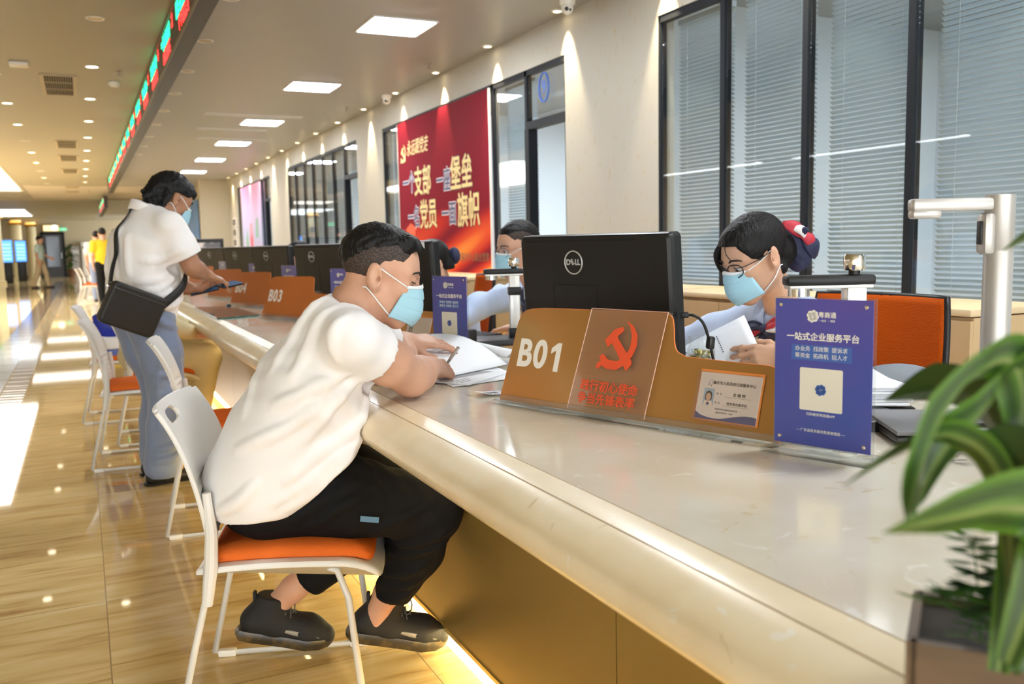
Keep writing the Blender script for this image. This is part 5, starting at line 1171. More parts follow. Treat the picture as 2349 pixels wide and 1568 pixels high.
# ================================================================ the woman and the officer behind the counter
m_blu = mat('shirt_blue', (.50, .60, .80), .75, bump=(9, .15), sheen=.2); m_navyc = mat('navy_cloth', (.018, .022, .065), .7); m_redc = mat('red_cloth', (.45, .02, .04), .6); m_whc = mat('white_cloth', (.82, .80, .80), .7)
m_skirt = mat('dark_trousers', (.02, .022, .035), .7)
wo = thing('person', 'person with black tied-back hair and glasses behind the counter holding a stamped paper', 'person', (2.02, 2.08, 0), PI)
wl = lambda x, y, z: np.array((2.02 - x, 2.08 - y, z))      # world -> her own frame
HW = headM(wl(1.795, 2.065, 1.112), pitch=.38, yaw=-.10, sc=.97)
def woman():
    F = Fig(); head(F, HW)
    F.chain([np.array(HW @ Vector((-.02, 0, -.04))), (.115, .0, 1.0), (.085, 0, .945)], [.046, .047, .055], .03)
    F.chain([(-.10, 0, .52), (-.06, 0, .66), (.02, 0, .80), (.07, 0, .905)], [.09, .085, .09, .07], .04, ((0, 1, 0), 1.4))
    for s, el, wr_ in ((1, wl(1.78, 1.72, .80), wl(1.665, 1.781, 0.856)), (-1, wl(1.74, 2.38, .82), wl(1.56, 2.22, .82))):
        sh = (.075, s * .165, .915); F.chain([(.075, s * .04, .935), sh], [.05, .05], .03); F.chain([sh, el], [.048, .040], .03); F.chain([el, wr_], [.040, .026], .02)
    hand(F, wl(1.665, 1.781, 0.856), (.72, -.62, -.02), (.45, .62, .30), (.1, .1, 1), curl=((.25, .45, .3), (.35, .5, .3), (.45, .5, .3), (.5, .5, .3)), th=(.15, .2), sc=.93)
    hand(F, wl(1.56, 2.22, .82), (.9, .3, -.15), (0, 0, 1), (.2, 1, 0), sc=.93)
    F.chain([(-.10, -.09, .52), (.25, -.10, .50), (.27, -.10, .08)], [.08, .06, .04], .03); F.chain([(-.10, .09, .52), (.25, .10, .50), (.27, .10, .08)], [.08, .06, .04], .03)
    F.chain([(.27, -.10, .08), (.36, -.10, .04)], [.04, .03], .02); F.chain([(.27, .10, .08), (.36, .10, .04)], [.04, .03], .02)
    F.mesh('body', m_skin3, wo, .004)
    F = Fig(); W = ((0, 1, 0), 1.5)
    F.chain([(-.11, 0, .50), (-.07, 0, .64), (.02, 0, .79), (.07, 0, .895)], [.115, .108, .112, .088], .05, W)
    for s, el, wr_ in ((1, wl(1.78, 1.72, .80), wl(1.665, 1.781, 0.856)), (-1, wl(1.74, 2.38, .82), wl(1.56, 2.22, .82))):
        sh = (.075, s * .160, .913); F.chain([(.08, s * .05, .93), sh], [.068, .060], .045); F.chain([sh, (np.array(sh) + el) / 2, el], [.060, .058, .052], .03); F.chain([el, np.array(el) * .35 + np.array(wr_) * .65], [.052, .045], .03)
    for p_ in (((.16, .12, .86), (.08, .2, .83), (.02, .2, .82)), ((.16, .10, .80), (.08, .2, .76), (-.02, .2, .76)), ((.10, .1, .95), (.06, .2, .92), (.03, .24, .88)), ((.2, .2, .83), (.13, .25, .86), (.07, .25, .88))): F.crease(p_, (.3, 1, .2), .010)
    F.set_creases()
    def cut(D, X, Y, Z):
        n = HW @ Vector((-.02, 0, -.04)); q = (X - .115) * .75 + (Z - .975) * .66; return np.maximum(D, np.where((np.abs(Y) < .075) & (X < .24), q, -1))
    F.mesh('blouse', m_blu, wo, .005, cut, folds(.0022, ((1, .3, -.6), .12, .9), ((.4, .8, .9), .085, 1.2)))
    for s in (-1, 1):   # collar wings
        mb = MB(); P = [(.055, s * .062, .985), (.105, s * .055, .975), (.150, s * .030, .945), (.168, s * .012, .905), (.165, s * .045, .880), (.135, s * .075, .905), (.085, s * .088, .945)]
        top = [Vector(p) for p in P]; mb.grid(lambda u, v: lerp(spline(top[:4], 6)[min(18, int(u * 18))], spline([top[0] + Vector((-.01, 0, -.03)), top[6], top[5], top[4]], 6)[min(18, int(u * 18))], v) + Vector((.006 * math.sin(PI * v), 0, .006 * math.sin(PI * v))), 19, 6); mb.build('collar', m_whc if 0 else m_blu, wo, smooth=180, solid=.003)
    F = Fig(); F.cap((-.12, -.09, .52), (-.12, .09, .52), .115, .115, .04); F.chain([(-.10, -.09, .53), (.25, -.10, .51), (.27, -.10, .12)], [.10, .08, .05], .03); F.chain([(-.10, .09, .53), (.25, .10, .51), (.27, .10, .12)], [.10, .08, .05], .03)
    F.mesh('trousers', m_skirt, wo, .008)
woman()
# neck bow
mb = MB()
K0 = Vector((.172, .004, .898))
bow = thing('tmp', '', '') if 0 else None
def lobe(c, d, L, wd, m_, name, stripe=None):
    F_ = MB(); d = Vector(d).normalized(); sd = d.cross(Vector((1, 0, .2))).normalized()
    def fn(u, v):
        r = math.sin(PI * min(1, .12 + .88 * u) * .78) * wd; return Vector(c) + d * L * u + sd * r * (v - .5) * 2 + Vector((.016, 0, 0)) * math.sin(PI * u) * math.cos((v - .5) * PI) + Vector((.004 * math.sin(v * 14), 0, 0))
    F_.grid(fn, 14, 10); return F_.build(name, m_, wo, smooth=180, solid=.004)
lobe(K0, (.1, .9, .30), .085, .024, m_redc, 'neck_bow'); lobe(K0 + Vector((.006, .01, -.004)), (.1, .95, .12), .075, .014, m_whc, 'neck_bow'); lobe(K0 + Vector((.004, 0, -.008)), (.1, .95, -.05), .08, .020, m_navyc, 'neck_bow')
lobe(K0, (.1, -.95, -.05), .085, .026, m_navyc, 'neck_bow'); lobe(K0 + Vector((.006, -.01, -.006)), (.1, -.9, -.25), .07, .012, m_redc, 'neck_bow')
lobe(K0 + Vector((-.004, .005, -.01)), (0.1, .25, -1), .12, .032, m_navyc, 'neck_bow'); lobe(K0 + Vector((0, 0, -.01)), (.1, -.3, -1), .11, .028, m_navyc, 'neck_bow'); lobe(K0 + Vector((.010, .012, -.05)), (.1, .35, -1), .055, .010, m_redc, 'neck_bow')
mb = MB(); mb.ball(K0 + Vector((.006, 0, 0)), (.014, .016, .014), 8); mb.build('neck_bow_knot', m_navyc, wo, smooth=180)
# hair: parted, swept back over the ears into a low bun with a ribbon bow
xh = np.array([-.14, -.10, -.05, -.02, .0, .02, .035, .055, .075, .10]); zh = np.array([-.075, -.085, -.085, -.07, .028, .020, .005, .030, .070, .078])
def wl_cut(x, y, z):
    a = np.abs(y); line = np.interp(x, xh, zh); side = (y < 0)
    line = line - np.where(side & (x > .02) & (a > .045), .055, 0) - np.where((~side) & (x > .015) & (x < .075) & (a > .04), .012, 0); return np.minimum(z - line, .2)
hairpart('hair', HW, [((-.012, 0, .047), (.107, .083, .091)), ((.038, 0, .050), (.064, .071, .064))], wl_cut, m_hair, wo, .0035, .0008)
hairpart('hair_bun', HW, [((-.108, 0, -.018), (.036, .042, .048)), ((-.09, 0, .0), (.05, .05, .055)), ((-.06, 0, -.055), (.035, .045, .03))], lambda x, y, z: x * 0 + y * 0 + z * 0 + .2, m_hair, wo, .004, .0012)
for s, P in ((-1, [(.062, -.030, .088), (.090, -.050, .052), (.084, -.067, .005), (.068, -.073, -.045)]), (1, [(.088, .012, .092), (.106, .024, .062), (.104, .036, .034)])):
    mb = MB(); q = spline(P, 8); rr_ = [.0085 * math.sin(PI * min(.96, .18 + .8 * i / len(q))) + .002 for i in range(len(q))] if len(P) > 3 else [.0012] * len(q)
    mb.tube([HW @ p for p in q], rr_, 10); mb.build('hair_strand', m_hair, wo, smooth=180)
F = Fig(); c = np.array(HW @ Vector((-.150, 0, -.045))); F.ell(c, (.034, .046, .058), None, .02); F.ell(np.array(HW @ Vector((-.135, 0, -.005))), (.03, .042, .045), None, .02); F.mesh('hair_net', m_navyc, wo, .004, None, folds(.002, ((.3, 1, .4), .02, .6)))
def rib(a, b, wd, m_, bulge=.02):
    mb = MB(); A, B = Vector(a), Vector(b); d = (B - A).normalized(); sd = d.cross(Vector((0, 1, 0))).normalized()
    mb.grid(lambda u, v: HW @ (A + (B - A) * u + sd * wd * math.sin(PI * (.1 + .8 * u)) * (v - .5) * 2 + Vector((-.3, 1, .2)) * bulge * math.sin(PI * u) * (.6 + .4 * math.cos((v - .5) * PI))), 16, 9); mb.build('hair_ribbon', m_, wo, smooth=180, solid=.005)
rib((-.105, .035, .070), (-.150, .045, .010), .020, m_redc); rib((-.118, .045, .052), (-.152, .052, .005), .013, m_whc, .026); rib((-.128, .05, .040), (-.148, .055, .012), .007, m_navyc, .032); rib((-.145, .045, .02), (-.178, .04, -.045), .018, m_redc); rib((-.150, .045, .0), (-.185, .03, -.075), .026, m_navyc, .022)
face_bits(HW, wo); mask(HW, wo, .96)
def glasses(H, parent, m_f, r=.0235, rz=.0205, tube=.0017, yw=.0315, z0=.0005):
    fr = MB(); lens = []
    for s in (-1, 1):
        pts = [Vector((.1085 - 7.0 * (s * yw + r * math.cos(a)) ** 2, s * yw + r * math.copysign(abs(math.cos(a)) ** .85, math.cos(a)), z0 + rz * math.copysign(abs(math.sin(a)) ** .85, math.sin(a)))) for a in [2 * PI * k / 32 for k in range(32)]]
        fr.tube([H @ p for p in pts], tube, 6, closed=True); lens.append(pts)
    fr.tube([H @ p for p in spline([(.1075, -.008, z0 + .006), (.111, 0, z0 + .010), (.1075, .008, z0 + .006)], 4)], tube * .9, 6)
    for s in (-1, 1): fr.tube([H @ p for p in spline([(.088, s * .056, z0 + .008), (.078, s * .068, z0 + .010), (.03, s * .080, z0 + .014), (-.012, s * .084, z0 + .020), (-.03, s * .083, z0 + .0)], 6)], tube * .85, 6)
    o = fr.build('glasses', m_f, parent, smooth=180)
    for p in lens: mb = MB(); mb.add([H @ q for q in p], [list(range(32))]); mb.build('lens', glass_mat('lens_glass', (.96, .97, .98), 1.45), o)
    return o
glasses(HW, wo, mat('specs_black', (.012, .011, .011), .3))
# the stamped paper she holds
A = Vector((1.613, 1.901, 0.964)); B1 = Vector((1.63, 1.807, 0.811)); C1 = Vector((1.508, 2.054, 0.885)); ex = (B1 - A).normalized(); ey = (C1 - A); ey = (ey - ex * ey.dot(ex)).normalized()
t = thing('paper', 'white printed paper with a round red stamp held by the woman in glasses', 'paper', A)
M = frame((0, 0, 0), -ey, -ex); 
mb = MB(); mb.grid(lambda u, v: M @ Vector((-.30 * u, -.21 * v, .010 * math.sin(PI * u) - .006 * math.cos(PI * v))), 14, 10); mb.build('sheet', m_paper, t, smooth=180, solid=.0008)
def stampz(x, y): return .010 * math.sin(PI * -x / .30) - .006 * math.cos(PI * -y / .21)
m_stamp = mat('stamp_red', (.70, .10, .14), .7); cx, cy = -.085, -.135
mb = MB(); 
for s in (1, -1):
    q = [(cx + .021 * math.cos(a), cy + .021 * math.sin(a)) for a in [2 * PI * k / 40 for k in range(40)]]
    mb.tube([M @ Vector((x, y, stampz(x, y) + s * .0009)) for x, y in q], .0006, 4, closed=True)
    st = [(cx + (.007 if k % 2 == 0 else .0028) * math.cos(PI / 2 + k * PI / 5), cy + (.007 if k % 2 == 0 else .0028) * math.sin(PI / 2 + k * PI / 5)) for k in range(10)]
    mb.prism(st, stampz(cx, cy) + s * .0012, stampz(cx, cy) + s * .0014, M)
    for k in range(13):
        a = 3.7 - k * .46; x, y = cx + .0155 * math.cos(a), cy + .0155 * math.sin(a); mb.box(M @ Vector((x, y, stampz(x, y) + s * .001)), (.0022, .003, .0004), rot=M.to_3x3() @ Rz(a))
mb.build('stamp', m_stamp, t, smooth=0)
mb = MB()
for r in range(9):
    n_ = (26, 25, 26, 24, 25, 22, 14, 9, 0)[r]
    for k in range(n_):
        x, y = -.285 + r * .019 + (.06 if r > 6 else 0), -.02 - k * .0066
        if y < -.195 or (abs(x - cx) < .024 and abs(y - cy) < .024): continue
        for s in (1, -1): mb.box(M @ Vector((x, y, stampz(x, y) + s * .0009)), (.0042, .0040, .0003), rot=M.to_3x3()) if (k * 7 + r * 3) % 11 else None
mb.build('print', mat('print_dark', (.25, .25, .27), .7), t, smooth=0)
# orange mesh office chairs
m_mesh = mat('chair_mesh', (.50, .080, .004), .8, spec=.1, bump=(300, .3, (.2, .2, 1)))
def office_chair(x, y, rz, label):
    t = thing('office_chair', label, 'chair', (x, y, 0), rz, group='orange office chairs behind the counter')   # its front looks along +x
    mb = MB(); mb.grid(lambda u, v: Vector((-.235 - .05 * v + .05 * (abs(u - .5) * 2) ** 2, (u - .5) * (.46 + .03 * math.sin(PI * v)), .56 + .42 * v)), 16, 20); mb.build('back_mesh', m_mesh, t, smooth=180, solid=.008)
    mb = MB(); mb.tube([(-.235 - .05 * v + .05 * (abs(u - .5) * 2) ** 2 - .006, (u - .5) * (.47 + .03 * math.sin(PI * v)), .56 + .42 * v) for u, v in [(k / 10, 0) for k in range(11)] + [(1, k / 10) for k in range(1, 10)] + [(1 - k / 10, 1) for k in range(11)] + [(0, 1 - k / 10) for k in range(1, 10)]], .010, 8, closed=True); mb.build('back_frame', m_black, t, smooth=180)
    mb = MB(); mb.box((-.28, 0, .60), (.03, .06, .42), bev=.01); mb.build('spine', m_black, t)
    mb = MB(); mb.box((.0, 0, .46), (.46, .46, .07), bev=.03, seg=3); mb.build('seat', m_mesh, t); mb = MB(); mb.lathe([(.03, .06), (.03, .42), (.10, .43)], 14); mb.build('column', m_black, t)
    for k in range(5):
        a = k * 2 * PI / 5; mb = MB(); mb.tube([(.03 * math.cos(a), .03 * math.sin(a), .09), (.30 * math.cos(a), .30 * math.sin(a), .065)], [.022, .014], 8); mb.ball((.30 * math.cos(a), .30 * math.sin(a), .03), .028, 8); mb.build('base_leg', m_black, t)
office_chair(2.04, 2.02, PI + .10, 'orange mesh office chair right behind the woman in glasses'); office_chair(1.95, 4.95, PI - .2, 'orange office chair below the red poster, beside the officer\'s sleeve'); office_chair(2.14, 3.82, PI, 'orange office chair under the officer, behind the B01 monitor'); office_chair(1.72, 7.2, PI, 'orange office chair barely seen behind the B04 monitor')
# ---- officer with spectacles
of = thing('person', 'person with cropped black hair, thin glasses and striped tie behind the big monitor', 'person', (2.10, 3.82, 0), PI)
ol = lambda x, y, z: np.array((2.02 - x, 3.66 - y, z)) if 0 else np.array((2.10 - x, 3.82 - y, z))
HO = headM(ol(1.87, 3.80, 1.143), pitch=.16, yaw=.05, sc=1.03)
def officer():
    F = Fig(); head(F, HO); F.chain([np.array(HO @ Vector((-.02, 0, -.04))), (.15, 0, 1.01), (.10, 0, .95)], [.055, .056, .065], .03)
    F.chain([(-.10, 0, .54), (-.05, 0, .70), (.03, 0, .83), (.09, 0, .92)], [.105, .10, .10, .08], .04, ((0, 1, 0), 1.45))
    arms = ((1, ol(1.86, 3.38, .80), ol(1.745, 3.475, .80)), (-1, ol(1.70, 3.88, .875), ol(1.60, 3.86, .815)))
    for s, el, wr_ in arms:
        sh = (.09, s * .19, .93); F.chain([(.09, s * .05, .95), sh], [.06, .06], .03); F.chain([sh, el], [.055, .045], .03); F.chain([el, wr_], [.044, .030], .02)
    hand(F, ol(1.735, 3.485, .806), (.55, -.78, -.10), (.1, .1, 1), (.8, .6, 0), curl=((.1, .35, .3), (.12, .4, .3), (.15, .4, .3), (.2, .4, .3)), sc=1.05)
    hand(F, ol(1.60, 3.86, .815), (.8, .2, -.2), (0, 0, 1), (.2, 1, 0))
    for s in (-1, 1): F.chain([(-.10, s * .09, .54), (.30, s * .10, .52), (.32, s * .10, .08), (.42, s * .10, .04)], [.085, .065, .045, .03], .03)
    F.mesh('body', m_skin, of, .005)
    F = Fig(); F.chain([(-.12, 0, .52), (-.06, 0, .68), (.02, 0, .82), (.09, 0, .91)], [.125, .122, .122, .095], .05, ((0, 1, 0), 1.5))
    for s, el, wr_ in arms:
        sh = (.09, s * .18, .925); F.chain([(.09, s * .05, .945), sh], [.078, .066], .04); F.chain([sh, (np.array(sh) + el) / 2, el], [.066, .060, .056], .03); F.chain([el, np.array(el) * .22 + np.array(wr_) * .78], [.056, .047], .03)
    for p_ in (((.16, -.2, .95), (.22, -.2, .92), (.30, -.1, .90)), ((.10, -.2, .95), (.20, -.2, .90), (.32, -.1, .86)), ((.36, -.1, .90), (.42, -.1, .86), (.44, -.1, .84)), ((.12, .2, .90), (.05, .2, .86), (-.02, .2, .85)), ((.16, .15, .82), (.06, .2, .80), (-.03, .2, .80))): F.crease(p_, (.4, .5, 1), .011)
    F.set_creases()
    F.mesh('shirt', m_blu, of, .006, lambda D, X, Y, Z: np.maximum(D, np.where((np.abs(Y) < .08) & (X < .24), (X - .14) * .6 + (Z - .985) * .8, -1)), folds(.003, ((1, .3, -.6), .12, .9), ((.4, .8, .9), .085, 1.2)))
    F = Fig(); F.cap((-.12, -.09, .54), (-.12, .09, .54), .12, .12, .04)
    for s in (-1, 1): F.chain([(-.10, s * .09, .54), (.30, s * .10, .52), (.32, s * .10, .12)], [.105, .085, .06], .03)
    F.mesh('trousers', m_skirt, of, .008)
    for s in (-1, 1):
        mb = MB(); mb.grid(lambda u, v: lerp(Vector((.07, s * .06, 1.01)), Vector((.205, s * .012, .955)), u) + Vector((.012 * v, s * .03 * v * (.4 + .6 * u), -.05 * v)), 8, 5); mb.build('collar', m_blu, of, smooth=180, solid=.003)
    mb = MB(); mb.grid(lambda u, v: Vector((.205 + .01 * math.sin(PI * v) - .05 * max(0, u - .5) ** 2 - .03 * u, (v - .5) * (.03 + .05 * u) , .95 - .34 * u)), 20, 6); 
    mb.build('tie', mat('tie_navy', (.015, .02, .075), .5, noise=None), of, smooth=180, solid=.005)
    mb = MB()
    for k in range(6):
        u = .12 + k * .15; mb.tube([(.216 - .05 * max(0, uu - .5) ** 2 - .03 * uu, y_ * (.03 + .05 * u), .95 - .34 * uu) for y_, uu in ((-.5, u), (0, u + .05), (.5, u + .10))], .0022, 5)
    mb.build('tie_stripe', mat('tie_stripe', (.16, .25, .50), .5), of)
officer()
hairpart('short_hair_sides', HO, [((-.008, 0, .045), (.1008, .0778, .0858)), ((.04, 0, .03), (.0545, .0645, .0575))], lambda x, y, z: np.minimum(z - np.interp(x, xs, zs_low), .2), m_fade, of, .0045, .0004, taper=.004, tw=.03)
hairpart('hair', HO, [((-.010, 0, .045), (.103, .079, .089)), ((.038, 0, .066), (.058, .060, .040))], lambda x, y, z: np.minimum(z - np.interp(x, xs, zs_top - .004), .2), m_hair, of, .0045, .0010, taper=.010, tw=.035)
face_bits(HO, of); mask(HO, of); glasses(HO, of, mat('specs_wire', (.12, .11, .11), .2, .8), r=.026, rz=.022, tube=.0011)
# ================================================================ the standing man with phones and shoulder bag
m_pol = mat('polo_white', (.86, .83, .82), .8, bump=(8, .2), sheen=.2); m_slk = mat('slacks_grey_blue', (.19, .24, .37), .6, bump=(8, .35, (1, 1, .35)), sheen=.3)
SX, SY = .30, 4.86
st = thing('person', 'person in white polo and grey-blue slacks standing at the counter with two phones', 'person', (SX, SY, 0), math.radians(15.7))
HS = headM((.140, .0, 1.425), pitch=.48, yaw=.10, sc=.98)
def standing_man():
    F = Fig(); head(F, HS); F.chain([np.array(HS @ Vector((-.025, 0, -.04))), (.075, 0, 1.375), (.04, 0, 1.32)], [.055, .058, .065], .03)
    F.chain([(-.05, 0, .88), (-.045, 0, 1.05), (-.02, 0, 1.2), (.02, 0, 1.31)], [.11, .115, .12, .08], .04, ((0, 1, 0), 1.4))
    arms = ((-1, (.05, -.20, 1.285), (.145, -.215, 1.085), (.255, -.105, 1.045)), (1, (.07, .20, 1.285), (.15, .24, 1.06), (.26, .12, .965)))
    for s, sh, el, wr_ in arms:
        F.chain([(.02, s * .05, 1.32), sh], [.06, .055], .03); F.chain([sh, tuple((np.array(sh) + el) / 2), el], [.055, .054, .045], .03); F.chain([el, tuple(np.array(el) * .65 + np.array(wr_) * .35), wr_], [.044, .043, .030], .02)
    hand(F, (.26, -.10, 1.042), (.92, .18, -.34), (.25, -.25, .9), (.3, .9, .1), curl=((.15, .25, .2), (.2, .3, .2), (.3, .4, .2), (.4, .4, .2)), th=(.1, .2), sc=1.02)
    hand(F, (.25, .125, .96), (.75, -.62, .05), (-.1, .3, -.9), (.6, .75, .1), curl=((.4, .5, .3),) * 4, th=(.1, .3))
    for s, kn, an, toe in ((-1, (.02, -.10, .48), (-.03, -.11, .09), (.11, -.115, .035)), (1, (.06, .11, .48), (.03, .12, .09), (.17, .125, .035))):
        F.chain([(-.05, s * .09, .86), kn, an], [.085, .055, .038], .02); F.chain([an, toe], [.036, .03], .02)
    F.mesh('body', m_skin2, st, .005)
    F = Fig(); W = ((0, 1, 0), 1.42)
    F.chain([(-.03, 0, .86), (-.03, 0, .95), (-.035, 0, 1.07), (-.015, 0, 1.2), (.022, 0, 1.30)], [.145, .140, .140, .142, .095], .05, W)
    F.ell((.04, 0, 1.0), (.12, .16, .12), None, .06)
    for s, sh, el, wr_ in arms:
        sh = np.array(sh); el = np.array(el); F.chain([(.02, s * .05, 1.325), tuple(sh)], [.075, .070], .045); F.chain([tuple(sh), tuple(sh + (el - sh) * .5), tuple(sh + (el - sh) * .78)], [.070, .074, .080], .03)
    for p_ in (((.08, -.2, 1.17), (.0, -.2, 1.13), (-.09, -.2, 1.12)), ((.09, -.2, 1.08), (-.02, -.2, 1.03), (-.12, -.2, 1.02)), ((.10, -.2, 1.0), (.0, -.2, .95), (-.12, -.2, .94)), ((.06, -.2, 1.04), (-.04, -.2, .98), (-.13, -.2, .98)), ((.12, -.2, .94), (.03, -.2, .90), (-.08, -.2, .90))): F.crease(p_, (-.2, -1, .05), .013, .004, .02)
    for p_ in (((-.1, -.04, 1.28), (-.15, -.06, 1.18), (-.16, -.07, 1.05)), ((-.12, .08, 1.20), (-.16, .04, 1.08), (-.17, .0, .97)), ((-.10, -.12, 1.24), (-.14, -.14, 1.14), (-.14, -.15, 1.06)), ((-.14, .02, 1.06), (-.15, -.06, .98), (-.13, -.12, .92)), ((-.14, .08, 1.04), (-.16, .0, .95), (-.14, -.1, .90))): F.crease(p_, (-1, -.3, .05), .013, .004, .02)
    F.set_creases()
    def cut(D, X, Y, Z):
        D = np.maximum(D, .865 - .35 * X + .012 * np.sin(22 * Y + 14 * X) - Z)
        for s, sh, el, wr_ in arms:
            sh = np.array(sh); el = np.array(el); d = (el - sh) / np.linalg.norm(el - sh); c = sh + d * .165
            q = (X - c[0]) * d[0] + (Y - c[1]) * d[1] + (Z - c[2]) * d[2]; near = np.sqrt((X - c[0]) ** 2 + (Y - c[1]) ** 2 + (Z - c[2]) ** 2) < .115
            D = np.maximum(D, np.where(near & (np.abs(Y) > .14), q, -1))
        return np.maximum(D, np.where((np.abs(Y) < .09) & (X > .0), (X - .075) * .6 + (Z - 1.36) * .8, -1))
    global POLO; POLO = F.mesh('polo_shirt', m_pol, st, .006, cut, folds(.0045, ((.6, .3, 1), .14, 1.0), ((.5, .8, -.6), .10, 1.3)))
    mb = MB(); mb.grid(lambda u, v: Vector((.022 + .075 * math.cos(2 * PI * u) + .02 * v * math.cos(2 * PI * u), .082 * math.sin(2 * PI * u) * (1 + .15 * v), 1.385 - .045 * math.cos(2 * PI * u) - .048 * v)), 28, 5, closeu=True); mb.build('collar', m_pol, st, smooth=180, solid=.005)
    F = Fig(); F.cap((-.035, -.085, .87), (-.035, .085, .87), .118, .118, .04)
    for s, kn, an in ((-1, (.02, -.10, .48), (-.028, -.11, .09)), (1, (.06, .11, .48), (.032, .12, .09))):
        F.chain([(-.045, s * .09, .84), (.0, s * .10, .66), kn, (kn[0] * .5 + an[0] * .5, an[1], .28), an], [.118, .104, .088, .086, .092], .035)
    for p_ in (((.09, -.2, .60), (.02, -.2, .56), (-.06, -.2, .57)), ((.09, -.2, .52), (.03, -.2, .47), (-.05, -.2, .46)), ((.03, -.2, .80), (.05, -.2, .60), (.02, -.2, .34)), ((.09, -.2, .76), (.02, -.2, .80), (-.05, -.2, .84)), ((.06, -.2, .18), (-.02, -.2, .14), (-.10, -.2, .13)), ((.06, -.2, .24), (-.01, -.2, .20), (-.09, -.2, .19)), ((-.02, -.2, .70), (-.05, -.2, .52), (-.06, -.2, .30))): F.crease(p_, (-.3, -1, 0), .012, .004, .02)
    F.set_creases()
    F.mesh('slacks', m_slk, st, .006, lambda D, X, Y, Z: np.maximum(np.maximum(D, .035 - Z), Z - .955 + .3 * X), folds(.004, ((1, .4, .5), .11, 1.3), ((.3, .9, .25), .08, 1.0)))
standing_man()
m_shoe = mat('shoe_leather', (.014, .013, .013), .3)
shoe(st, (-.115, -.105, .0), (.165, -.118, .0), (0, 0, 1), m_shoe, m_black, False); shoe(st, (-.06, .115, .0), (.22, .13, .0), (0, 0, 1), m_shoe, m_black, False)
xq = np.array([-.14, -.09, -.048, -.034, .0, .03, .05, .07, .10]); zq = np.array([-.10, -.105, -.095, .026, .034, .035, .035, .055, .060])
hairpart('hair', HS, [((-.018, 0, .050), (.112, .088, .098)), ((.045, 0, .070), (.064, .068, .056)), ((-.085, 0, -.05), (.045, .065, .055))], lambda x, y, z: np.minimum(z - np.interp(x, xq, zq), .2), m_hair, st, .005, .004, extra=[((-.10, -.03, .02), (-.145, -.03, -.055), .03, .012), ((-.10, .02, .05), (-.15, .01, -.03), .03, .010), ((-.05, -.065, .0), (-.055, -.075, -.07), .026, .010)])
face_bits(HS, st); mask(HS, st)
# phones
W_ = st.matrix_basis
for nm, p, up, fw in (('blue-screened phone held low in the standing man\'s left hand', (.32, .07, .955), (-.25, -.2, .95), (.8, -.55, .2)), ('blue phone held flat in the standing man\'s right fingertips', (.40, -.055, .985), (-.10, -.25, .95), (.85, .35, .10))):
    t = thing('phone', nm, 'phone', M=W_ @ Matrix.Translation(p) @ frame((0, 0, 0), fw, up).to_3x3().to_4x4() @ Matrix.Rotation(-PI / 2, 4, 'X'))
    mb = MB(); mb.prism(rrect(.15, .072, .010), -.004, .004); mb.build('phone_case', m_black, t, smooth=30); mb = MB(); mb.prism(rrect(.142, .066, .007), .0041, .0046); mb.build('phone_screen', mat('phone_blue', (.05, .14, .30), .15), t, smooth=0)
# shoulder bag
m_bag = mat('bag_black', (.014, .013, .012), .55, bump=(150, .25)); m_strap = mat('strap_black', (.010, .010, .010), .6)
t = thing('shoulder_bag', 'black flat shoulder bag hanging at the standing man\'s hip by a long strap', 'bag', (SX, SY, 0), math.radians(15.7))
MB_ = frame((-.178, -.270, .898), (.245, .03, -.105), (.115, -.04, .245))
mb = MB(); P = rrect(.272, .205, .025); mb.prism(P, -.028, .028, MB_)
for s in (-1, 1): pass
b_ = mb.build('bag_body', m_bag, t, smooth=25)
q = b_.modifiers.new('bev', 'BEVEL'); q.width = .012; q.segments = 3
mb = MB(); mb.tube([MB_ @ Vector((x, .072, .0295)) for x in (-.135, 0, .135)], .002, 6); mb.build('zip', mat('zip_dark', (.05, .05, .05), .3, .6), b_)
MI = MB_
def strap(pts, wd, nm):
    q = spline(pts, 8); mb = MB(); vs = []; out_ = []
    for p in q:      # keep the webbing on the cloth
        ok, co, nn, ix = POLO.closest_point_on_mesh(p)
        if ok and ((p - co).dot(nn) < .008 or (p - co).length < .03): p = co + nn * .008
        out_.append(p)
    for _ in range(3): out_ = [out_[0]] + [(out_[i - 1] + out_[i] * 2 + out_[i + 1]) / 4 for i in range(1, len(out_) - 1)] + [out_[-1]]
    q = out_
    for i, p in enumerate(q):
        tn = (q[min(i + 1, len(q) - 1)] - q[max(i - 1, 0)]).normalized(); out = Vector((p.x + .02, p.y, 0)); out = out if out.length > .01 else Vector((0, -1, 0)); sd = tn.cross(out.normalized()).normalized(); vs += [p + sd * wd / 2, p - sd * wd / 2]
    mb.add(vs, [(2 * i, 2 * i + 1, 2 * i + 3, 2 * i + 2) for i in range(len(q) - 1)]); return mb.build(nm, m_strap, t, smooth=180, solid=.003)
strap([(.04, .105, 1.372), (.0, .06, 1.402), (-.055, .02, 1.395), (-.125, -.035, 1.31), (-.175, -.09, 1.18), (-.225, -.165, 1.08), (-.262, -.245, 1.02)], .026, 'strap')
strap([(.05, .105, 1.36), (.125, .06, 1.27), (.165, -.04, 1.12), (.125, -.175, 1.05), (.07, -.235, .98), (-.048, -.28, .905)], .042, 'strap')
for p in ((-.262, -.25, 1.015), (-.05, -.282, .90)):
    mb = MB(); mb.tube([Vector(p) + Vector((.014 * math.cos(a), 0, .014 * math.sin(a))) for a in [k * PI / 5 for k in range(10)]], .003, 6, closed=True); mb.build('strap_ring', m_steel, t)
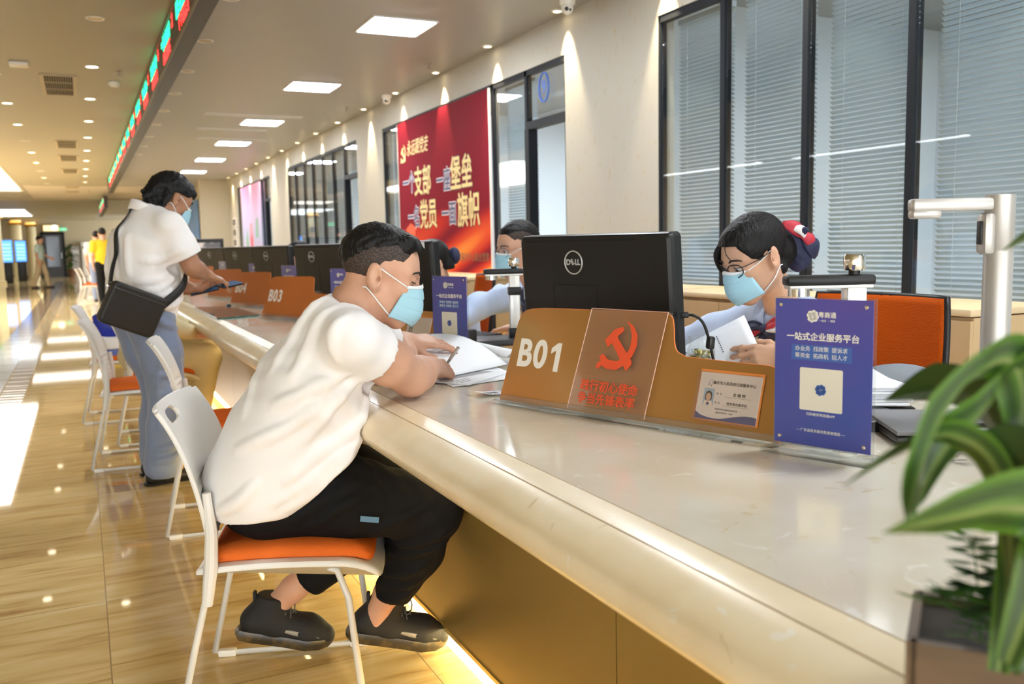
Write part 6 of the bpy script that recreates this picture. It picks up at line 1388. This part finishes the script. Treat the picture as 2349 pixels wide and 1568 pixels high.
# ================================================================ simple far figures
def figure(name, label, x, y, rz, top, bottom, hgt=1.7, pose='stand', skin=None, step=.0, arm=(.05, .05), sleeve=.16):
    t = thing('person', label, 'person', (x, y, 0), rz); k = hgt / 1.7; sk = skin or m_skin; h = .010; V = lambda *p: tuple(q * k for q in p)
    Hd = headM(V(.03, 0, 1.575), pitch=.12, sc=k); F = Fig(); head(F, Hd); F.chain([np.array(Hd @ Vector((-.02, 0, -.04))), V(.0, 0, 1.42)], [.052, .06], .03)
    if pose == 'stand':
        F.chain([V(0, 0, .92), V(0, 0, 1.1), V(0, 0, 1.36)], [.10, .10, .09], .04, ((0, 1, 0), 1.5)); legs = [(s, V(0, s * .09, .90), V(.03 + s * step * .5, s * .09, .48), V(-.02 + s * step, s * .09, .09)) for s in (-1, 1)]
    arms = [(s, V(0, s * .20, 1.37), V(-.03 + arm[(s + 1) // 2] * .3, s * .24, 1.10), V(arm[(s + 1) // 2], s * .22, .86 + arm[(s + 1) // 2] * .5)) for s in (-1, 1)]
    for s, sh, el, wr_ in arms:
        F.chain([V(0, s * .05, 1.38), sh, el, wr_], [.06, .052, .042, .028], .03); hand(F, wr_, np.array(wr_) - np.array(el), (0, s, 0), (1, 0, 0), k=.01)
    for s, hp, kn, an in legs: F.chain([hp, kn, an], [.08, .055, .04], .03); F.chain([an, tuple(np.array(an) + (.12, 0, -.05))], [.036, .03], .02)
    F.mesh('body', sk, t, h)
    F = Fig(); F.chain([V(0, 0, .90), V(0, 0, 1.1), V(0, 0, 1.34)], [.125, .125, .11], .05, ((0, 1, 0), 1.45))
    for s, sh, el, wr_ in arms: F.chain([V(0, s * .05, 1.37), sh], [.08, .068], .04); e2 = np.array(sh) + (np.array(el) - sh) * .6; F.chain([sh, tuple(e2)], [.066, .070], .03)
    F.mesh('shirt', top, t, h, lambda D, X, Y, Z: np.maximum(D, np.maximum(.90 * k - Z, np.where(np.abs(Y) < .09, Z - 1.455 * k, -1))), folds(.004, ((.6, .3, 1), .14, 1.0)))
    F = Fig(); F.cap(V(0, -.08, .90), V(0, .08, .90), .11 * k, .11 * k, .04)
    for s, hp, kn, an in legs: F.chain([hp, kn, an], [.105, .08, .065], .03)
    F.mesh('trousers', bottom, t, h, lambda D, X, Y, Z: np.maximum(D, .05 - Z))
    for s, hp, kn, an in legs: shoe(t, (an[0] - .07, an[1], .0), (an[0] + .19, an[1], .0), (0, 0, 1), m_shoe, m_black, False)
    hairpart('hair', Hd, [((-.012, 0, .048), (.106, .082, .094)), ((.04, 0, .07), (.062, .064, .05))], lambda x, y, z: np.minimum(z - np.interp(x, xs, zs_low), .2), m_hair, t, .008)
    return t, Hd
figure('a', 'distant person in a bright yellow polo and dark trousers, seen from behind', .46, 22.0, PI / 2 + .2, mat('polo_yellow', (.72, .50, .015), .8), m_trk, 1.70)
figure('b', 'distant person in a pale shirt, half hidden behind the one in yellow', .35, 23.3, PI / 2, mat('shirt_pale', (.72, .70, .60), .8), m_slk, 1.66)
figure('c', 'distant dark-haired person beyond the shoulder of the one in yellow', .80, 24.2, PI / 2, m_trk, m_trk, 1.72)
figure('d', 'distant person in a pale mint shirt and beige trousers walking past the dark door', -1.26, 34.2, -.25, mat('shirt_mint', (.50, .66, .64), .8), mat('chino_beige', (.52, .42, .26), .8), 1.74, step=.20, arm=(.02, .26))
# seated visitor in beige beyond the standing man
be = thing('person', 'person in beige seated at the counter, mostly hidden by the standing man\'s legs', 'person', (.35, 5.98, 0), -.05); m_bei = mat('jacket_beige', (.66, .56, .33), .8, bump=(10, .2))
Hb = headM((.10, 0, 1.16), pitch=.25); F = Fig(); head(F, Hb); F.chain([np.array(Hb @ Vector((-.02, 0, -.04))), (.04, 0, 1.0)], [.052, .06], .03); F.chain([(-.05, 0, .55), (-.02, 0, .75), (.03, 0, .95)], [.11, .11, .09], .04, ((0, 1, 0), 1.4))
ba = ((-1, (.04, -.19, .95), (.10, -.25, .72), (.27, -.20, .66)), (1, (.04, .19, .95), (.12, .25, .72), (.27, .15, .66)))
for s, sh, el, wr_ in ba: F.chain([(.03, s * .05, .96), sh, el, wr_], [.06, .054, .045, .03], .03)
hand(F, (.27, -.20, .66), (.9, .1, -.2), (0, -.5, .8), (.2, .5, .6), curl=((.4, .5, .3),) * 4); hand(F, (.27, .15, .66), (.9, -.2, -.1), (0, 0, 1), (.2, -1, 0))
bl = [(s, (-.05, s * .10, .54), (.33, s * .12, .50), (.25, s * .12, .10)) for s in (-1, 1)]
for s, hp, kn, an in bl: F.chain([hp, kn, an], [.08, .06, .04], .03); F.chain([an, (an[0] + .12, an[1], .04)], [.036, .03], .02)
F.mesh('body', m_skin, be, .007); F = Fig(); F.chain([(-.05, 0, .52), (-.02, 0, .75), (.03, 0, .94)], [.135, .135, .11], .05, ((0, 1, 0), 1.45))
for s, sh, el, wr_ in ba: F.chain([(.03, s * .05, .95), sh], [.08, .07], .04); F.chain([sh, el, tuple(np.array(el) * .3 + np.array(wr_) * .7)], [.07, .062, .055], .03)
F.mesh('jacket', m_bei, be, .007, lambda D, X, Y, Z: np.maximum(D, np.where(np.abs(Y) < .09, Z - 1.01, -1)), folds(.004, ((.6, .3, 1), .12, 1.0)))
F = Fig(); F.cap((-.05, -.09, .56), (-.05, .09, .56), .10, .10, .04)
for s, hp, kn, an in bl: F.chain([hp, kn, an], [.10, .085, .068], .03)
F.mesh('trousers', m_bei, be, .007, lambda D, X, Y, Z: np.maximum(D, .14 - Z)); shoe(be, (.17, -.12, 0), (.43, -.12, 0), (0, 0, 1), m_shoe, m_black, False); shoe(be, (.17, .12, 0), (.43, .12, 0), (0, 0, 1), m_shoe, m_black, False)
hairpart('hair', Hb, [((-.012, 0, .048), (.106, .082, .094)), ((.04, 0, .07), (.062, .064, .05))], lambda x, y, z: np.minimum(z - np.interp(x, xs, zs_low), .2), m_hair, be, .006)
t = thing('paper', 'white folded paper in the lap of the seated person in beige', 'paper', (.66, 5.80, .70)); mb = MB(); mb.grid(lambda u, v: Vector(((u - .4) * .16, (v - .5) * .20, .02 * math.sin(PI * u))), 8, 4); mb.build('sheet', m_paper, t, solid=.002)
# colleagues behind the farther monitors: only heads and shoulders show
def colleague(label, x, y, z, long=False):
    t = thing('person', label, 'person', (x, y, 0), PI); Hc = headM((.12, 0, z), pitch=.35); F = Fig(); head(F, Hc); F.chain([np.array(Hc @ Vector((-.02, 0, -.04))), (.05, 0, z - .19)], [.05, .058], .03)
    F.chain([(-.06, 0, .52), (.0, 0, .75), (.04, 0, z - .24)], [.10, .10, .085], .04, ((0, 1, 0), 1.5))
    for s in (-1, 1): F.chain([(.04, s * .05, z - .23), (.04, s * .19, z - .25), (.15, s * .24, .80), (.36, s * .14, .80)], [.06, .055, .045, .03], .03); hand(F, (.36, s * .14, .80), (.9, 0, -.1), (0, 0, 1), (0, -s, 0)); F.chain([(-.06, s * .1, .52), (.30, s * .1, .5), (.30, s * .1, .08), (.42, s * .1, .04)], [.09, .07, .05, .03], .03)
    F.mesh('body', m_skin3, t, .008); F = Fig(); F.chain([(-.06, 0, .50), (.0, 0, .75), (.04, 0, z - .245)], [.125, .12, .10], .05, ((0, 1, 0), 1.5))
    for s in (-1, 1): F.chain([(.04, s * .05, z - .235), (.04, s * .19, z - .25), (.15, s * .24, .80), (.30, s * .17, .80)], [.075, .068, .058, .048], .04)
    F.mesh('shirt', m_blu, t, .008); F = Fig(); F.cap((-.06, -.09, .53), (-.06, .09, .53), .11, .11, .04)
    for s in (-1, 1): F.chain([(-.06, s * .1, .52), (.30, s * .1, .5), (.30, s * .1, .1)], [.105, .085, .06], .03)
    F.mesh('trousers', m_skirt, t, .009)
    hairpart('hair', Hc, [((-.012, 0, .048), (.109, .085, .096)), ((.04, 0, .07), (.064, .068, .052))] + ([((-.07, 0, -.03), (.05, .075, .09))] if long else []), lambda x, y, z: np.minimum(z - np.interp(x, xs, zs_low), .2), m_hair, t, .006)
    if long: F = Fig(); F.ell(np.array(Hc @ Vector((-.14, 0, .0))), (.035, .045, .05), None, .01); F.mesh('hair_bow', m_navyc, t, .006)
colleague('black-haired person behind the B03 monitor, only the top of the head showing', 1.83, 6.00, 1.11, True); colleague('person whose crown barely shows above the B04 monitor', 1.75, 7.45, 1.085); colleague('person with a red-edged dark hair bow behind the taped monitor', 1.90, 4.72, 1.06, True)
# ================================================================ the far end of the hall
for x, y, h_, lb in ((-2.66, 40.9, 1.0, 'nearer self-service kiosk with a glowing blue screen by the columns'), (-2.30, 43.5, 1.0, 'farther self-service kiosk with a glowing pale blue screen')):
    t = thing('kiosk', lb, 'kiosk', (x, y, 0), .06, group='self-service kiosks'); mb = MB(); mb.box((0, 0, .42), (.34, .3, .84), bev=.02); mb.build('pedestal', m_black, t); mb = MB(); mb.box((0, 0, 1.28), (.46, .12, .95), bev=.02); mb.build('screen_housing', m_black2, t)
    mb = MB(); mb.box((0, -.062, 1.28), (.40, .006, .86)); mb.build('screen', emis('kiosk_blue', (.10, .34, 1), .9), t)
    mb = MB()
    for k in range(5): mb.box((0, -.066, .98 + k * .14), (.30, .003, .035))
    mb.build('screen_rows', emis('kiosk_pale', (.5, .75, 1), .8), t, smooth=0)
t = thing('dark_door', 'tall dark framed door with a tinted pane in the far wall', 'door', (-1.22, 49.9, 0)); mb = MB()
for x in (-.48, .48): mb.box((x, 0, 1.1), (.12, .12, 2.2))
mb.box((0, 0, 2.15), (.96, .12, .12)); mb.build('frame', m_dark, t, smooth=0)
mb = MB(); mb.box((0, .02, 1.05), (.86, .05, 2.1)); mb.build('leaf', m_black2, t); mb = MB(); mb.box((0, -.012, 1.25), (.56, .01, 1.5)); mb.build('pane', mat('tinted_pane', (.02, .03, .05), .1), t); mb = MB(); mb.tube([(.36, -.02, 1.2), (.36, -.06, 1.2), (.36, -.06, .9), (.36, -.02, .9)], .012, 6); mb.build('handle', m_steel, t)
t = thing('lit_sign', 'glowing pale yellow sign over the dark far door', 'sign', (-1.25, 49.9, 2.40)); mb = MB(); mb.box((0, 0, 0), (.72, .10, .34), bev=.02); mb.build('box', mat('gilt', (.75, .42, .10), .3, .8), t); mb = MB(); mb.box((.0, -.052, 0), (.66, .006, .28)); mb.build('face', emis('sign_yellow', (1, .85, .45), .6), t); mb = MB(); mb.ball((.16, -.06, .02), (.14, .02, .14), 8); mb.build('lamp', emis('sign_white', (1, .96, .8), 1), t)
t = thing('exit_sign', 'small green glowing exit sign beside the lit yellow sign', 'sign', (-.72, 49.9, 2.34)); mb = MB(); mb.box((0, 0, 0), (.36, .06, .17), bev=.01); mb.build('box', m_white, t); mb = MB(); mb.box((0, -.031, 0), (.33, .005, .14)); mb.build('face', emis('exit_green', (.05, .8, .3), .5), t)
mb = MB(); mb.prism([(-.10, -.015), (.04, -.015), (.04, -.045), (.11, 0), (.04, .045), (.04, .015), (-.10, .015)], .0345, .0355, frame((0, 0, 0), (1, 0, 0), (0, 0, 1))); mb.build('arrow', emis('exit_white', (.9, 1, .95), .5), t)
t = thing('exit_sign', 'green exit sign at the left picture edge by the nearest column', 'sign', (-2.75, 36.0, 2.10)); mb = MB(); mb.box((0, 0, 0), (.30, .05, .15), bev=.01); mb.build('box', m_white, t); mb = MB(); mb.box((0, -.026, 0), (.28, .005, .13)); mb.build('face', emis('exit_green', (.05, .8, .3), .5), t); mb = MB(); mb.tube([(0, 0, .07), (0, 0, .70)], .01, 6); mb.build('hanger', m_black, t)
t = thing('wall_lantern', 'tall warm glowing wall strip left of the far door', 'lamp', (-1.95, 49.9, 1.35)); mb = MB(); mb.box((0, 0, 0), (.30, .08, 1.3), bev=.02); mb.build('box', mat('gilt', (.75, .42, .10), .3, .8), t); mb = MB(); mb.box((.05, -.042, 0), (.16, .005, 1.1)); mb.build('glow', emis('sign_yellow', (1, .85, .45), .6), t)
t = thing('air_conditioner', 'tall white floor air conditioner against the far wall', 'air conditioner', (.33, 49.7, 0)); mb = MB(); mb.box((0, 0, .85), (.58, .38, 1.7), bev=.03); mb.build('body', m_white, t); mb = MB(); mb.box((0, -.192, 1.42), (.46, .008, .12)); mb.build('outlet', mat('deep_black', (.004, .004, .004), .8), t)
t = thing('air_conditioner', 'second pale floor cabinet beside the tall white air conditioner', 'air conditioner', (-.22, 49.8, 0)); mb = MB(); mb.box((0, 0, .75), (.40, .2, 1.5), bev=.03); mb.build('body', mat('panel_lilac', (.62, .58, .60), .5), t); mb = MB(); mb.box((0, -.102, 1.2), (.3, .008, .2)); mb.build('outlet', m_rim, t)
m_leaf = mat('leaf_green', (.035, .13, .018), .4, noise=(9, (.06, .21, .03), .3, .7)); m_leafd = mat('leaf_far', (.03, .085, .015), .5)
t = thing('potted_plant', 'bushy potted plant standing by the far wall right of the dark door', 'plant', (-.46, 49.2, 0)); mb = MB(); mb.lathe([(.14, 0), (.20, .36), (.21, .38), (.18, .38), (.17, .30), (.001, .30)], 18); mb.build('pot', mat('pot_brown', (.12, .05, .025), .5), t)
mb = MB(); mb.tube([(0, 0, .3), (.02, 0, .7), (0, 0, 1.2)], .02, 6); mb.build('stem', mat('stem_brown', (.1, .07, .03), .8), t)
mb = MB(); rnd = random.Random(5)
for k in range(70):
    a = rnd.random() * 2 * PI; z = .55 + rnd.random() * .95; L = .24 + .16 * rnd.random(); e = rnd.uniform(-.3, .9); d = Vector((math.cos(a) * math.cos(e), math.sin(a) * math.cos(e), math.sin(e))); sd = d.cross(Vector((0, 0, 1))).normalized(); p = Vector((0, 0, z)) + d * .08
    mb.grid(lambda u, v: p + d * L * u + Vector((0, 0, -.5 * L * u * u)) + sd * (v - .5) * .13 * math.sin(PI * min(.99, u * .9 + .08)), 5, 3)
mb.build('leaves', m_leafd, t, smooth=180)
# ================================================================ plant box in the foreground
bx = thing('planter_box', 'brown planter box with striped leaves at the lower right picture corner', 'plant', (.724, .40, .76), math.radians(-53))
mb = MB(); W2, D2, Hh = .30, .11, .082
mb.box((0, -D2 / 2, Hh / 2), (W2, .008, Hh)); mb.box((0, D2 / 2, Hh / 2), (W2, .008, Hh))
for s in (-1, 1): mb.box((s * W2 / 2, 0, Hh / 2), (.008, D2 + .008, Hh))
mb.box((0, 0, .004), (W2, D2, .008)); mb.build('box', mat('planter_brown', (.12, .075, .042), .5, noise=(8, (.16, .10, .055), .35, .65, (1, 1, 8))), bx, smooth=0)
mb = MB(); mb.box((0, 0, .066), (W2 - .008, D2 - .008, .015)); mb.build('soil', mat('soil', (.03, .022, .015), .9), bx)
BI = (Matrix.Translation(bx.location) @ Matrix.Rotation(math.radians(-53), 4, 'Z')).inverted()
def leafmat():
    m = mat('leaf_striped', (.10, .23, .03), .38, coat=.2); nt = m.node_tree; N = nt.nodes.new; L = nt.links.new
    tc = N('ShaderNodeUVMap'); tc.uv_map = 'UVMap'; sp = N('ShaderNodeSeparateXYZ'); L(tc.outputs[0], sp.inputs[0])
    nz = N('ShaderNodeTexNoise'); nz.inputs['Scale'].default_value = 26; nz.noise_dimensions = '1D' if False else '3D'
    mp = N('ShaderNodeMapping'); mp.inputs['Scale'].default_value = (.12, 1, 1); L(tc.outputs[0], mp.inputs[0]); L(mp.outputs[0], nz.inputs['Vector'])
    a = N('ShaderNodeMath'); a.operation = 'SUBTRACT'; a.inputs[1].default_value = .5; L(sp.outputs['Y'], a.inputs[0]); ab = N('ShaderNodeMath'); ab.operation = 'ABSOLUTE'; L(a.outputs[0], ab.inputs[0])
    ad = N('ShaderNodeMath'); ad.operation = 'MULTIPLY_ADD'; ad.inputs[1].default_value = .28; L(nz.outputs['Fac'], ad.inputs[0]); L(ab.outputs[0], ad.inputs[2])
    r = N('ShaderNodeValToRGB'); e = r.color_ramp.elements; e[0].position = .10; e[0].color = (.34, .36, .15, 1); e[1].position = .60; e[1].color = (.085, .20, .015, 1); q = e.new(.20); q.color = (.09, .19, .03, 1); q = e.new(.34); q.color = (.02, .055, .010, 1); q = e.new(.48); q.color = (.035, .09, .012, 1)
    L(ad.outputs[0], r.inputs[0]); L(r.outputs[0], nt.nodes['Principled BSDF'].inputs['Base Color']); return m
def leaf(pts, widths, roll, m_, flat=.25):
    q = [BI @ p for p in spline(pts, 10)]; n = len(q); mb = MB(); vs = []; NV = 9; uv = []
    for i, p in enumerate(q):
        tn = (q[min(i + 1, n - 1)] - q[max(i - 1, 0)]).normalized(); u = i / (n - 1); wd = 1.75 * float(np.interp(u, np.linspace(0, 1, len(widths)), widths)); r = float(np.interp(u, np.linspace(0, 1, len(roll)), roll))
        sd = tn.cross(Vector((0, 0, 1))); sd = (sd if sd.length > .05 else Vector((1, 0, 0))).normalized(); sd = Matrix.Rotation(r, 3, tn) @ sd; nn = sd.cross(tn)
        for j in range(NV):
            c = (j / (NV - 1) - .5) * 2; vs.append(p + sd * c * wd + nn * (abs(c) * wd * flat)); uv.append((u, (c + 1) / 2))
    mb.add(vs, [(i * NV + j, i * NV + j + 1, (i + 1) * NV + j + 1, (i + 1) * NV + j) for i in range(n - 1) for j in range(NV - 1)])
    o = mb.build('leaf', m_, bx, smooth=180, recalc=False); me = o.data; ul = me.uv_layers.new(name='UVMap'); a = np.zeros(len(me.loops), np.int32); me.loops.foreach_get('vertex_index', a); ul.data.foreach_set('uv', np.array(uv, np.float32)[a].ravel()); return o
m_str = leafmat(); m_dkl = mat('leaf_dark', (.022, .060, .012), .35, noise=(5, (.035, .09, .015), .35, .65))
leaf([(0.6494, 0.4476, 0.8102), (0.6871, 0.4687, 0.9479), (0.6876, 0.5001, 1.0239), (0.6689, 0.5329, 1.0361), (0.6429, 0.5661, 1.0228)], [0.004, 0.008, 0.012, 0.014, 0.0005], [1.1, 1.1, 1.1, 1.0, .9], m_dkl)
leaf([(0.5928, 0.4123, 0.8467), (0.6006, 0.4061, 1.009), (0.582, 0.4012, 1.0776), (0.539, 0.3992, 1.0752), (0.4986, 0.3932, 1.0506), (0.475, 0.3893, 1.0168), (0.4654, 0.3901, 0.9865)], [0.004, 0.008, 0.011, 0.0125, 0.0125, 0.009, 0.0005], [1.2, 1.2, 1.0, 0.9, 1.3, 1.4, 1.4], m_str)
leaf([(0.6198, 0.4204, 0.8367), (0.6343, 0.4096, 0.9875), (0.5995, 0.4124, 1.0559), (0.5638, 0.4164, 1.0398), (0.5429, 0.4239, 1.0188), (0.524, 0.4289, 0.9854), (0.5194, 0.4277, 0.9578)], [0.004, 0.008, 0.011, 0.011, 0.01, 0.006, 0.0005], [0.6, 0.6, 0.9, 1.1, 1.3, 1.4, 1.4], m_str)
leaf([(0.5861, 0.3943, 0.8562), (0.5772, 0.4039, 0.9903), (0.5404, 0.4153, 1.0301), (0.4877, 0.4175, 1.0237), (0.4456, 0.4243, 1.0053)], [0.003, 0.006, 0.0075, 0.0055, 0.0005], [.9, .9, .9, .9, .9], m_str)
leaf([(0.5719, 0.38, 0.8659), (0.5993, 0.3794, 0.9682), (0.5906, 0.3877, 1.0017), (0.5762, 0.4076, 1.0164), (0.5572, 0.4279, 1.0162)], [0.006, 0.015, 0.019, 0.013, 0.0005], [1.15, 1.15, 1.1, 1.05, 1.0], m_dkl)
leaf([(0.5264, 0.3603, 0.8914), (0.541, 0.3422, 0.9823), (0.5011, 0.3417, 1.0039), (0.4563, 0.3517, 1.0014), (0.4116, 0.3615, 0.9973)], [0.004, 0.012, 0.0155, 0.0105, 0.0004], [1.15, 1.15, 1.1, 1.05, 1.0], m_str)
leaf([(0.5499, 0.3702, 0.8817), (0.5998, 0.3648, 1.0328), (0.6283, 0.3784, 1.0735), (0.6011, 0.3919, 1.0771), (0.5711, 0.4159, 1.0642)], [0.004, 0.011, 0.015, 0.015, 0.001], [1.0, 1.0, 0.9, 0.8, 0.6], m_str)
leaf([(0.6446, 0.4304, 0.8336), (0.7221, 0.4409, 1.0405), (0.7391, 0.4671, 1.1381), (0.7375, 0.4936, 1.1656), (0.7285, 0.5188, 1.1547)], [0.004, 0.008, 0.01, 0.007, 0.0005], [0.4, 0.4, 0.4, 0.4, 0.4], m_str)
leaf([(0.6107, 0.4044, 0.8527), (0.65, 0.404, 1.0032), (0.6619, 0.4042, 1.0513), (0.6343, 0.4203, 1.0745), (0.6087, 0.4339, 1.0847)], [0.004, 0.01, 0.014, 0.01, 0.001], [1.0, 1.0, 1.0, 1.0, .9], m_dkl)
rnd = random.Random(11)
for k in range(46):
    # small fern sprigs in front of the box
    cx, cy = rnd.uniform(-.125, .13), rnd.uniform(-.075, -.03); base = Vector((cx * .8, -.03, .082)); tip = Vector((cx + rnd.uniform(-.02, .02), cy, .085 + rnd.uniform(.01, .10))); mid = (base + tip) / 2 + Vector((0, 0, .02)); q = spline([base, mid, tip], 5); mb = MB(); mb.tube(q, .0007, 4)
    for i, p in enumerate(q[3:]):
        for s in (-1, 1):
            d = Vector((s * rnd.uniform(.6, 1), rnd.uniform(-.4, .4), rnd.uniform(-.1, .4))).normalized(); sd = d.cross(Vector((0, .6, 1))).normalized(); L = .014 + .012 * rnd.random()
            mb.grid(lambda u, v: p + d * L * u + sd * (v - .5) * .013 * math.sin(PI * min(.98, .1 + .88 * u)), 4, 3)
    mb.build('fern_sprig', m_leaf, bx, smooth=180)
